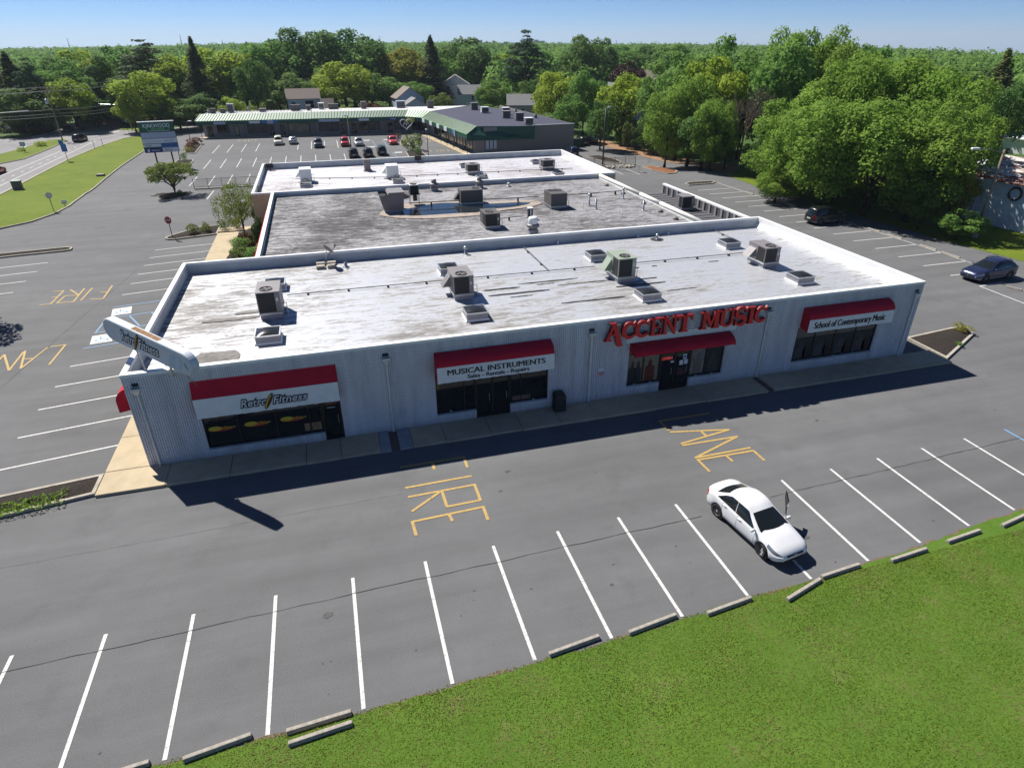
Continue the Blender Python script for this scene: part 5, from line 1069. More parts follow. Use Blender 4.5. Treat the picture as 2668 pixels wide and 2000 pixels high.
def make_car(name, label, paintm, kind, loc, ang, group=None, rails=False, steer=0.0, open_door=False, lower=None, small=False, cat='car'):
    C_ = CARS[kind]; Ln, Wd, rw = C_['L'], C_['W'], C_['r']; hl, hw = Ln/2, Wd/2; xw = C_['wb']/2
    wx = (xw+.03, -xw+.03); t = thing(name, label, cat, loc, ang, group)
    def deck(x): return float(np.interp(x, [q[0] for q in C_['deck']], [q[1] for q in C_['deck']]))
    def belt(x): return float(np.interp(x, [q[0] for q in C_['belt']], [q[1] for q in C_['belt']]))
    def half(x):
        u = abs(x)/hl; k = 1-.30*max(0, (u-.80)/.20)**2.2-.02*u; return hw*k
    def sect(x):
        h = half(x); u = abs(x)/hl; zb_ = .19+.12*max(0, (u-.88)/.12)
        za = zb_
        for q in wx:
            dd = abs(x-q); ra = rw+.055
            if dd < ra: za = max(za, rw+math.sqrt(ra*ra-dd*dd))
        bl, dk = belt(x), deck(x); bl = max(min(bl, dk-.01), za+.07)
        P = [(0, zb_), (h-.16, zb_), (h-.035, za if za > zb_ else zb_+.07), (h-.005, max(.40, za+.012)), (h, max(.56, za+.03)), (h-.02, max(bl-.10, za+.05)), (h-.045, bl), (h*.86, (bl+dk)/2+.02 if dk > bl+.03 else bl+.012), (h*.62, dk+.018), (h*.3, dk+.035), (0, dk+.04)]
        return P
    stx = sorted(set([-hl, -hl+.03, -hl+.09, -hl+.2, hl-.2, hl-.09, hl-.03, hl] + [float(q) for q in np.linspace(-hl+.32, hl-.32, 15)] + [q+dx_ for q in wx for dx_ in (-(rw+.056), -(rw+.05), -.3*rw, -.75*rw, 0, .3*rw, .75*rw, rw+.05, rw+.056)]))
    b = MB(); secs = [sect(x) for x in stx]; m = len(secs[0])
    for x, sc in zip(stx, secs):
        b.v += [(x, y, z) for y, z in sc] + [(x, -y, z) for y, z in sc[-2:0:-1]]
    n = 2*m-2
    for i in range(len(stx)-1):
        for k in range(n): a = i*n+k; c = i*n+(k+1) % n; b.f.append((a, c, c+n, a+n))
    b.f.append(tuple(range(n-1, -1, -1))); b.f.append(tuple((len(stx)-1)*n+k for k in range(n)))
    body = b.build('body', M[paintm], t, smooth=True, recalc=True)
    # wheel wells (dark) and wheels
    for q in wx:
        for s in (-1, 1): MB().tube([(q, s*(hw-.42), rw), (q, s*(hw-.035), rw)], rw+.045, 16).build('wheel_arch', M['black'], t)
    wz = 0
    for q in wx:
        for s in (-1, 1):
            we = MB(); rr = rw-.005; pr = [(rr*.62, -.10), (rr*.93, -.10), (rr, -.06), (rr, .06), (rr*.93, .095), (rr*.66, .10), (rr*.64, .07)]
            we.lathe(pr, 20, cap=False); o = we.build('wheel', M['tyre'], t, smooth=True)
            o.matrix_local = Matrix.Translation((q, s*(hw-.115), rw)) @ Matrix.Rotation(steer if q > 0 else 0, 4, 'Z') @ Matrix.Rotation(R(-90*s), 4, 'X')
            rim = MB(); rim.lathe([(rr*.65, .072), (rr*.60, .085), (rr*.56, .05)], 20, cap=False); ns = 6
            for k in range(ns):
                a = 2*math.pi*k/ns; u, v = Vector((math.cos(a), math.sin(a))), Vector((-math.sin(a), math.cos(a))); p0 = u*rr*.12; p1 = u*rr*.6
                rim.poly([(*(p0-v*rr*.09), .078), (*(p1-v*rr*.2), .07), (*(p1+v*rr*.2), .07), (*(p0+v*rr*.09), .078)])
            rim.lathe([(rr*.17, .085), (.001, .087)], 12, cap=False); ro = rim.build('rim', M['rimsilver'], o)
            MB().lathe([(rr*.62, .035), (.001, .035)], 16, cap=False).build('brake_disc', M['black'], o)
    # greenhouse
    A0, A1, C1, C0, zr_ = C_['A0'], C_['A1'], C_['C1'], C_['C0'], C_['zr']
    def side(s, v, y=1):
        xf_, xr_ = A0+(A1-A0)*v, C0+(C1-C0)*v; x = xf_+(xr_-xf_)*s; xb = A0+(C0-A0)*s
        z0 = min(belt(xb), deck(xb))+.0; u = abs(2*s-1.0); ztop = zr_-.13*u**3-.035; z = z0+(ztop-z0)*v
        h0, h1 = half(xb)-.05, half(x)*.70; taper = (1-.10*u**2); bul = .025*math.sin(math.pi*v); return Vector((x, y*((h0+(h1*taper-h0)*v)+bul), z))
    def roof(s, q):
        p0, p1 = side(s, 1, 1), side(s, 1, -1); p_ = p0.lerp(p1, q); k = 1-(2*q-1)**2; p_.z += .075*k; p_.x += .056*k*((1-s)**5-s**5); return p_
    def front(v, q, s=0.0, out=.20):
        p0, p1 = side(s, v, 1), side(s, v, -1); p_ = p0.lerp(p1, q); k = (1-(2*q-1)**2); p_.x += (out*k*(1-.65*v))*(1 if s < .5 else -1)*.8
        p_.z += .075*k*v+.02*k*(1-v); return p_
    g_ = MB(); g_.grid(lambda u, v: side(u, v, 1), 14, 5); g_.grid(lambda u, v: side(u, v, -1), 14, 5); g_.grid(lambda u, v: roof(u, v), 14, 16); g_.grid(lambda u, v: front(u, v, 0.0), 8, 16); g_.grid(lambda u, v: front(u, v, 1.0), 8, 16)
    me = g_.mesh('cabin', M[paintm], True); bm = bmesh.new(); bm.from_mesh(me); bmesh.ops.remove_doubles(bm, verts=bm.verts, dist=.004); bmesh.ops.recalc_face_normals(bm, faces=bm.faces); bm.to_mesh(me); bm.free(); cabin = link('cabin', me, t)
    def off(P, u, v, d=.007):
        e = .01; a = P(min(1, u+e), v)-P(max(0, u-e), v); c = P(u, min(1, v+e))-P(u, max(0, v-e)); nn = a.cross(c).normalized(); q = P(u, v); ctr = Vector(((A0+C0)/2, 0, .9))
        if nn.dot(q-ctr) < 0: nn = -nn
        return q+nn*d
    def pane(nm, P, u0, u1, v0, v1, nu=6, nv=6, mat='cglass', par=None, d=.007):
        mb_ = MB(); mb_.grid(lambda a, c: off(P, u0+(u1-u0)*a, v0+(v1-v0)*c, d), nu, nv); return mb_.build(nm, M[mat], par or t, smooth=True)
    pane('windshield', lambda u, v: front(u, v, 0.0), .05, .94, .04, .96, 8, 16, d=.016); pane('rear_window', lambda u, v: front(u, v, 1.0), .08, .92, .07, .93, 8, 16, d=.016)
    divs = {'sedan': [(.10, .495), (.51, .90)], 'suv': [(.085, .37), (.385, .65), (.67, .93)], 'wagon': [(.10, .42), (.435, .70), (.715, .91)]}[kind]
    for y in (1, -1):
        for (a, c) in divs:
            def Pw(u, v, y=y, a=a, c=c):
                lo = .07; hi = .90; k = 1.0
                if kind != 'suv': k = 1-max(0, (u-.80)/.20)*.6
                return side(u, lo+(hi-lo)*v*k, y)
            pane('side_window', Pw, a, c, 0, 1, 6, 5)
    def surf(x, k):
        sc = sect(x); i = int(min(len(sc)-2, math.floor(k))); f = k-i; y = sc[i][0]+(sc[i+1][0]-sc[i][0])*f; z = sc[i][1]+(sc[i+1][1]-sc[i][1])*f; return Vector((x, y, z))
    def bpatch(nm, x0, x1, k0, k1, mat, s, nu=6, nv=5, d=.008, skew=0.0):
        mb_ = MB()
        def P(u, v):
            x = x0+(x1-x0)*u; k = k0+(k1-k0)*v+skew*(1-u); q = surf(x, k); e = .02; a = surf(min(hl, x+e), k)-surf(max(-hl, x-e), k); c = surf(x, k+.05)-surf(x, k-.05); nn = a.cross(c).normalized()
            if nn.dot(Vector((x*.3, q.y, q.z-.5))) < 0: nn = -nn
            q = q+nn*d; return (q.x, q.y*s, q.z)
        mb_.grid(P, nu, nv); return mb_.build(nm, M[mat], t, smooth=True)
    for s in (1, -1):
        bpatch('headlight', hl-.66, hl-.05, 5.1, 6.5, 'lampw', s, d=.010); bpatch('taillight', -hl+.02, -hl+.24, 4.4, 6.2, 'lampr', s, d=.010)
        if not small:
            for (xa, xc) in ((.86, .85), (-.13, -.14), (-1.0, -1.01)): bpatch('door_seam', xa, xc, 2.6, 6.0, 'black', s, 1, 8, d=.003)
            bpatch('sill_seam', -.95, .9, 2.05, 2.2, 'black', s, 8, 1, d=.003)
            for xh in (-.02, -.88): 
                q = surf(xh, 5.35); MB().tube([(xh-.09, s*(q.y+.03), q.z), (xh+.09, s*(q.y+.03), q.z+.005)], .016, 6).build('door_handle', M[paintm], t)
            MB().lathe([(.001, -.001), (.012, 0), (.012, .001)], 6).build('antenna', M['black'], t, loc=(C1+.12, 0, zr_+.05))
        q = side(.10, .10, s); mi = MB(); mi.lathe([(.02, -.10), (.075, -.07), (.088, 0), (.07, .07), (.02, .10)], 10); mo_ = mi.build('mirror', M[paintm], t, smooth=True); mo_.matrix_local = Matrix.Translation((q.x+.02, q.y+s*.15, q.z+.06)) @ Matrix.Rotation(R(90), 4, 'X') @ Matrix.Diagonal((.8, .85, 1.1, 1))
        MB().bar((q.x+.02, q.y-s*.02, q.z), (q.x+.02, q.y+s*.13, q.z+.04), .05, .03).build('mirror_stalk', M['black'], t)
    # nose: grille, lower intake, plate; tail: plate, bumper
    def nose(nm, y0, y1, z0, z1, mat, xo=.012, sgn_=1):
        mb_ = MB()
        def P(u, v):
            y = y0+(y1-y0)*u; z = z0+(z1-z0)*v; best = hl
            # march back along x until the body encloses (y, z)
            x = hl+.02
            for _ in range(60):
                sc = sect(sgn_*min(hl, x)); zs_ = [q[1] for q in sc]; top = max(zs_)
                ys_ = max([q[0]-.0 for q in sc if abs(q[1]-z) < .16] or [0])
                if ys_ >= abs(y) and z <= top and x <= hl: break
                x -= .012
            return (sgn_*(x+xo), y, z)
        mb_.grid(P, 10, 3); return mb_.build(nm, M[mat], t, smooth=True)
    nose('grille', -.40, .40, .50, .58, 'black'); nose('lower_intake', -.52, .52, .29, .39, 'black', .016); nose('number_plate', -.25, .25, .72 if kind == 'sedan' else .62, .86 if kind == 'sedan' else .76, 'plate', .022, -1)
    MB().tube([(hl+.028, .06*math.cos(a), .555+.035*math.sin(a)) for a in np.linspace(0, 2*math.pi, 11)], .007, 5).build('emblem', M['chrome'], t)
    if lower: 
        for s in (1, -1): bpatch('cladding', -hl+.02, hl-.02, 2.0, 3.3, lower, s, 40, 3, d=.006)
    MB().box(-hl+.4, hl-.5, -hw+.2, hw-.2, .2, .5).build('underbody', M['black'], t)
    if rails:
        for s in (1, -1): MB().tube([side(.12, 1, s)*1.0+Vector((0, 0, .03)), side(.3, 1, s)+Vector((0, -s*.02, .10)), side(.8, 1, s)+Vector((0, -s*.02, .10)), side(.95, 1, s)+Vector((0, 0, .03))], .022, 6).build('roof_rail', M['black' if rails == 1 else 'chrome'], t)
    if not small:
        for s in (1, -1): MB().tube([front(.03, .5-s*.06)+Vector((.05, 0, .02)), front(.12, .5+s*.25)+Vector((.03, 0, .02))], .012, 5).build('wiper', M['black'], t)
    if open_door:   # driver's door swung open, with black painted on for the shaded cabin
        dj = MB()
        x0, x1 = .84, -.12
        sc0, sc1 = sect(x0), sect(x1)
        bpatch('doorway_shade', .84, -.12, 2.6, 6.0, 'black', 1, 8, 8, d=.012)
        def Pd(u, v): 
            q = surf(x0+(x1-x0)*u, 2.3+(6.0-2.3)*v); return (q.x-x0, q.y-hw+.02, q.z)
        dd = MB(); dd.grid(Pd, 8, 8); do = dd.build('door', M[paintm], t, smooth=True); so_ = do.modifiers.new('solid', 'SOLIDIFY'); so_.thickness = .07; so_.offset = -1
        do.matrix_local = Matrix.Translation((x0, hw-.02, 0)) @ Matrix.Rotation(R(-50), 4, 'Z')
        ft = [side(.10, .04, 1), side(.16, .5, 1), side(.26, .90, 1), side(.50, .95, 1), side(.51, .04, 1)]; MB().tube([(q.x-x0, q.y-hw+.02, q.z) for q in ft], .022, 6).build('door_frame', M['black'], do)
        gl = MB(); gl.poly([(q.x-x0, q.y-hw+.02, q.z) for q in ft]); gl.build('side_window', M['cglass'], do)
        pd = MB(); pd.grid(lambda u, v: (lambda q: (q[0], q[1]-.085, q[2]))(Pd(.06+.88*u, .1+.8*v)), 6, 6); pd.build('door_trim', M['seat'], do, smooth=True)
    return t
sed = make_car('white_car', 'white sedan with its driver door open parked across the stalls', 'cwhite', 'sedan', (25.52, -11.55, 0), math.atan2(-2.62, .38), steer=R(-16), open_door=True)
make_car('blue_car', 'dark blue wagon with roof rails parked near the right edge', 'cblue', 'wagon', (62.95, 10.2, 0), math.atan2(-.065, -1), rails=1, lower='bumper')
make_car('black_car', 'black sport utility vehicle in tree shade on the right side lot', 'cblack', 'suv', (62.55, 29.55, 0), .05, rails=1, lower='bumper')
G_ = 'cars parked in the lower lot'
def back(label, q, paintm, kind, ang, grp=G_, name='parked_car', z=-2.1, rails=False):
    return make_car(name, label, paintm, kind, (q[0], q[1], z), ang, grp, rails, small=True)
S_ = R(-90)
back('cream white car leftmost of the two pale cars by the mall', (1.5, 126.4), 'cream', 'suv', S_); back('silver white sedan right of the cream car by the mall', (4.55, 127), 'csilver', 'sedan', R(90))
back('dark grey car alone in the middle of the lower lot', (9.8, 119.9), 'cgrey', 'suv', S_); back('red sport utility car left of the lamp post', (15.3, 120.2), 'cred', 'suv', S_); back('pale silver hatch car right of the lamp post', (18.15, 119.8), 'csilver', 'wagon', S_)
back('black car just left behind the far roof parapet', (16.15, 104.2), 'cblack', 'suv', R(90), rails=1); back('black car with silver side rails right of the lamp post foot', (18.9, 103.9), 'cblack', 'suv', R(90), rails=2); back('dark green black car in the accessible bay row', (21.7, 106), 'cgreen', 'suv', R(90)); back('red car with white roof beside the planted kerb island', (25.4, 120), 'cred2', 'wagon', S_)
back('dark blue sport utility car behind the far right roof corner', (57.3, 93.6), 'cblue', 'suv', R(80), 'cars behind the mall', z=-2.1); back('black car in deep shade behind the mall end wall', (63.8, 106.5), 'cblack', 'suv', R(100), 'cars behind the mall'); back('second dark car in shade under trees behind mall', (67, 108.5), 'cgrey', 'sedan', R(100), 'cars behind the mall')
back('black sport utility car driving on the road by the grass median', (-41.8, 144.5), 'cblack', 'suv', R(84), 'cars on the road'); back('dark car with bright windshield waiting at the crosswalk', (-50.6, 167), 'cgrey', 'sedan', R(-84), 'cars on the road'); back('dark red car cut by the left edge on the road', (-43.6, 104), 'cred', 'sedan', R(88), 'cars on the road')
back('silver car parked by the white houses beyond the mall', (55.5, 186), 'csilver', 'suv', R(10), 'cars behind the mall'); back('dark car waiting at the side street beside the pole sign', (-26.5, 160), 'cgrey', 'suv', R(-90), 'cars on the road')
# two front seats and the steering wheel behind the sedan's windshield are hidden by dark glass, as in the photo
# ------------------------------------------------------------------ concrete wheel stops along the lawn
def wheel_stop(label, a, b, group, z=0.0, wd=.19, hh=.15):
    a, b = Vector(a), Vector(b); c = (a+b)/2; L_ = (b-a).length; ang = math.atan2(b.y-a.y, b.x-a.x)
    mb = MB(); P = [(-wd/2, 0), (wd/2, 0), (wd*.32, hh), (-wd*.32, hh)]
    for x in (-L_/2, L_/2): mb.v += [(x, y, zz_) for y, zz_ in P]
    mb.f = [(3, 2, 1, 0), (4, 5, 6, 7), (0, 1, 5, 4), (1, 2, 6, 5), (2, 3, 7, 6), (3, 0, 4, 7)]
    o = mb.build('wheel_stop', M['stop'], bevel=.022, loc=(c.x, c.y, z), rz=ang); return tag(o, label, 'wheel stop', group)
WS = [((1.9, -15.45), (3.72, -15.3)), ((4.61, -15.48), (6.4, -15.24)), ((7.37, -15.42), (9.22, -15.3)), ((7.43, -15.82), (9.23, -15.66)), ((15.55, -15.02), (17.4, -14.8)), ((18.42, -14.95), (20.34, -14.7)), ((21.4, -14.95), (23.3, -14.75)), ((24.5, -15.18), (26.3, -14.68)), ((26.42, -14.6), (28.23, -14.46)), ((29.57, -14.62), (31.39, -14.48)), ((32.53, -14.38), (34.35, -14.22)), ((35.5, -14.25), (37.2, -13.98))]
WL = ['wheel stop cut by the bottom edge at left corner', 'weathered grey wheel stop just right of the bottom left one', 'upper one of the doubled wheel stops on the lawn edge', 'pale lower one of the doubled wheel stops lying in grass', 'wheel stop first to the right of the long bare stretch', 'second wheel stop right of the long bare stretch', 'third wheel stop right of the long bare stretch', 'skewed wheel stop in front of the white sedan', 'wheel stop touching the skewed one by the sedan', 'second wheel stop right of the sedan', 'third wheel stop right of the sedan', 'wheel stop cut by the right edge on the lawn']
for (a, b), lb in zip(WS, WL): wheel_stop(lb, a, b, 'wheel stops along the lawn')
for k, (x, y0, y1) in enumerate(((63.45, 43.9, 45.6), (64.35, 36.6, 38.2), (64.9, 33.0, 34.8), (65.2, 24.4, 26.0), (65.3, 21.6, 23.4), (65.38, 17.6, 19.4), (65.36, 15.0, 16.9))):
    wheel_stop('wheel stop along the right side lot line, %s from the back' % ORD[k], (x, y0), (x-.1, y1), 'wheel stops along the right side lot')
wheel_stop('short wheel stop at right edge below the blue wagon', (62.3, 7.9), (62.75, 6.9), 'wheel stops along the right side lot'); wheel_stop('lower short wheel stop at right edge below blue wagon', (62.75, 6.8), (63.1, 5.6), 'wheel stops along the right side lot')
# ------------------------------------------------------------------ litter bin by the second awning
t = thing('trash_bin', 'black square trash bin against the wall right of the second awning', 'trash bin', (21.05, -.45, .13))
MB().box(-.30, .30, -.30, .30, 0, .78).build('bin_body', M['black'], t, bevel=.04); lid = MB(); lid.v = [(-.33, -.33, .78), (.33, -.33, .78), (.33, .33, .78), (-.33, .33, .78), (-.26, -.26, 1.05), (.26, -.26, 1.05), (.26, .26, 1.05), (-.26, .26, 1.05)]; lid.f = [(3, 2, 1, 0), (4, 5, 6, 7), (0, 1, 5, 4), (1, 2, 6, 5), (2, 3, 7, 6), (3, 0, 4, 7)]; lo = lid.build('lid', M['black'], t, bevel=.05); MB().box(-.17, .17, -.325, -.29, .82, .97).build('flap', M['steel'], lo)
# ------------------------------------------------------------------ retaining wall and fences
rw_ = thing('retaining_wall', 'low concrete retaining wall under the black fence', 'wall', (0, 68.6, 0)); MB().box(-6.9, 58.6, -.14, .16, -2.2, .14).build('wall_face', M['kerb'], rw_)
def fence(label, x0, x1, y, z, n, hh=1.2):
    t = thing('fence', label, 'fence', (x0, y, z)); L_ = x1-x0
    for k in range(n+1): MB().box(L_*k/n-.03, L_*k/n+.03, -.03, .03, 0, hh+.05).build('post', M['steel'], t)
    for zz_ in (.12, hh-.05): MB().box(0, L_, -.016, .016, zz_, zz_+.04).build('rail', M['steel'], t)
    for k in range(n):
        mb = MB(); m_ = int(L_/n/.13)
        for j in range(1, m_): x = L_*k/n+L_/n*j/m_; mb.box(x-.008, x+.008, -.008, .008, .16, hh-.05)
        tag(mb.build('balusters', M['steel'], t), kind='stuff')
fence('black picket fence on the retaining wall left of the store', -6.9, 3.9, 68.6, .14, 6); fence('black picket fence on the retaining wall right of the store', 49.6, 58.5, 68.6, .14, 5)
rr = MB(); rg = random.Random(4)
for k in range(130):
    x, y = rg.uniform(50.5, 57.6), rg.uniform(66.7, 68.3); s = rg.uniform(.12, .3); n0 = len(rr.v); rr.lathe([(s*.3, 0), (s, s*.3), (s*.7, s*.8), (.01, s)], 6, (x, y))
    rr.xf(Matrix.Translation((0, 0, .0)), n0)
tag(rr.build('riprap_stones', M['kerb']), 'loose pale stones below the right hand fence', 'stones', kind='stuff')
# ------------------------------------------------------------------ lamp posts
def lamp_post(label, x, y, hh, heads=1, mat='steel', armang=0.0, arm=1.0, r=.07, cobra=False):
    z = TZ(x, y); t = thing('lamp_post', label, 'lamp post', (x, y, z), 0, 'parking lot lamp posts')
    MB().tube([(0, 0, 0), (0, 0, hh)], [r, r*.75], 8).build('pole', M[mat], t, smooth=True); MB().lathe([(r*2, 0), (r*2, .35), (r*1.4, .4)], 10).build('base', M['kerb'], t)
    c, s = math.cos(armang), math.sin(armang)
    MB().tube([(0, 0, hh-.3), (c*arm*.5, s*arm*.5, hh+.05), (c*arm, s*arm, hh+.08)], .04, 6).build('arm', M['greypole'], t)
    h = MB(); h.box(-.12, .62, -.17, .17, -.08, .10); o = h.build('lamp_head', M['hvacwhite'] if cobra or mat != 'steel' else M['galv'], t, bevel=.05); o.matrix_local = Matrix.Translation((c*arm, s*arm, hh+.1)) @ Matrix.Rotation(armang, 4, 'Z')
    MB().box(0, .5, -.12, .12, -.11, -.08).build('lens', M['lampw'], o); return t
lamp_post('brown lamp post with white head standing in the lower lot', 16.06, 109.5, 6.9, mat='wood', armang=R(200), arm=.25, r=.11)
lamp_post('tall dark lamp post behind the far right roof corner', 52.59, 68.0, 8.6, mat='steel', armang=R(20), arm=.5, r=.14)
lamp_post('leaning looking wooden lamp post with white head at right edge', 72.95, 20.2, 8.4, mat='wood', armang=R(165), arm=2.6, r=.14, cobra=True)
lamp_post('thin black lamp post on the kerb island beside pole sign', -15.76, 110.4, 5.8, armang=R(180), arm=.5); lamp_post('thin black lamp post among the reddish shrubs', -17.28, 134, 4.4, armang=R(0), arm=.5); lamp_post('thin black lamp post by the faded lettering', 30.17, 100.9, 4.7, armang=R(90), arm=.3)
# heart shaped ornament
t = thing('heart_ornament', 'white heart shaped tube ornament on a pole before the mall', 'ornament', (29.2, 124, -2.1)); MB().tube([(0, 0, 0), (0, 0, 2.4)], .05, 8).build('pole', M['steel'], t)
hp = [(1.35*(16*math.sin(a)**3)/16, 0, 3.55+1.05*(13*math.cos(a)-5*math.cos(2*a)-2*math.cos(3*a)-math.cos(4*a))/14) for a in np.linspace(0, 2*math.pi, 40)]; MB().tube(hp, .10, 6).build('heart_tube', M['hvacwhite'], t, smooth=True)
MB().tube([(-.6, 0, 3.3), (-.3, 0, 3.9), (0, 0, 3.2), (.3, 0, 3.9), (.6, 0, 3.3)], .07, 6).build('inner_tube', M['hvacwhite'], t)
# ------------------------------------------------------------------ tall pole sign with tenant panels
ps = thing('pole_sign', 'tall two legged sign with green header and blue and white tenant panels', 'sign', (-16.75, 102.4, -2.1), math.atan2(3.2, 2.25)*0+R(8))
for x in (-1.25, 1.35): MB().tube([(x, 0, 0), (x, 0, 2.6)], .13, 10).build('leg', M['steel'], ps, smooth=True)
MB().box(-2.75, 2.75, -.22, .22, 2.6, 7.55).build('cabinet', M['steel'], ps); MB().box(-2.85, 2.85, -.3, .3, 7.55, 7.68).build('cap', M['hvacwhite'], ps)
def panel(x0, x1, z0, z1, mat): return MB().box(x0, x1, -.26, -.225, z0, z1).build('panel', M[mat], ps)
hd = panel(-2.7, 2.7, 5.98, 7.5, 'signgreen'); panel(-2.7, 2.7, 4.98, 5.9, 'signgrey'); pt = panel(-2.7, 2.7, 4.12, 4.9, 'signwhite'); pc = panel(-2.7, .05, 3.4, 4.04, 'signwhite'); pk = panel(.12, 2.7, 3.4, 4.04, 'signblue'); pa = panel(-2.7, .05, 2.66, 3.33, 'signnavy'); pr_ = panel(.12, 2.7, 2.66, 3.33, 'signwhite')
MB().box(-2.7, .05, -.268, -.262, 3.4, 3.55).build('panel_print', M['signgreen'], pc)
lettering('KIRKWOOD', .85, M['signwhite'], hd, wallM(0, -.266, 6.95), .004, width=4.2, offset=.012); lettering('SQUARE', .5, M['limegreen'], hd, wallM(.1, -.266, 6.42), .004, width=2.2, offset=.008)
MB().tube([(-1.7, -.27, 6.7), (-1.3, -.27, 6.12), (1.9, -.27, 6.12), (2.0, -.27, 6.9)], .04, 4).build('header_print', M['signwhite'], hd)
lettering('Cafe', .38, M['ink'], pc, wallM(-1.9, -.266, 3.8), .003, width=.9); lettering('KUMON', .46, M['ink'], pk, wallM(1.4, -.266, 3.72), .003, width=2.0); lettering('allstate', .42, M['signwhite'], pa, wallM(-.95, -.266, 2.98), .003, width=1.3); lettering('Rita', .5, M['signred'], pr_, wallM(1.1, -.266, 2.98), .003, width=1.1)
MB().lathe([(.22, 0), (.22, .01)], 14).build('panel_print', M['signwhite'], pa).matrix_local = Matrix.Translation((-2.1, -.262, 2.98)) @ Matrix.Rotation(R(90), 4, 'X')
MB().box(-2.2, .2, -.268, -.262, 4.42, 4.5).box(.6, 2.2, -.268, -.262, 4.36, 4.56).build('panel_print', M['signgrey'], pt)
# ------------------------------------------------------------------ small signs
def stop_sign(label, x, y, hh, rz, face, letters):
    z = TZ(x, y)+.1; t = thing('stop_sign', label, 'sign', (x, y, z), rz, 'stop signs'); MB().box(-.03, .03, -.02, .02, 0, hh).build('post', M['steel'], t)
    q = [(.38*math.cos(R(22.5+45*k)), .38*math.sin(R(22.5+45*k))) for k in range(8)]; mb = MB(); n = 8
    mb.v = [(a, -.045, hh-.38+b) for a, b in q] + [(a, -.03, hh-.38+b) for a, b in q]; mb.f = [tuple(range(8)), tuple(range(15, 7, -1))]+[(i, (i+1) % 8, 8+(i+1) % 8, 8+i) for i in range(8)]
    o = mb.build('plate', M[face], t, recalc=True)
    if letters: lettering('STOP', .27, M['signwhite'], o, wallM(0, -.048, hh-.38), .001, width=.55, offset=.006)
stop_sign('red stop sign on the narrow kerb island', -5.35, 42.9, 2.15, R(-22), 'signred', True); stop_sign('back of a grey stop sign at the verge kerb', -21.2, 60, 2.2, R(40), 'galv', False)
def board_sign(name, label, x, y, hh, w_, h_, mat, rz=0.0, cat='sign'):
    z = TZ(x, y); t = thing(name, label, cat, (x, y, z), rz); MB().box(-.04, .04, -.03, .03, 0, hh).build('post', M['steel'], t); MB().box(-w_/2, w_/2, -.06, -.03, hh-h_, hh).build('plate', M[mat], t); return t
t = board_sign('road_sign', 'blue road sign with shield shaped top on the verge', -36.0, 115.2, 3.1, .95, 1.4, 'signblue'); MB().prism([(-.6, -.07), (.15, -.07), (.15, -.03), (-.6, -.03)], 3.1, 3.75).build('top_plate', M['signblue'], t)
board_sign('road_sign', 'small pale blue sign on the grass median', -47.7, 129.3, 2.1, 1.0, .85, 'signgrey'); board_sign('yard_sign', 'small white yard sign on the verge near kerb', -21.4, 64.5, .75, .6, .45, 'signwhite', R(25)); board_sign('road_sign', 'thin sign post at far left of road', -60, 158, 2.3, .3, .4, 'signgrey')
board_sign('road_sign', 'thin post with little plate at side street corner', -36.2, 163.2, 2.4, .3, .35, 'signgrey')
for k, q in enumerate(((-35.74, 131.8), (-34.72, 134.21))): t = thing('marker_post', ('left', 'right')[k]+' one of two thin marker posts on the verge edge', 'post', (q[0], q[1], TZ(*q)), 0, 'verge marker posts'); MB().tube([(0, 0, 0), (0, 0, 1.5)], .05, 6).build('post', M['greypole'], t); MB().lathe([(.07, 1.5), (.07, 1.6)], 6).build('cap', M['hvacwhite'], t)
t = thing('utility_box', 'grey green utility box on the verge by the road', 'utility box', (-35.0, 88, -2.1)); MB().box(-.6, .6, -.4, .4, 0, 1.25).build('cabinet', M['hvacdark'], t, bevel=.04); MB().box(-.65, .65, -.45, .45, 1.25, 1.33).build('lid', M['hvacgreen'], t); MB().box(-.7, .7, -.5, .5, -.05, .08).build('pad', M['kerb'], t)
t = thing('drain_box', 'low dark drain cover on the verge slope', 'drain cover', (-25.8, 96.5, -2.07)); MB().box(-.6, .6, -.4, .4, 0, .3).build('cover', M['hvacdark'], t, bevel=.04); MB().box(-.5, .5, -.3, .3, .3, .34).build('lid', M['kerb'], t)
t = thing('dumpster', 'dark green dumpster at mall end wall', 'dumpster', (62.2, 104.5, -2.1)); MB().box(-.9, .9, -.9, .9, .1, 1.5).build('bin_body', M['greenfascia'], t); MB().box(-.95, .95, -.95, .95, 1.5, 1.6).build('lid', M['black'], t); MB().box(-.9, .9, -.7, .7, 0, .1).build('skid', M['steel'], t)
# ------------------------------------------------------------------ utility poles, wires, signals
def upole(label, x, y, hh, arms=1, lean=0.0, r=.15, mat='wood', rz=0.0, cam_=None):
    t = thing('utility_pole', label, 'utility pole', (x, y, TZ(x, y)), rz, 'utility poles'); MB().tube([(0, 0, 0), (lean, 0, hh)], [r, r*.65], 8).build('pole', M[mat], t, smooth=True)
    for k in range(arms):
        z = hh-.5-.9*k; MB().box(lean-1.2, lean+1.2, -.07, .05, z, z+.12).build('crossarm', M['wood'], t)
        for x_ in (-1.1, -.4, .4, 1.1): MB().lathe([(.04, z+.12), (.06, z+.2), (.03, z+.3)], 6, (lean+x_, 0)).build('insulator', M['hvacwhite'], t)
    return t
upole('big utility pole with transformers on the grass median', -46.3, 147.6, 11.2, 2); tr = thing('transformer', 'grey pole transformer high on the median utility pole', 'transformer', (-46.9, 147.2, 5.6)); MB().lathe([(.28, 0), (.3, .1), (.3, .9), (.2, 1.0)], 12).build('tank', M['galv'], tr, smooth=True); MB().lathe([(.04, 1.0), (.03, 1.25)], 6).build('bushing', M['hvacwhite'], tr)
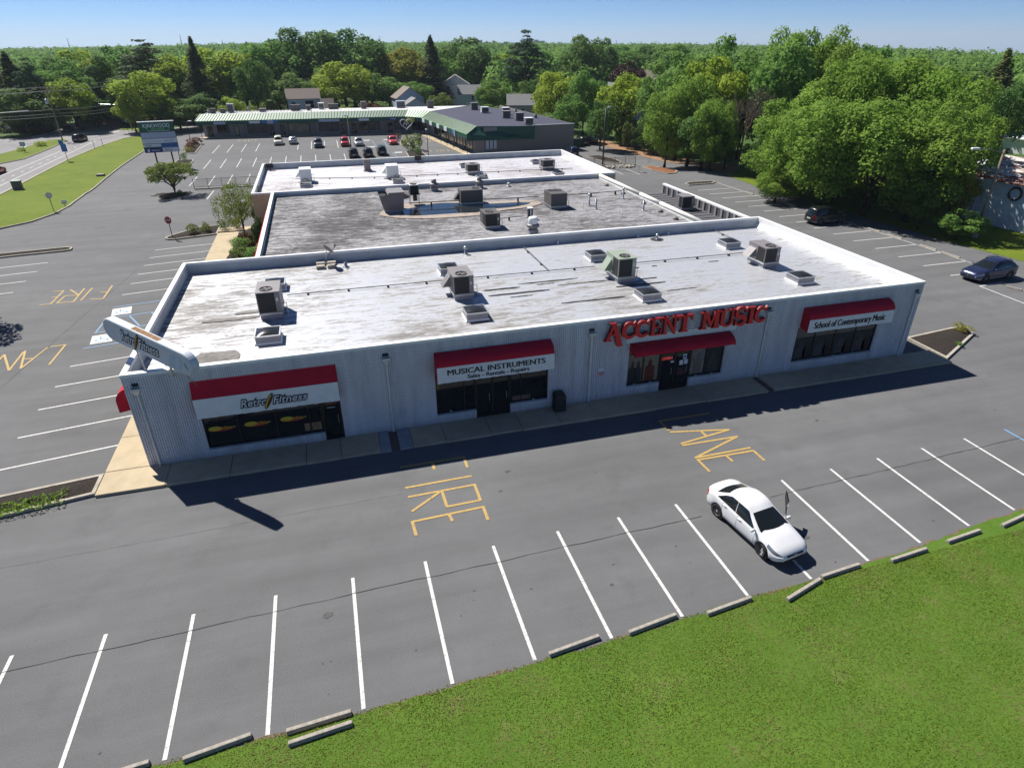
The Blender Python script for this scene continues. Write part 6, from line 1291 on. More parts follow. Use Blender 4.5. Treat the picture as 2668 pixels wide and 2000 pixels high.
upole('slim utility pole behind the tall pole sign', -31.6, 178, 13.2, 1); upole('brown double pole left of those behind the pole sign', -35.2, 180, 9.5, 0); upole('brown guy pole between the poles behind pole sign', -33.6, 181, 13.0, 0, -1.4); upole('grey utility pole rising behind the middle of the mall', 18.6, 205, 9.5, 1); upole('dark utility pole left of the white houses', 56.9, 200, 9.0, 0); upole('short utility pole right of the white houses', 68, 214, 8.6, 0); upole('pale utility pole behind the small street lamp', 80.5, 212, 9.2, 0, mat='greypole'); upole('thin dark pole right of the street lamp beyond mall', 70.5, 171, 8.2, 0, r=.1); upole('far left utility pole cut by the frame edge', -92, 150, 11.0, 1)
lamp_post('small street lamp beyond the navy mall roof', 78, 209, 7.4, mat='greypole', armang=R(180), arm=1.2)
def wire(label, pts, sag, r=.045):
    t = []
    for a, b in zip(pts[:-1], pts[1:]):
        for k in range(12): u = k/12; q = Vector(a).lerp(Vector(b), u); q.z -= sag*4*u*(1-u); t.append(tuple(q))
    t.append(pts[-1]); o = MB().tube([(x-pts[0][0], y-pts[0][1], z-pts[0][2]) for x, y, z in t], r, 4).build('overhead_wire', M['wire'], loc=pts[0]); return tag(o, label, 'wire', 'overhead wires along the back street')
P1, P2, P3, P4 = (-46.3, 147.6), (-31.6, 178), (18.6, 205), (56.9, 200)
for k, (z0, sg, rr_) in enumerate(((9.0, .8, .05), (8.2, .9, .07), (4.4, .7, .05), (3.6, .8, .04), (3.0, .8, .04))):
    nm = ('topmost', 'second highest', 'third highest', 'fourth highest', 'lowest')[k]
    wire(nm+' overhead wire along the back street', [(-92, 150, z0+.2), (*P1, z0), (*P2, z0+1.6 if k < 2 else z0+.6), (*P3, z0-1.9 if k < 2 else z0-.6), (*P4, z0-2.4 if k < 2 else z0-1.0)], sg, rr_)
wire('thin service wire dropping to the tall dark lamp post', [(52.6, 68.2, 8.2), (84, 120, 4.0)], .5, .02)
t = thing('signal_mast', 'long grey traffic signal mast arm over the crossroads', 'traffic signal', (-36.0, 166.5, -2.1)); MB().tube([(0, 0, 0), (0, 0, 6.6)], [.16, .1], 8).build('pole', M['greypole'], t); MB().tube([(0, 0, 5.7), (-7, 1, 6.0), (-14.5, 2, 6.1)], [.1, .08, .05], 8).build('mast_arm', M['galv'], t); MB().tube([(0, 0, 5.2), (2.8, -1.0, 4.2)], .06, 6).build('lamp_arm', M['galv'], t)
for x in (-6.5, -10.5): s_ = MB().box(x-.2, x+.2, .7, 1.1, 5.3, 6.5).build('signal_head', M['black'], t, bevel=.03); MB().lathe([(.12, 0), (.12, .02)], 10).build('lens', M['lampr'], s_).matrix_local = Matrix.Translation((x, .69, 6.2)) @ Matrix.Rotation(R(90), 4, 'X')
t = thing('signal_mast', 'white signal mast arm entering from the left edge', 'traffic signal', (-66, 150, -2.1)); MB().tube([(0, 0, 0), (0, 0, 6.0)], .15, 8).build('pole', M['greypole'], t); MB().tube([(0, 0, 5.4), (12, 6, 5.8)], [.1, .06], 8).build('mast_arm', M['hvacwhite'], t); MB().box(6.2, 6.6, 3.0, 3.4, 4.7, 5.5).build('signal_head', M['black'], t); MB().box(3.0, 5.6, 2.0, 2.06, 4.6, 5.2).build('street_name_plate', M['hvacdark'], t)
# street entrance feature: brick wall with white cap and hedge, brick pier
t = thing('entrance_wall', 'brick entrance wall with white cap behind a clipped hedge', 'wall', (-48.44, 183.16, -2.1)); MB().box(-4.2, 4.2, 2.6, 3.0, 0, 2.2).build('wall_face', M['brick'], t); MB().box(-3.2, 3.2, 2.5, 3.1, 2.2, 2.5).build('cap', M['hvacwhite'], t)
for x in (-4.6, 4.6): p_ = MB().box(x-.7, x+.7, 2.2, 3.6, 0, 2.6).build('pier', M['brick'], t); MB().box(x-.8, x+.8, 2.1, 3.7, 2.6, 2.8).build('pier_cap', M['kerb'], p_)
t = thing('brick_pier', 'lone brown brick pier with pyramid cap behind the big utility pole', 'pier', (-57.92, 186.17, -2.1)); MB().box(-1.1, 1.1, -1.1, 1.1, 0, 3.4).build('shaft', M['brick'], t); c_ = MB(); c_.v = [(-1.3, -1.3, 3.4), (1.3, -1.3, 3.4), (1.3, 1.3, 3.4), (-1.3, 1.3, 3.4), (0, 0, 4.2)]; c_.f = [(3, 2, 1, 0), (0, 1, 4), (1, 2, 4), (2, 3, 4), (3, 0, 4)]; c_.build('cap', M['kerb'], t)
# ------------------------------------------------------------------ houses and sheds
def house(name, label, x, y, z, w_, d_, hw_, hr, rz=0.0, wall='siding', roofm='greyshingle', gable='y', wins=((.25, 1.0, .9, 1.3), (.7, 1.0, .9, 1.3)), cat='house', grp=None, doorx=None):
    t = thing(name, label, cat, (x, y, z), rz, grp); a, b = w_/2, d_/2; mb = MB()
    if gable == 'y':   # ridge along x, gables at the sides
        mb.poly([(-a, -b, 0), (a, -b, 0), (a, -b, hw_), (-a, -b, hw_)]).poly([(a, b, 0), (-a, b, 0), (-a, b, hw_), (a, b, hw_)]); mb.poly([(a, -b, 0), (a, b, 0), (a, b, hw_), (a, 0, hr), (a, -b, hw_)]).poly([(-a, b, 0), (-a, -b, 0), (-a, -b, hw_), (-a, 0, hr), (-a, b, hw_)])
        k = (hr-hw_)/b; o = .35; R1 = [(-a-o, -b-o, hw_-k*o), (a+o, -b-o, hw_-k*o), (a+o, 0, hr), (-a-o, 0, hr)]; R2 = [(a+o, b+o, hw_-k*o), (-a-o, b+o, hw_-k*o), (-a-o, 0, hr), (a+o, 0, hr)]
    else:
        mb.poly([(-a, -b, 0), (a, -b, 0), (a, -b, hw_), (0, -b, hr), (-a, -b, hw_)]).poly([(a, b, 0), (-a, b, 0), (-a, b, hw_), (0, b, hr), (a, b, hw_)]); mb.poly([(a, -b, 0), (a, b, 0), (a, b, hw_), (a, -b, hw_)]).poly([(-a, b, 0), (-a, -b, 0), (-a, -b, hw_), (-a, b, hw_)])
        k = (hr-hw_)/a; o = .35; R1 = [(-a-o, b+o, hw_-k*o), (-a-o, -b-o, hw_-k*o), (0, -b-o, hr), (0, b+o, hr)]; R2 = [(a+o, -b-o, hw_-k*o), (a+o, b+o, hw_-k*o), (0, b+o, hr), (0, -b-o, hr)]
    mb.build('wall', M[wall], t)
    rm = MB()
    for Q in (R1, R2): rm.poly([(p_[0], p_[1], p_[2]+.12) for p_ in Q]).poly(list(reversed(Q)));
    for Q in (R1, R2):
        for i in range(4): p_, q_ = Q[i], Q[(i+1) % 4]; rm.poly([p_, q_, (q_[0], q_[1], q_[2]+.12), (p_[0], p_[1], p_[2]+.12)])
    rm.build('roof', M[roofm], t)
    for u, z0, ww, hh in wins:
        x0 = -a+w_*u; f = MB().box(x0-.08, x0+ww+.08, -b-.06, -b+.02, z0-.08, z0+hh+.08).build('window', M['housewhite'], t); MB().box(x0, x0+ww, -b-.085, -b-.061, z0, z0+hh).build('pane', M['glass'], f); MB().box(x0-.02, x0+ww+.02, -b-.1, -b-.086, z0+hh/2-.03, z0+hh/2+.03).build('sash', M['housewhite'], f)
    if doorx is not None: dd = MB().box(-a+w_*doorx, -a+w_*doorx+.95, -b-.05, -b+.02, 0, 2.1).build('door', M['housewhite'], t); MB().lathe([(.05, 0), (.05, .04)], 8).build('handle', M['galv'], dd).matrix_local = Matrix.Translation((-a+w_*doorx+.8, -b-.06, 1.0)) @ Matrix.Rotation(R(90), 4, 'X')
    return t
house('house', 'brown roofed house behind left part of the mall', 7.1, 176, -2.1, 8.6, 7, 5.8, 8.0, R(2), 'siding', 'shingle', wins=((.12, 3.6, 1.0, 1.3), (.55, 3.4, 2.2, 1.8))); house('shed', 'small brown roofed shed beside the brown roofed house', 13.4, 172, -2.1, 3.0, 5, 3.4, 5.6, R(2), 'shingle', 'shingle', wins=(), cat='shed')
house('house', 'blue grey gabled house behind the mall roof', 36.6, 177, -2.1, 7.8, 8, 5.2, 7.9, R(5), 'bluesiding', 'shingle', 'x', wins=((.6, 3.4, .8, 1.1),)); house('garage', 'small pale gabled garage before the blue grey house', 37.2, 168, -2.1, 6.0, 5, 3.9, 5.6, R(5), 'siding', 'greyshingle', 'x', wins=((.15, 2.6, 2.2, 1.0),), cat='garage')
house('house', 'two storey pale gabled house beyond the navy roof', 57.6, 210, -2.1, 9.4, 9, 6.6, 9.4, R(-12), 'siding', 'greyshingle', 'x', wins=((.2, 4.6, .9, 1.2), (.62, 4.6, .9, 1.2))); house('house', 'low pale house with porch before the two storey house', 60.6, 196, -2.1, 9.4, 7, 4.5, 6.9, R(-12), 'siding', 'greyshingle', 'y', wins=((.45, 2.6, .8, 1.3), (.62, 2.6, .8, 1.3), (.8, 2.6, .8, 1.3)), doorx=.25)
house('house', 'small green sided house right of the thin dark pole', 64, 152, -2.1, 7, 7, 4.6, 6.9, R(-15), 'hvacgreen', 'greyshingle', 'y', wins=((.5, 2.4, .9, 1.2),)); house('house', 'grey house peeking through trees above the hedge', 77.5, 103, -2.1, 6, 8, 5.2, 8.3, R(-28), 'bluesiding', 'greyshingle', 'x', wins=((.55, 3.4, .8, 1.3),)); house('house', 'brown roofed house group amid distant trees', 131, 208, -2.1, 13, 10, 6.4, 9.6, R(-20), 'bluesiding', 'shingle', 'y', wins=((.3, 3, 1.2, 1.5), (.7, 3, 1.2, 1.5))); house('house', 'second brown roofed house left of its twin in distant trees', 124, 217, -2.1, 8, 9, 7, 10, R(10), 'siding', 'shingle', 'x', wins=((.4, 3, 1.2, 1.5),)); house('house', 'low grey roofed house among trees right of middle', 104, 152, -2.1, 8, 7, 5.2, 8.0, R(-30), 'siding', 'greyshingle', 'y', wins=((.4, .9, 1.0, 1.2),)); house('house', 'low brown roofed house beyond the big maples at right', 210, 148, -2.1, 22, 11, 3.6, 7.2, R(-60), 'siding', 'shingle', 'y', wins=((.3, 1, 1.2, 1.2),))
t = house('metal_barn', 'pale blue metal barn with rusty roof at right edge', 84.5, 20.0, 0, 16, 11, 4.6, 6.2, R(-83), 'barnwall', 'rusty', 'y', wins=(), cat='barn')
for x in (-2.6, 2.4, 5.2): o = MB().tube([(.62*math.cos(a), 0, .62*math.sin(a)) for a in np.linspace(0, 2*math.pi, 17)], .11, 6).build('wreath', M['black'], t); o.location = (x, -5.62, 3.6)
for x in (-6.5, -.4, .9, 4): MB().box(x, x+.18, -5.6, -5.505, 0, 4.4).build('trim_board', M['signgrey'], t)
MB().box(-5.6, -1.2, -5.57, -5.502, .1, 2.8).build('barn_door', M['barnwall'], t)
house('metal_shed', 'long white metal shed behind the plank fence at right edge', 131, 64, -1.0, 16, 7, 3.2, 3.9, R(-78), 'hvacwhite', 'siding', 'y', wins=((.55, .6, .6, .9),), cat='shed'); house('shed', 'small pale blue shed beside the leaning lamp post', 100, 45, -.5, 4.5, 4, 2.8, 3.8, R(-60), 'barnwall', 'siding', 'y', wins=(), cat='shed'); house('shed', 'little grey arched shed under the dark cedar', 168, 98, -1.5, 3.2, 3.2, 2.2, 3.8, R(-50), 'greyshingle', 'greyshingle', 'x', wins=(), cat='shed'); house('shed', 'little orange doored green shed under the dark cedar', 172, 92, -1.5, 3.6, 3.6, 2.4, 4.6, R(-50), 'greenfascia', 'greenfascia', 'x', wins=(), cat='shed', doorx=.4)
t = thing('plank_fence', 'grey plank fence beside the white metal shed', 'fence', (112, 52, -.6), R(-60))
for k in range(60): MB().box(-12+.4*k, -12+.4*k+.34, -.03, .03, 0, 1.7+.05*math.sin(k*1.7)).build('plank', M['greypole'], t)
MB().box(-12, 12, .03, .09, .5, .6).build('rail', M['greypole'], t)
tag(sheet('field', [(90, 10), (260, 10), (260, 130), (150, 110), (100, 60)], .03, M['verge'], cut=False), kind='structure'); tag(sheet('yard', [(78, 120), (130, 118), (140, 160), (95, 170)], .03, M['verge'], cut=False), kind='structure')
tag(sheet('far_yard', [(-30, 185), (0, 185), (-4, 240), (-30, 240)], .03, M['verge'], cut=False), kind='structure'); tag(sheet('far_yard', [(-32.13, 160.36), (-39.48, 167.32), (-44.91, 204.12), (-30, 230), (-24, 180)], .03, M['verge'], cut=False), kind='structure')
# ------------------------------------------------------------------ far skyline: masts and blocks
MAST = [(-481.4, 1703.3, 25.0, -4.5), (-267.2, 1750.3, 30.8, 4.7), (-181.4, 1761.6, 20.6, 12.0), (180.7, 1763.8, 28.5, 2.0), (359.6, 1737.7, 22.2, 12.1), (388.6, 1731.7, 23.8, 12.0), (744.0, 1615.7, 17.5, 7.4), (891.0, 1541.8, 15.3, 3.7), (1310.5, 1217.0, -3.8, -11.2), (1315.1, 1212.1, -2.4, -11.2), (1376.8, 1143.8, -9.2, -17.8)]
for k, (x, y, z1, z0) in enumerate(MAST):
    t = thing('radio_mast', 'thin mast on the skyline, %s from the left' % ORD[k], 'mast', (x, y, z0-12), 0, 'masts on the skyline'); hh = z1-z0+12; MB().tube([(0, 0, 0), (0, 0, hh*.6), (0, 0, hh)], [1.0, .8, .5], 5).build('mast', M['greypole'], t); MB().box(-.9, .9, -.9, .9, hh*.62, hh*.62+3).build('platform', M['greypole'], t)
BL = [(302.2, 1341.1, 318.2, 16.6), (318.2, 1337.6, 337.1, 17.8), (339.9, 1332.6, 351.5, 14.5), (355.1, 1328.8, 363.1, 15.7), (367.4, 1325.6, 399.7, 13.0), (424.8, 1309.2, 455.9, 16.1)]
for k, (x, y, x1, z1) in enumerate(BL):
    t = thing('office_block', 'pale block on the skyline, %s from the left' % ORD[k], 'building', (x, y, z1-34), 0, 'blocks on the skyline'); ww = max(4, x1-x); MB().box(0, ww, 0, 14, 0, 34).build('wall', M['siding' if k != 4 else 'bluesiding'], t); MB().box(ww*.3, ww*.6, 2, 8, 34, 36).build('roof_plant', M['siding'], t)
    for r_ in range(3):
        for c_ in range(max(2, int(ww/6))): MB().box(c_*6+1, c_*6+4.5, -.1, -.02, 22+4*r_, 24+4*r_).build('window', M['glass'], t)
# ------------------------------------------------------------------ vegetation
def leaf_object(name, c, n, size, tint, mat, asp=.62, parent=None, loc=None):
    N_ = len(c); n = n/np.maximum(1e-6, np.linalg.norm(n, axis=1))[:, None]; rs = np.random.RandomState(N_ % 9973+3)
    a = rs.normal(size=(N_, 3)); t = np.cross(n, a); t /= np.maximum(1e-6, np.linalg.norm(t, axis=1))[:, None]; b = np.cross(n, t)
    sz = size if np.ndim(size) else np.full(N_, size); sz = (sz*rs.uniform(.65, 1.35, N_))[:, None]
    V = np.empty((N_, 4, 3)); V[:, 0] = c-t*sz*.5; V[:, 1] = c-b*sz*.5*asp-n*sz*.08; V[:, 2] = c+t*sz*.5; V[:, 3] = c+b*sz*.5*asp-n*sz*.08
    me = bpy.data.meshes.new(name); me.vertices.add(N_*4); me.vertices.foreach_set('co', V.ravel()); me.loops.add(N_*4); me.loops.foreach_set('vertex_index', np.arange(N_*4)); me.polygons.add(N_); me.polygons.foreach_set('loop_start', np.arange(N_)*4)
    at = me.attributes.new('tint', 'FLOAT', 'FACE'); at.data.foreach_set('value', np.clip(tint, 0, 1).astype(np.float32)); me.materials.append(mat); me.update(calc_edges=True)
    return me
def lobed(seed, H, Rr, base, nleaf, nlobe, leaf, flat=.8, spread=.74, lob=(.24, .42), sq=1.0, low=.25, cone=False):
    rs = np.random.RandomState(seed); cz = H*(base+1)/2; rz = H*(1-base)/2
    d = rs.normal(size=(nlobe, 3)); d /= np.linalg.norm(d, axis=1)[:, None]; k = rs.uniform(.25, 1, nlobe)**.5*spread
    lc = np.c_[d[:, 0]*Rr*k, d[:, 1]*Rr*k, cz+d[:, 2]*rz*k*sq]; lr = Rr*rs.uniform(*lob, nlobe)
    if cone:
        tt = np.clip(lc[:, 2]/H, 0, 1); lc[:, :2] *= (1.25-.85*tt)[:, None]; lr = lr*(1.1-.25*tt); lc[:7, :2] *= .15; lc[:7, 2] = H*np.linspace(.62, .95, 7)
    cnt = np.maximum(10, (nleaf*1.5*lr**2/np.sum(lr**2)).astype(int)); idx = np.repeat(np.arange(nlobe), cnt); N_ = len(idx)
    u = rs.normal(size=(N_, 3)); u[:, 2] += .18; u /= np.linalg.norm(u, axis=1)[:, None]
    rad = rs.uniform(.62, 1.06, N_)+.10*np.sin(u[:, 0]*7+idx)+.08*np.sin(u[:, 1]*9+idx*2)
    p_ = lc[idx]+u*(lr[idx]*rad)[:, None]*np.array([1, 1, flat])
    dist = np.linalg.norm((p_[:, None, :]-lc[None])/np.array([1, 1, flat]), axis=2)/lr[None]; dist[np.arange(N_), idx] = 9
    keep = (dist.min(axis=1) > .72) & ~((u[:, 2] < -.55) & (rs.rand(N_) > low)) & (p_[:, 2] > H*base*.55)
    p_, u, idx = p_[keep], u[keep], idx[keep]; N_ = len(idx); tone = rs.uniform(0, 1, nlobe)
    nn = u+rs.normal(size=(N_, 3))*.55+np.array([0, 0, .25]); tint = .40*rs.rand(N_)+.38*tone[idx]+.18*rs.rand(N_)
    return p_, nn, np.full(N_, leaf), tint, lc, lr
def limbs(H, lc, r0, base, seed, n=9):
    rs = random.Random(seed); mb = MB(); top = H*.62; mb.tube([(0, 0, -.3), (r0*.3, 0, H*.2), (-r0*.2, r0*.3, H*.42), (0, 0, top)], [r0*1.25, r0, r0*.7, r0*.3], 8)
    for q in sorted(lc.tolist(), key=lambda q: -abs(q[0])-abs(q[1]))[:n]:
        z0 = H*rs.uniform(.22, .45); m_ = ((q[0])*.45, q[1]*.45, z0+(q[2]-z0)*.62); mb.tube([(0, 0, z0), m_, tuple(q)], [r0*.5, r0*.3, r0*.08], 5)
    return mb.mesh('trunk', M['bark'], True)
def conifer(seed, H, Rr, n, leaf, tiers=24, droop=.25, open_=0.0):
    rs = np.random.RandomState(seed); P_, Nn = [], []; sk = MB(); sk.tube([(0, 0, -.3), (0, 0, H*.55), (0, 0, H*.99)], [.28, .16, .02], 7)
    per = int(n/(tiers*8))
    for k in range(tiers*8):
        if rs.rand() < open_: continue
        f = rs.rand()**1.25; z = H*(.05+.94*f); rr_ = Rr*(1-f)**.9+.18
        a = rs.uniform(0, 2*math.pi); ln = rr_*rs.uniform(.6, 1.12); s = rs.rand(max(5, int(per*(ln/Rr+.3)*1.9)))**.7
        w_ = (.16+.20*s)*ln*rs.normal(size=len(s))*.62
        p_ = np.c_[np.cos(a)*ln*s-np.sin(a)*w_, np.sin(a)*ln*s+np.cos(a)*w_, z-droop*ln*s*1.1+.25*rs.normal(size=len(s))]
        P_.append(p_); Nn.append(np.c_[np.full(len(s), math.cos(a)*.7), np.full(len(s), math.sin(a)*.7), np.full(len(s), .75)]+rs.normal(size=(len(s), 3))*.4)
        if k % 4 == 0: sk.tube([(0, 0, z), (math.cos(a)*ln*.8, math.sin(a)*ln*.8, z-droop*ln*.8)], [.05, .015], 4, False)
    P_ = np.concatenate(P_); Nn = np.concatenate(Nn); rs2 = np.random.RandomState(seed+1)
    return P_, Nn, np.full(len(P_), leaf), .55*rs2.rand(len(P_))+.25, sk.mesh('trunk', M['bark'], True)
LIB = {}
def lib(kind, H, Rr, crown, trunk): LIB.setdefault(kind, []).append((H, Rr, crown, trunk))
for s in range(4):
    p_, n_, z_, t_, lc, lr = lobed(100+s, 16, 7.0, .10, 19000, 80, .40, 1.0, .86, (.13, .30), 1.0); lib('maple', 16, 7.6, leaf_object('crown', p_, n_, z_, t_, M['maple']), limbs(16, lc, .42, .14, s, 14))
for s in range(5):
    p_, n_, z_, t_, lc, lr = lobed(20+s, 14, 5.2, .14, 8000, 46, .46, .95, .84, (.16, .34), 1.0); lib('decid', 14, 5.8, leaf_object('crown', p_, n_, z_, t_, M['mid']), limbs(14, lc, .32, .16, s+9, 9))
for s in range(2):
    p_, n_, z_, t_, lc, lr = lobed(60+s, 20, 5.6, .16, 8000, 80, .50, .50, .88, (.12, .26), .98, cone=True); lib('pine', 20, 6.2, leaf_object('crown', p_, n_, z_, t_, M['pine'], .35), limbs(20, lc, .38, .2, s+3, 22))
for s in range(2):
    p_, n_, z_, t_, tk = conifer(80+s, 18, 4.2, 9500, .46, 26, .30); lib('spruce', 18, 4.2, leaf_object('crown', p_, n_, z_, t_, M['spruce'], .4), tk)
for s in range(2):
    p_, n_, z_, t_, lc, lr = lobed(70+s, 6, 1.1, .02, 3200, 26, .24, 1.3, .80, (.34, .55), 1.0, .8); n_[:, 2] *= .4; lib('arbor', 6, 1.35, leaf_object('crown', p_, n_, z_, t_, M['arbor'], .5), limbs(6, lc, .10, .02, s, 3))
for s in range(3):
    p_, n_, z_, t_, lc, lr = lobed(40+s, 1.2, .75, .02, 900, 14, .13, .9, .7, (.35, .55), 1.0, .6); lib('bush', 1.2, .85, leaf_object('foliage', p_, n_, z_, t_, M['pear']), limbs(1.2, lc, .03, .02, s, 5))
p_, n_, z_, t_, lc, lr = lobed(91, 4.2, 3.3, .36, 5200, 46, .22, .55, .88, (.14, .28), .9); lib('ring', 4.2, 3.5, leaf_object('crown', p_, n_, z_, t_, M['pear']), limbs(4.2, lc, .16, .3, 4, 16))
p_, n_, z_, t_, lc, lr = lobed(93, 5.2, 2.5, .22, 5600, 34, .20, 1.15, .85, (.22, .36), .95, .9); n_[:, 2] *= .3; lib('weep', 5.2, 2.8, leaf_object('crown', p_, n_, z_, t_, M['mid'], .35), limbs(5.2, lc, .12, .2, 5, 12))
CNT = {}
def tree(label, kind, x, y, H, Wd, mat=None, name=None, cat='tree', group=None, z=None, var=None, parts=('trunk', 'crown')):
    L_ = LIB[kind]; k = CNT.get(kind, 0); CNT[kind] = k+1; H0, R0, cm, tm = L_[(var if var is not None else k) % len(L_)]
    z = FZ(x, y) if z is None else z
    t = thing(name or 'tree', label, cat, (x, y, z-.05), (k*2.399) % 6.283, group); t.scale = (Wd/2/R0, Wd/2/R0, H/H0)
    link(parts[0], tm, t); c = link(parts[1], cm, t)
    if mat: c.material_slots[0].link = 'OBJECT'; c.material_slots[0].material = M[mat]
    return t
KIND = {'spruce': ('spruce', 'spruce', 'spruce_tree'), 'pine': ('pine', 'pine', 'pine_tree'), 'oak': ('decid', 'oak', 'tree'), 'mid': ('decid', 'mid', 'tree'), 'lime': ('decid', 'lime', 'tree'), 'gold': ('decid', 'gold', 'tree'), 'maple': ('maple', 'maple', 'tree'), 'purple': ('decid', 'purple', 'tree')}
def put(lst, group):
    for (x, y, zt, wd), k, label in lst:
        kd, m_, nm = KIND[k]; z = FZ(x, y); tree(label, kd, x, y, max(3.0, (zt-z)*1.07), wd*1.05, m_, nm, 'tree', group, z)
BELT = [((-62.0, 175.2, 14.4, 16.1), 'spruce', 'dark conifer at the left end of the tree belt'), ((-56.0, 168.9, 13.8, 12.0), 'pine', 'dark pine second from the left edge'), ((-58.0, 187.2, 14.6, 14.6), 'oak', 'dark round tree behind the two leftmost conifers'), ((-50.7, 174.8, 13.1, 14.4), 'mid', 'mid green tree above the transformer pole'), ((-50.0, 191.6, 15.0, 20.9), 'lime', 'tall yellow green tree left of the big pine group'), ((-47.4, 166.4, 9.7, 13.1), 'lime', 'low yellow green tree just behind the transformer pole'), ((-58.1, 163.9, 7.9, 16.6), 'oak', 'dark low tree at the left edge under the conifers'), ((-55.1, 167.1, 5.1, 15.4), 'oak', 'dark spreading tree behind the brick pier'), ((-45.2, 186.7, 14.0, 12.8), 'oak', 'dark narrow tree left of the big white pine'), ((-43.2, 201.6, 15.9, 17.6), 'mid', 'mid green tree touching the big white pine'), ((-45.9, 174.1, 5.4, 15.7), 'oak', 'dark tree over the entrance wall'), ((-32.9, 187.5, 17.6, 27.6), 'pine', 'big dark white pine rising above the skyline at left'), ((-37.9, 178.2, 9.1, 12.9), 'oak', 'dark tree under the big white pine'), ((-41.3, 179.4, 3.8, 13.1), 'oak', 'dark understory tree by the side street'), ((-29.8, 161.6, 11.0, 16.5), 'lime', 'yellow green tree among the poles behind the pole sign'), ((-33.3, 158.7, 6.3, 9.1), 'lime', 'small yellow green tree at the signal pole'), ((-26.5, 184.6, 14.2, 16.9), 'lime', 'yellow green tree between white pine and spruce'), ((-18.7, 173.7, 17.4, 12.7), 'spruce', 'tall brownish spruce left of the mall'), ((-16.4, 196.2, 15.5, 23.0), 'lime', 'broad yellow green tree right of the brownish spruce'), ((-9.6, 194.9, 14.7, 19.0), 'lime', 'second broad yellow green tree behind the mall'), ((-5.1, 175.2, 13.1, 11.1), 'oak', 'narrow dark tree behind left part of mall'), ((-23.4, 160.8, 4.8, 15.6), 'oak', 'dark bush like tree at left end of the mall'), ((-16.0, 168.0, 6.1, 16.1), 'oak', 'dark tree behind mall roof vents'), ((-10.5, 162.7, 4.9, 9.1), 'lime', 'small bright tree behind the mall roof'), ((-0.9, 203.5, 17.8, 24.4), 'mid', 'tall grey green tree left of the first big skyline oak'), ((6.7, 213.8, 20.6, 22.2), 'oak', 'first big dark oak breaking the skyline'), ((2.6, 185.7, 9.1, 18.9), 'oak', 'dark tree below the first big skyline oak'), ((12.6, 219.8, 16.7, 16.0), 'oak', 'dark tree between the two big skyline oaks'), ((14.9, 197.8, 10.1, 18.4), 'mid', 'mid green tree behind the brown roofed house'), ((23.2, 209.5, 21.3, 28.3), 'oak', 'second and taller dark oak breaking the skyline'), ((19.0, 183.7, 11.9, 19.4), 'lime', 'bright green round tree in front of the taller skyline oak'), ((27.4, 189.2, 8.5, 14.8), 'oak', 'dark tree right of the bright green round tree'), ((40.5, 210.0, 15.2, 23.6), 'gold', 'golden green round tree left of the tall dark spruce'), ((32.7, 190.7, 7.4, 16.4), 'mid', 'mid green tree below the golden green one'), ((48.8, 204.7, 17.7, 16.0), 'spruce', 'tall dark spruce above the blue grey house'), ((56.3, 219.7, 12.4, 16.2), 'mid', 'mid green tree right of the tall dark spruce'), ((40.6, 183.7, 6.5, 11.6), 'mid', 'grey green tree beside the blue grey house'), ((64.4, 230.3, 17.7, 26.9), 'oak', 'broad dark tree left of the two storey house'), ((74.0, 236.4, 13.5, 19.4), 'oak', 'dark tree above the two storey house'), ((83.1, 238.2, 12.7, 15.9), 'lime', 'narrow yellow green tree left of the tall open pine'), ((77.9, 193.9, 19.7, 20.5), 'pine', 'tall open crowned pine in the middle of the picture'), ((94.2, 215.9, 14.6, 20.1), 'mid', 'mid green tree right of the tall open pine'), ((102.9, 206.3, 18.5, 17.1), 'oak', 'left of two tall dark trees right of middle'), ((111.9, 213.5, 17.4, 16.9), 'oak', 'right of two tall dark trees right of middle'), ((61.1, 171.5, 7.3, 13.3), 'mid', 'rounded green tree beside the white houses'), ((70.9, 162.5, 7.6, 10.9), 'oak', 'dark lower tree under the tall open pine')]
put(BELT, 'trees of the belt behind the mall')
MIDT = [((66.6, 130.2, 11.2, 13.7), 'lime', 'drooping yellow green tree behind the mall end wall'), ((69.9, 120.5, 11.2, 9.2), 'mid', 'leafy mid green tree beside the drooping one'), ((63.7, 112.1, 7.1, 9.2), 'mid', 'lower green tree behind the mall end wall'), ((74.1, 107.8, 11.3, 13.7), 'lime', 'pale green tree above the clipped hedge row'), ((83.6, 112.0, 8.8, 11.3), 'lime', 'pale green tree right of the hedge row'), ((65.1, 98.6, 7.2, 7.5), 'oak', 'dark tree right behind the tall dark lamp post'), ((100.0, 161.9, 11.7, 11.4), 'purple', 'purple leaved tree amid the distant trees'), ((135.0, 244.8, 15.0, 22.4), 'mid', 'distant mid green tree right of the tall dark pair'), ((148.6, 249.4, 15.2, 25.2), 'oak', 'distant dark tree above the purple tree'), ((152.3, 236.3, 15.7, 23.4), 'mid', 'distant green tree above the brown roofed pair')]
put(MIDT, 'trees behind the mall end wall')
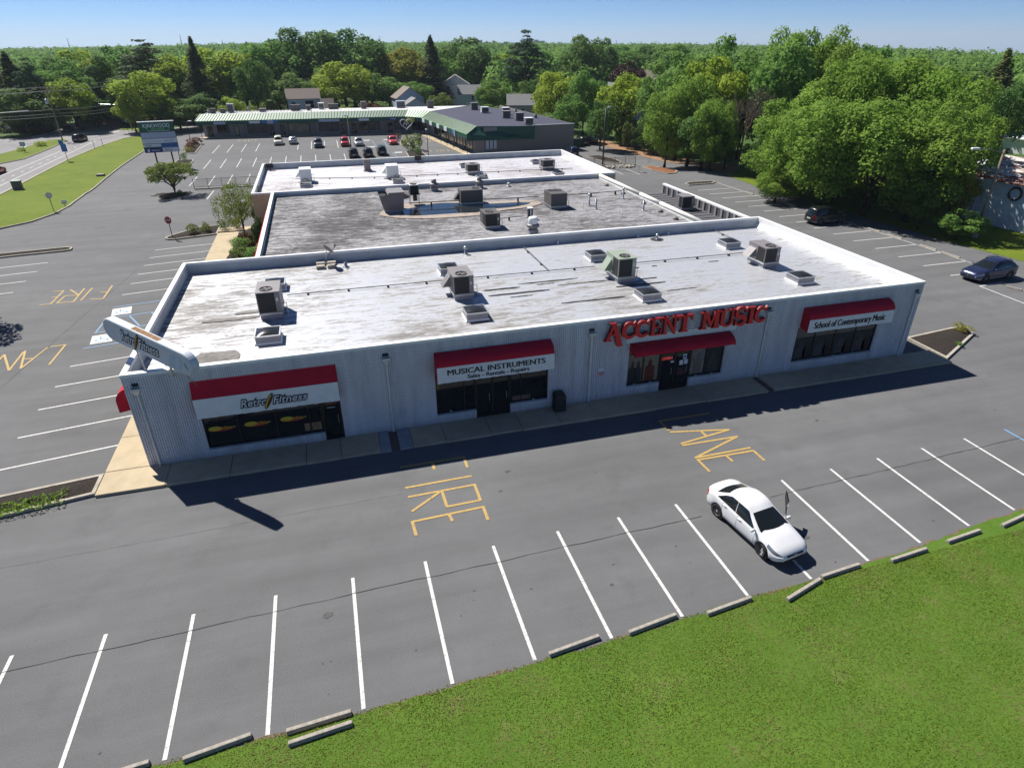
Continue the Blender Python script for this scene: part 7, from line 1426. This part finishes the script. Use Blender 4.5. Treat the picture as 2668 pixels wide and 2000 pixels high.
RT = [((72.8, 81.5, 16.0, 15.0), 'mid', 'leftmost tall tree along the right side lot'), ((64.5, 70.0, 10.7, 9.1), 'maple', 'lower leafy tree at left end of right side trees'), ((73.7, 73.9, 14.7, 12.2), 'lime', 'pale tall tree left of the bare brown tree'), ((84.2, 86.2, 17.4, 12.9), 'mid', 'tall tree behind the pale one left of bare tree'), ((67.5, 63.6, 9.2, 9.5), 'oak', 'dark lower tree at the foot of the pale tall tree'), ((83.2, 69.9, 16.7, 14.1), 'mid', 'tall dark green tree right behind the bare tree'), ((89.2, 72.9, 19.2, 14.3), 'maple', 'tallest tree breaking the skyline at right'), ((92.7, 67.4, 17.9, 12.4), 'maple', 'second skyline tree right of the tallest at right'), ((102.2, 72.4, 17.1, 10.2), 'mid', 'third skyline tree right of the tallest at right'), ((84.9, 73.6, 12.2, 8.5), 'oak', 'dark tree between bare tree and big maples'), ((68.6, 70.0, 11.8, 11.6), 'maple', 'leafy bright tree below the pale tall tree'), ((75.2, 93.8, 13.1, 11.2), 'mid', 'tall tree at left start of right side trees'), ((83.0, 77.4, 15.0, 12.2), 'mid', 'tall green tree right behind the bare brown tree'), ((67.4, 61.3, 9.8, 7.9), 'maple', 'bright lower tree just left of the bare trunk'), ((70.8, 49.2, 7.4, 6.3), 'maple', 'bright lower tree right of the bare trunk'), ((72.3, 45.4, 12.5, 15.0), 'maple', 'big maple at upper left of the maple mass'), ((73.7, 41.5, 15.0, 15.0), 'maple', 'big maple forming the upper middle of the maple mass'), ((78.6, 41.0, 15.7, 15.8), 'maple', 'big maple forming the top of the maple mass'), ((79.5, 35.8, 14.7, 14.4), 'maple', 'big maple at upper right of the maple mass'), ((77.4, 29.2, 11.9, 9.9), 'maple', 'maple at the right end of the maple mass'), ((66.8, 42.2, 9.6, 11.6), 'maple', 'maple at the lower left of the maple mass'), ((66.2, 34.8, 11.8, 13.4), 'maple', 'maple at lower middle left over the black car'), ((68.9, 31.0, 12.2, 13.8), 'maple', 'maple at the lower middle of the maple mass'), ((71.1, 27.2, 11.2, 12.2), 'maple', 'maple in front of the rusty roofed barn'), ((63.5, 39.6, 3.9, 5.8), 'maple', 'small leafy tree at left foot of the maple mass'), ((74.3, 25.1, 6.2, 5.1), 'gold', 'small yellowing tree left of the leaning lamp post'), ((128.1, 68.3, 15.0, 11.9), 'spruce', 'dark cedar at the right edge'), ((140.7, 81.3, 10.9, 9.2), 'spruce', 'lower dark cedar left of the right edge cedar'), ((120.6, 58.5, 11.7, 8.5), 'oak', 'dark tree cut by the right edge'), ((204.2, 148.4, 10.1, 26.7), 'mid', 'far green tree right above the maple mass'), ((223.4, 153.9, 8.8, 24.7), 'mid', 'far green tree left of the right edge cedar'), ((227.2, 179.4, 9.8, 28.5), 'mid', 'far green tree just above the maple mass top')]
put(RT, 'trees along the right side lot')
# bare brown tree
rs = random.Random(12); db = MB()
def twig(mb, p0, d, ln, r, dep):
    p1 = p0+d*ln; mb.tube([tuple(p0), tuple(p0.lerp(p1, .5)+Vector((rs.uniform(-1, 1), rs.uniform(-1, 1), rs.uniform(-1, 1)))*ln*.05), tuple(p1)], [r, r*.8, r*.6], 5 if dep > 2 else 4, False)
    if dep == 0: return
    for _ in range(4 if dep > 2 else 3):
        nd = (d+Vector((rs.uniform(-1, 1), rs.uniform(-1, 1), rs.uniform(-.25, .9)))*.62).normalized(); twig(mb, p0.lerp(p1, rs.uniform(.45, 1.0)), nd, ln*rs.uniform(.55, .8), r*.55, dep-1)
twig(db, Vector((0, 0, 0)), Vector((.03, 0, 1)), 5.2, .22, 5)
q = (71.24, 62.67)
t = thing('bare_tree', 'bare brown leafless tree standing before the green trees at right', 'tree', (q[0]+1.5, q[1]-1, TZ(*q))); db.build('branches', M['deadbark'], t); t.scale = (1.0, 1.0, 1.02)
# hedge of arborvitae, understory, shrubs
for k in range(11):
    u = k/10; x = 71.6+.8*math.sin(k*2.1)+1.2*u; y = 103-23*u
    tree('tall dark arborvitae in the hedge row, %s from the mall' % ORD[k], 'arbor', x, y, 5.4+.7*math.sin(k*1.7), 3.4+.5*math.cos(k), None, 'arborvitae', 'hedge shrub', 'arborvitae hedge along the back right lot edge')
for k in range(14):
    u = k/13; x = 72.5+1.6*math.sin(k*1.9)-1.5*u; y = 76-56*u
    tree('dark understory bush under the right side trees, %s from the back' % ORD[k], 'decid', x, y, 4.2+1.2*math.sin(k*2.3), 5.6, ('oak', 'mid', 'maple')[k % 3], 'shrub', 'shrub', 'understory bushes under the right side trees', parts=('stem', 'foliage'))
tree('small spreading tree in the mulch ring beside the drive', 'ring', -8.95, 66.3, 4.1, 7.4, None, 'tree', 'tree', z=-.1)
tree('weeping tree beside the weathered roof wall', 'weep', 1.7, 41.6, 5.3, 5.4, 'pear', 'tree', 'tree', z=.15)
tree('dark columnar arborvitae by the tan wall', 'arbor', 3.5, 40.3, 3.6, 1.6, None, 'arborvitae', 'shrub', z=.15); tree('second columnar arborvitae nearer the red awning', 'arbor', 3.6, 36.5, 3.0, 1.7, None, 'arborvitae', 'shrub', z=.15)
for k, (x, y, h_, w_, m_, lb) in enumerate(((-3.6, 43.9, 1.1, 1.5, 'pear', 'yellow green bush nearest the stop sign'), (-2.3, 44.2, 1.1, 1.4, 'pear', 'second yellow green bush from the stop sign'), (-.6, 44.9, 1.1, 1.6, 'pear', 'third yellow green bush by the walk'), (.6, 45.0, 1.2, 1.4, 'gold', 'golden bush at walk corner'), (2.4, 38.0, 1.3, 2.2, 'rust', 'reddish ornamental grass clump by the weeping tree'), (3.7, 37.0, 1.1, 1.8, 'rust', 'reddish grass clump against the middle store wall'), (1.7, 36.4, 1.2, 2.2, 'mid', 'rounded dark green shrub beside the walk'), (1.9, 33.8, 1.0, 2.4, 'pear', 'olive shrub by the walk'), (3.4, 32.6, 1.3, 2.8, 'mid', 'bright green mound shrub by the red awning'), (4.2, 35, 1.1, 2.0, 'mid', 'green mound shrub behind the bright mound'), (-8.2, 65.6, .8, 1.4, 'mid', 'little green shrub at the foot of the ring tree'))):
    tree(lb, 'bush', x, y, h_, w_, m_, 'shrub', 'shrub', z=.12 if y < 60 else -.1, parts=('stem', 'foliage'))
for k, (q, h_, w_, m_, lb) in enumerate((((-16.12, 131.96), 1.6, 4.2, 'rust', 'reddish brown shrub at back of the corner island'), ((-16.05, 126.36), 1.3, 2.4, 'rust', 'orange red shrub in middle of the corner island'), ((-16.02, 124.08), 1.2, 2.6, 'rust', 'brown red shrub near front of the corner island'), ((-15.67, 120.32), 1.0, 2.4, 'gold', 'yellow green shrub at front of the corner island'), ((-14.9, 110.1), 1.4, 1.4, 'mid', 'thin grey green sapling by the thin black lamp post'), ((28.37, 109.09), 3.4, 5.6, 'pear', 'large olive shrub on the planted island in lower lot'), ((28.51, 102.76), 1.9, 1.8, 'oak', 'small dark conical shrub beside the large olive shrub'), ((27.22, 124.9), 1.7, 2.0, 'rust', 'dark reddish ball shrub beside the red car'), ((39.64, 112.46), 2.0, 2.2, 'oak', 'dark shrub in a pot before the mall windows'))):
    tree(lb, 'bush', q[0], q[1], h_, w_, m_, 'shrub', 'shrub', parts=('stem', 'foliage'))
tree('clump of yellow ornamental grass at tip of the triangular island', 'bush', 51.0, 1.75, .6, 1.5, 'gold', 'ornamental_grass', 'grass clump', z=.12, parts=('stem', 'foliage')); tree('tiny green weed on edge of the triangular island', 'bush', 48.9, .1, .25, .6, 'mid', 'weed', 'weed', z=.12, parts=('stem', 'foliage'))
tree('clipped hedge before the brick entrance wall', 'bush', -50.28, 190.43, 1.6, 11, 'mid', 'hedge', 'hedge', parts=('stem', 'foliage')); tree('low yellow flower mound before the clipped hedge', 'bush', -49.5, 184.8, .9, 7, 'gold', 'flower_bed', 'shrub', parts=('stem', 'foliage'))
tree('tall weed clump on the grass median near the pole', 'bush', -47.82, 138.34, 1.2, 3.2, 'lime', 'weed', 'weed', parts=('stem', 'foliage')); tree('weed clump beside the small pale blue sign', 'bush', -48.93, 131.11, 1.0, 2.0, 'lime', 'weed', 'weed', parts=('stem', 'foliage'))
for k, (x, y, h_, w_, m_, lb) in enumerate(((14.8, 180, 5, 6, 'pear', 'olive bush right of the brown roofed house'), (-1.5, 172, 5.4, 6, 'pear', 'olive bush left of the brown roofed house'), (25, 170, 5.0, 7.5, 'rust', 'reddish bush behind the mall roof'), (18, 167, 4.2, 5.5, 'lime', 'bright low bush behind the mall roof'), (45.5, 172, 6.6, 9, 'pear', 'grey olive tree right of the blue grey house'), (-15, 172, 5.5, 7, 'lime', 'bright bush behind the mall roof vents'), (56, 156, 4.4, 10, 'oak', 'dark hedge behind the navy roof units'), (70, 160, 4.6, 9, 'oak', 'dark hedge by the green sided house'))):
    tree(lb, 'decid', x, y, h_, w_, m_, 'shrub', 'shrub', parts=('stem', 'foliage'))
tree('tree beyond the left edge that only shows its shadow on the lot', 'decid', -16.6, 23.6, 8.6, 7.0, 'mid', z=0)
# weeds in the near left island
rs_ = np.random.RandomState(5); n = 2600; u = rs_.rand(n)**.8; x = -2.2-11*u; y0 = -1.45+(x+1.1)*.14; c = np.c_[x, y0+rs_.uniform(-.45, .55, n), .16+rs_.uniform(0, .16, n)]
tag(link('island_weeds', leaf_object('island_weeds', c, np.c_[rs_.normal(size=(n, 2)), np.ones(n)*.4], .17, rs_.rand(n), M['maple'], .35)), 'green weeds and grass in the near left kerb island', 'weeds', kind='stuff')
# far woods to the horizon
HS = [(o.location.x, o.location.y) for o in bpy.data.objects if o.parent is None and o.get('category') in ('house', 'garage')]
rs = np.random.RandomState(21); C_, N__, Z_, T_ = [], [], [], []
for k in range(9500):
    az = YAW+rs.uniform(-.78, .80); r = 235*math.exp(rs.rand()**.9*math.log(4300/235)); x, y = CAM.x+math.sin(az)*r, CAM.y+math.cos(az)*r
    if r < 420 and any(abs((x-hx)*math.cos(az)-(y-hy)*math.sin(az)) < 14 and math.hypot(x-CAM.x, y-CAM.y) < math.hypot(hx-CAM.x, hy-CAM.y)+6 for hx, hy in HS): continue
    if x < -50 and y < 178 or (-72 < x < -38 and y < 340): continue
    if 88 < x < 262 and y < 118: continue
    z = FZ(x, y); rad = max(5.2, r*.0050)*rs.uniform(.7, 1.25); H = rs.uniform(9.5, 15.0) if r < 900 else rs.uniform(9, 13.5); nq = 110 if r < 500 else (60 if r < 1200 else 26)
    d = rs.normal(size=(nq, 3)); d[:, 2] = np.abs(d[:, 2])*.9+.05; d /= np.linalg.norm(d, axis=1)[:, None]
    C_.append(np.c_[x+d[:, 0]*rad*rs.uniform(.7, 1.05, nq), y+d[:, 1]*rad*rs.uniform(.7, 1.05, nq), z+H*.35+d[:, 2]*H*.65*rs.uniform(.8, 1.05, nq)]); N__.append(d+rs.normal(size=(nq, 3))*.35); Z_.append(np.full(nq, rad*.24 if r < 500 else (rad*.32 if r < 1200 else rad*.48))); T_.append(np.full(nq, rs.uniform(.05, .75))+rs.uniform(-.2, .25, nq))
me = leaf_object('far_woods', np.concatenate(C_), np.concatenate(N__), np.concatenate(Z_), np.concatenate(T_), M['mid'], .8)
tag(link('far_woods', me), 'wooded plain reaching to the horizon', 'woods', kind='stuff')
# short grass blades on the front lawn
rs = np.random.RandomState(8); n = 260000; x = rs.uniform(-2, 42, n); y = -16+1.4-11.5*rs.rand(n)**1.15
ey = np.interp(x, [e[0] for e in EDGE], [e[1] for e in EDGE]); k = y < ey+.05+rs.uniform(-.02, .07, n); x, y = x[k], y[k]; n = len(x)
nz2 = np.array([mnoise.noise((float(i)*.13+5, float(j)*.17, 2)) for i, j in zip(x, y)]); nz = np.array([mnoise.noise((float(i)*.55, float(j)*.55, 0)) for i, j in zip(x, y)]); hgt = rs.uniform(.012, .04, n)*(1+.7*np.clip(nz, -.5, 1)); a = rs.uniform(0, 2*math.pi, n); w_ = rs.uniform(.012, .028, n); lean = rs.normal(size=(n, 2))*.035
V = np.empty((n, 3, 3)); V[:, 0] = np.c_[x-np.cos(a)*w_, y-np.sin(a)*w_, np.full(n, .01)]; V[:, 1] = np.c_[x+np.cos(a)*w_, y+np.sin(a)*w_, np.full(n, .01)]; V[:, 2] = np.c_[x+lean[:, 0], y+lean[:, 1], .012+hgt]
me = bpy.data.meshes.new('grass_blades'); me.vertices.add(n*3); me.vertices.foreach_set('co', V.ravel()); me.loops.add(n*3); me.loops.foreach_set('vertex_index', np.arange(n*3)); me.polygons.add(n); me.polygons.foreach_set('loop_start', np.arange(n)*3)
at = me.attributes.new('tint', 'FLOAT', 'FACE'); at.data.foreach_set('value', np.clip(.5+.5*nz+.75*nz2+rs.uniform(-.32, .32, n), 0, 1).astype(np.float32))
def blade_mat():
    m = N('grass_blade'); at = m.n('Attribute'); at.attribute_name = 'tint'
    c = m.mix(at.outputs['Fac'], (.15, .215, .025), (.28, .345, .06))
    big = m.noise(m.world(), .22, 4, .6); c = m.mix(m.ramp(big, [(.38, .0), (.62, .45)]), c, (.10, .20, .02))
    dry = m.noise(m.world(loc=(3, 9, 0)), .55, 6, .68); c = m.mix(m.ramp(dry, [(.48, 0.0), (.64, .85)]), c, (.33, .275, .13))
    mow = m.n('TexWave', wave_type='BANDS', bands_direction='Y'); mow.inputs['Scale'].default_value = .16; mow.inputs['Distortion'].default_value = 2.0; mow.inputs['Detail'].default_value = 2; m.l(m.world(rot=(0, 0, .12)), mow.inputs[0])
    c = m.mix(m.math('MULTIPLY', mow.outputs[1], .16), c, (.24, .33, .08))
    m.set(c, .8, spec=.1); tr = m.n('BsdfTranslucent'); m.l(c, tr.inputs[0]); mx = m.n('MixShader'); mx.inputs[0].default_value = .5; m.l(m.b.outputs[0], mx.inputs[1]); m.l(tr.outputs[0], mx.inputs[2]); m.l(mx.outputs[0], m.out.inputs[0]); return m.m
M['blade'] = blade_mat(); me.materials.append(M['blade']); me.update(calc_edges=True)
tag(link('grass_blades', me), 'short grass of the front lawn', 'grass', kind='stuff')
# ------------------------------------------------------------------ thin summer haze
hz = N('summer_haze'); hz.t.nodes.remove(hz.b); vol = hz.n('VolumePrincipled'); vol.inputs['Color'].default_value = (.70, .80, .95, 1); vol.inputs['Density'].default_value = .00011; vol.inputs['Anisotropy'].default_value = .2
hz.l(vol.outputs[0], hz.out.inputs['Volume'])
ho = MB().box(-6300, 7300, -150, 7700, -420, 95).build('haze', hz.m); tag(ho, kind='stuff')
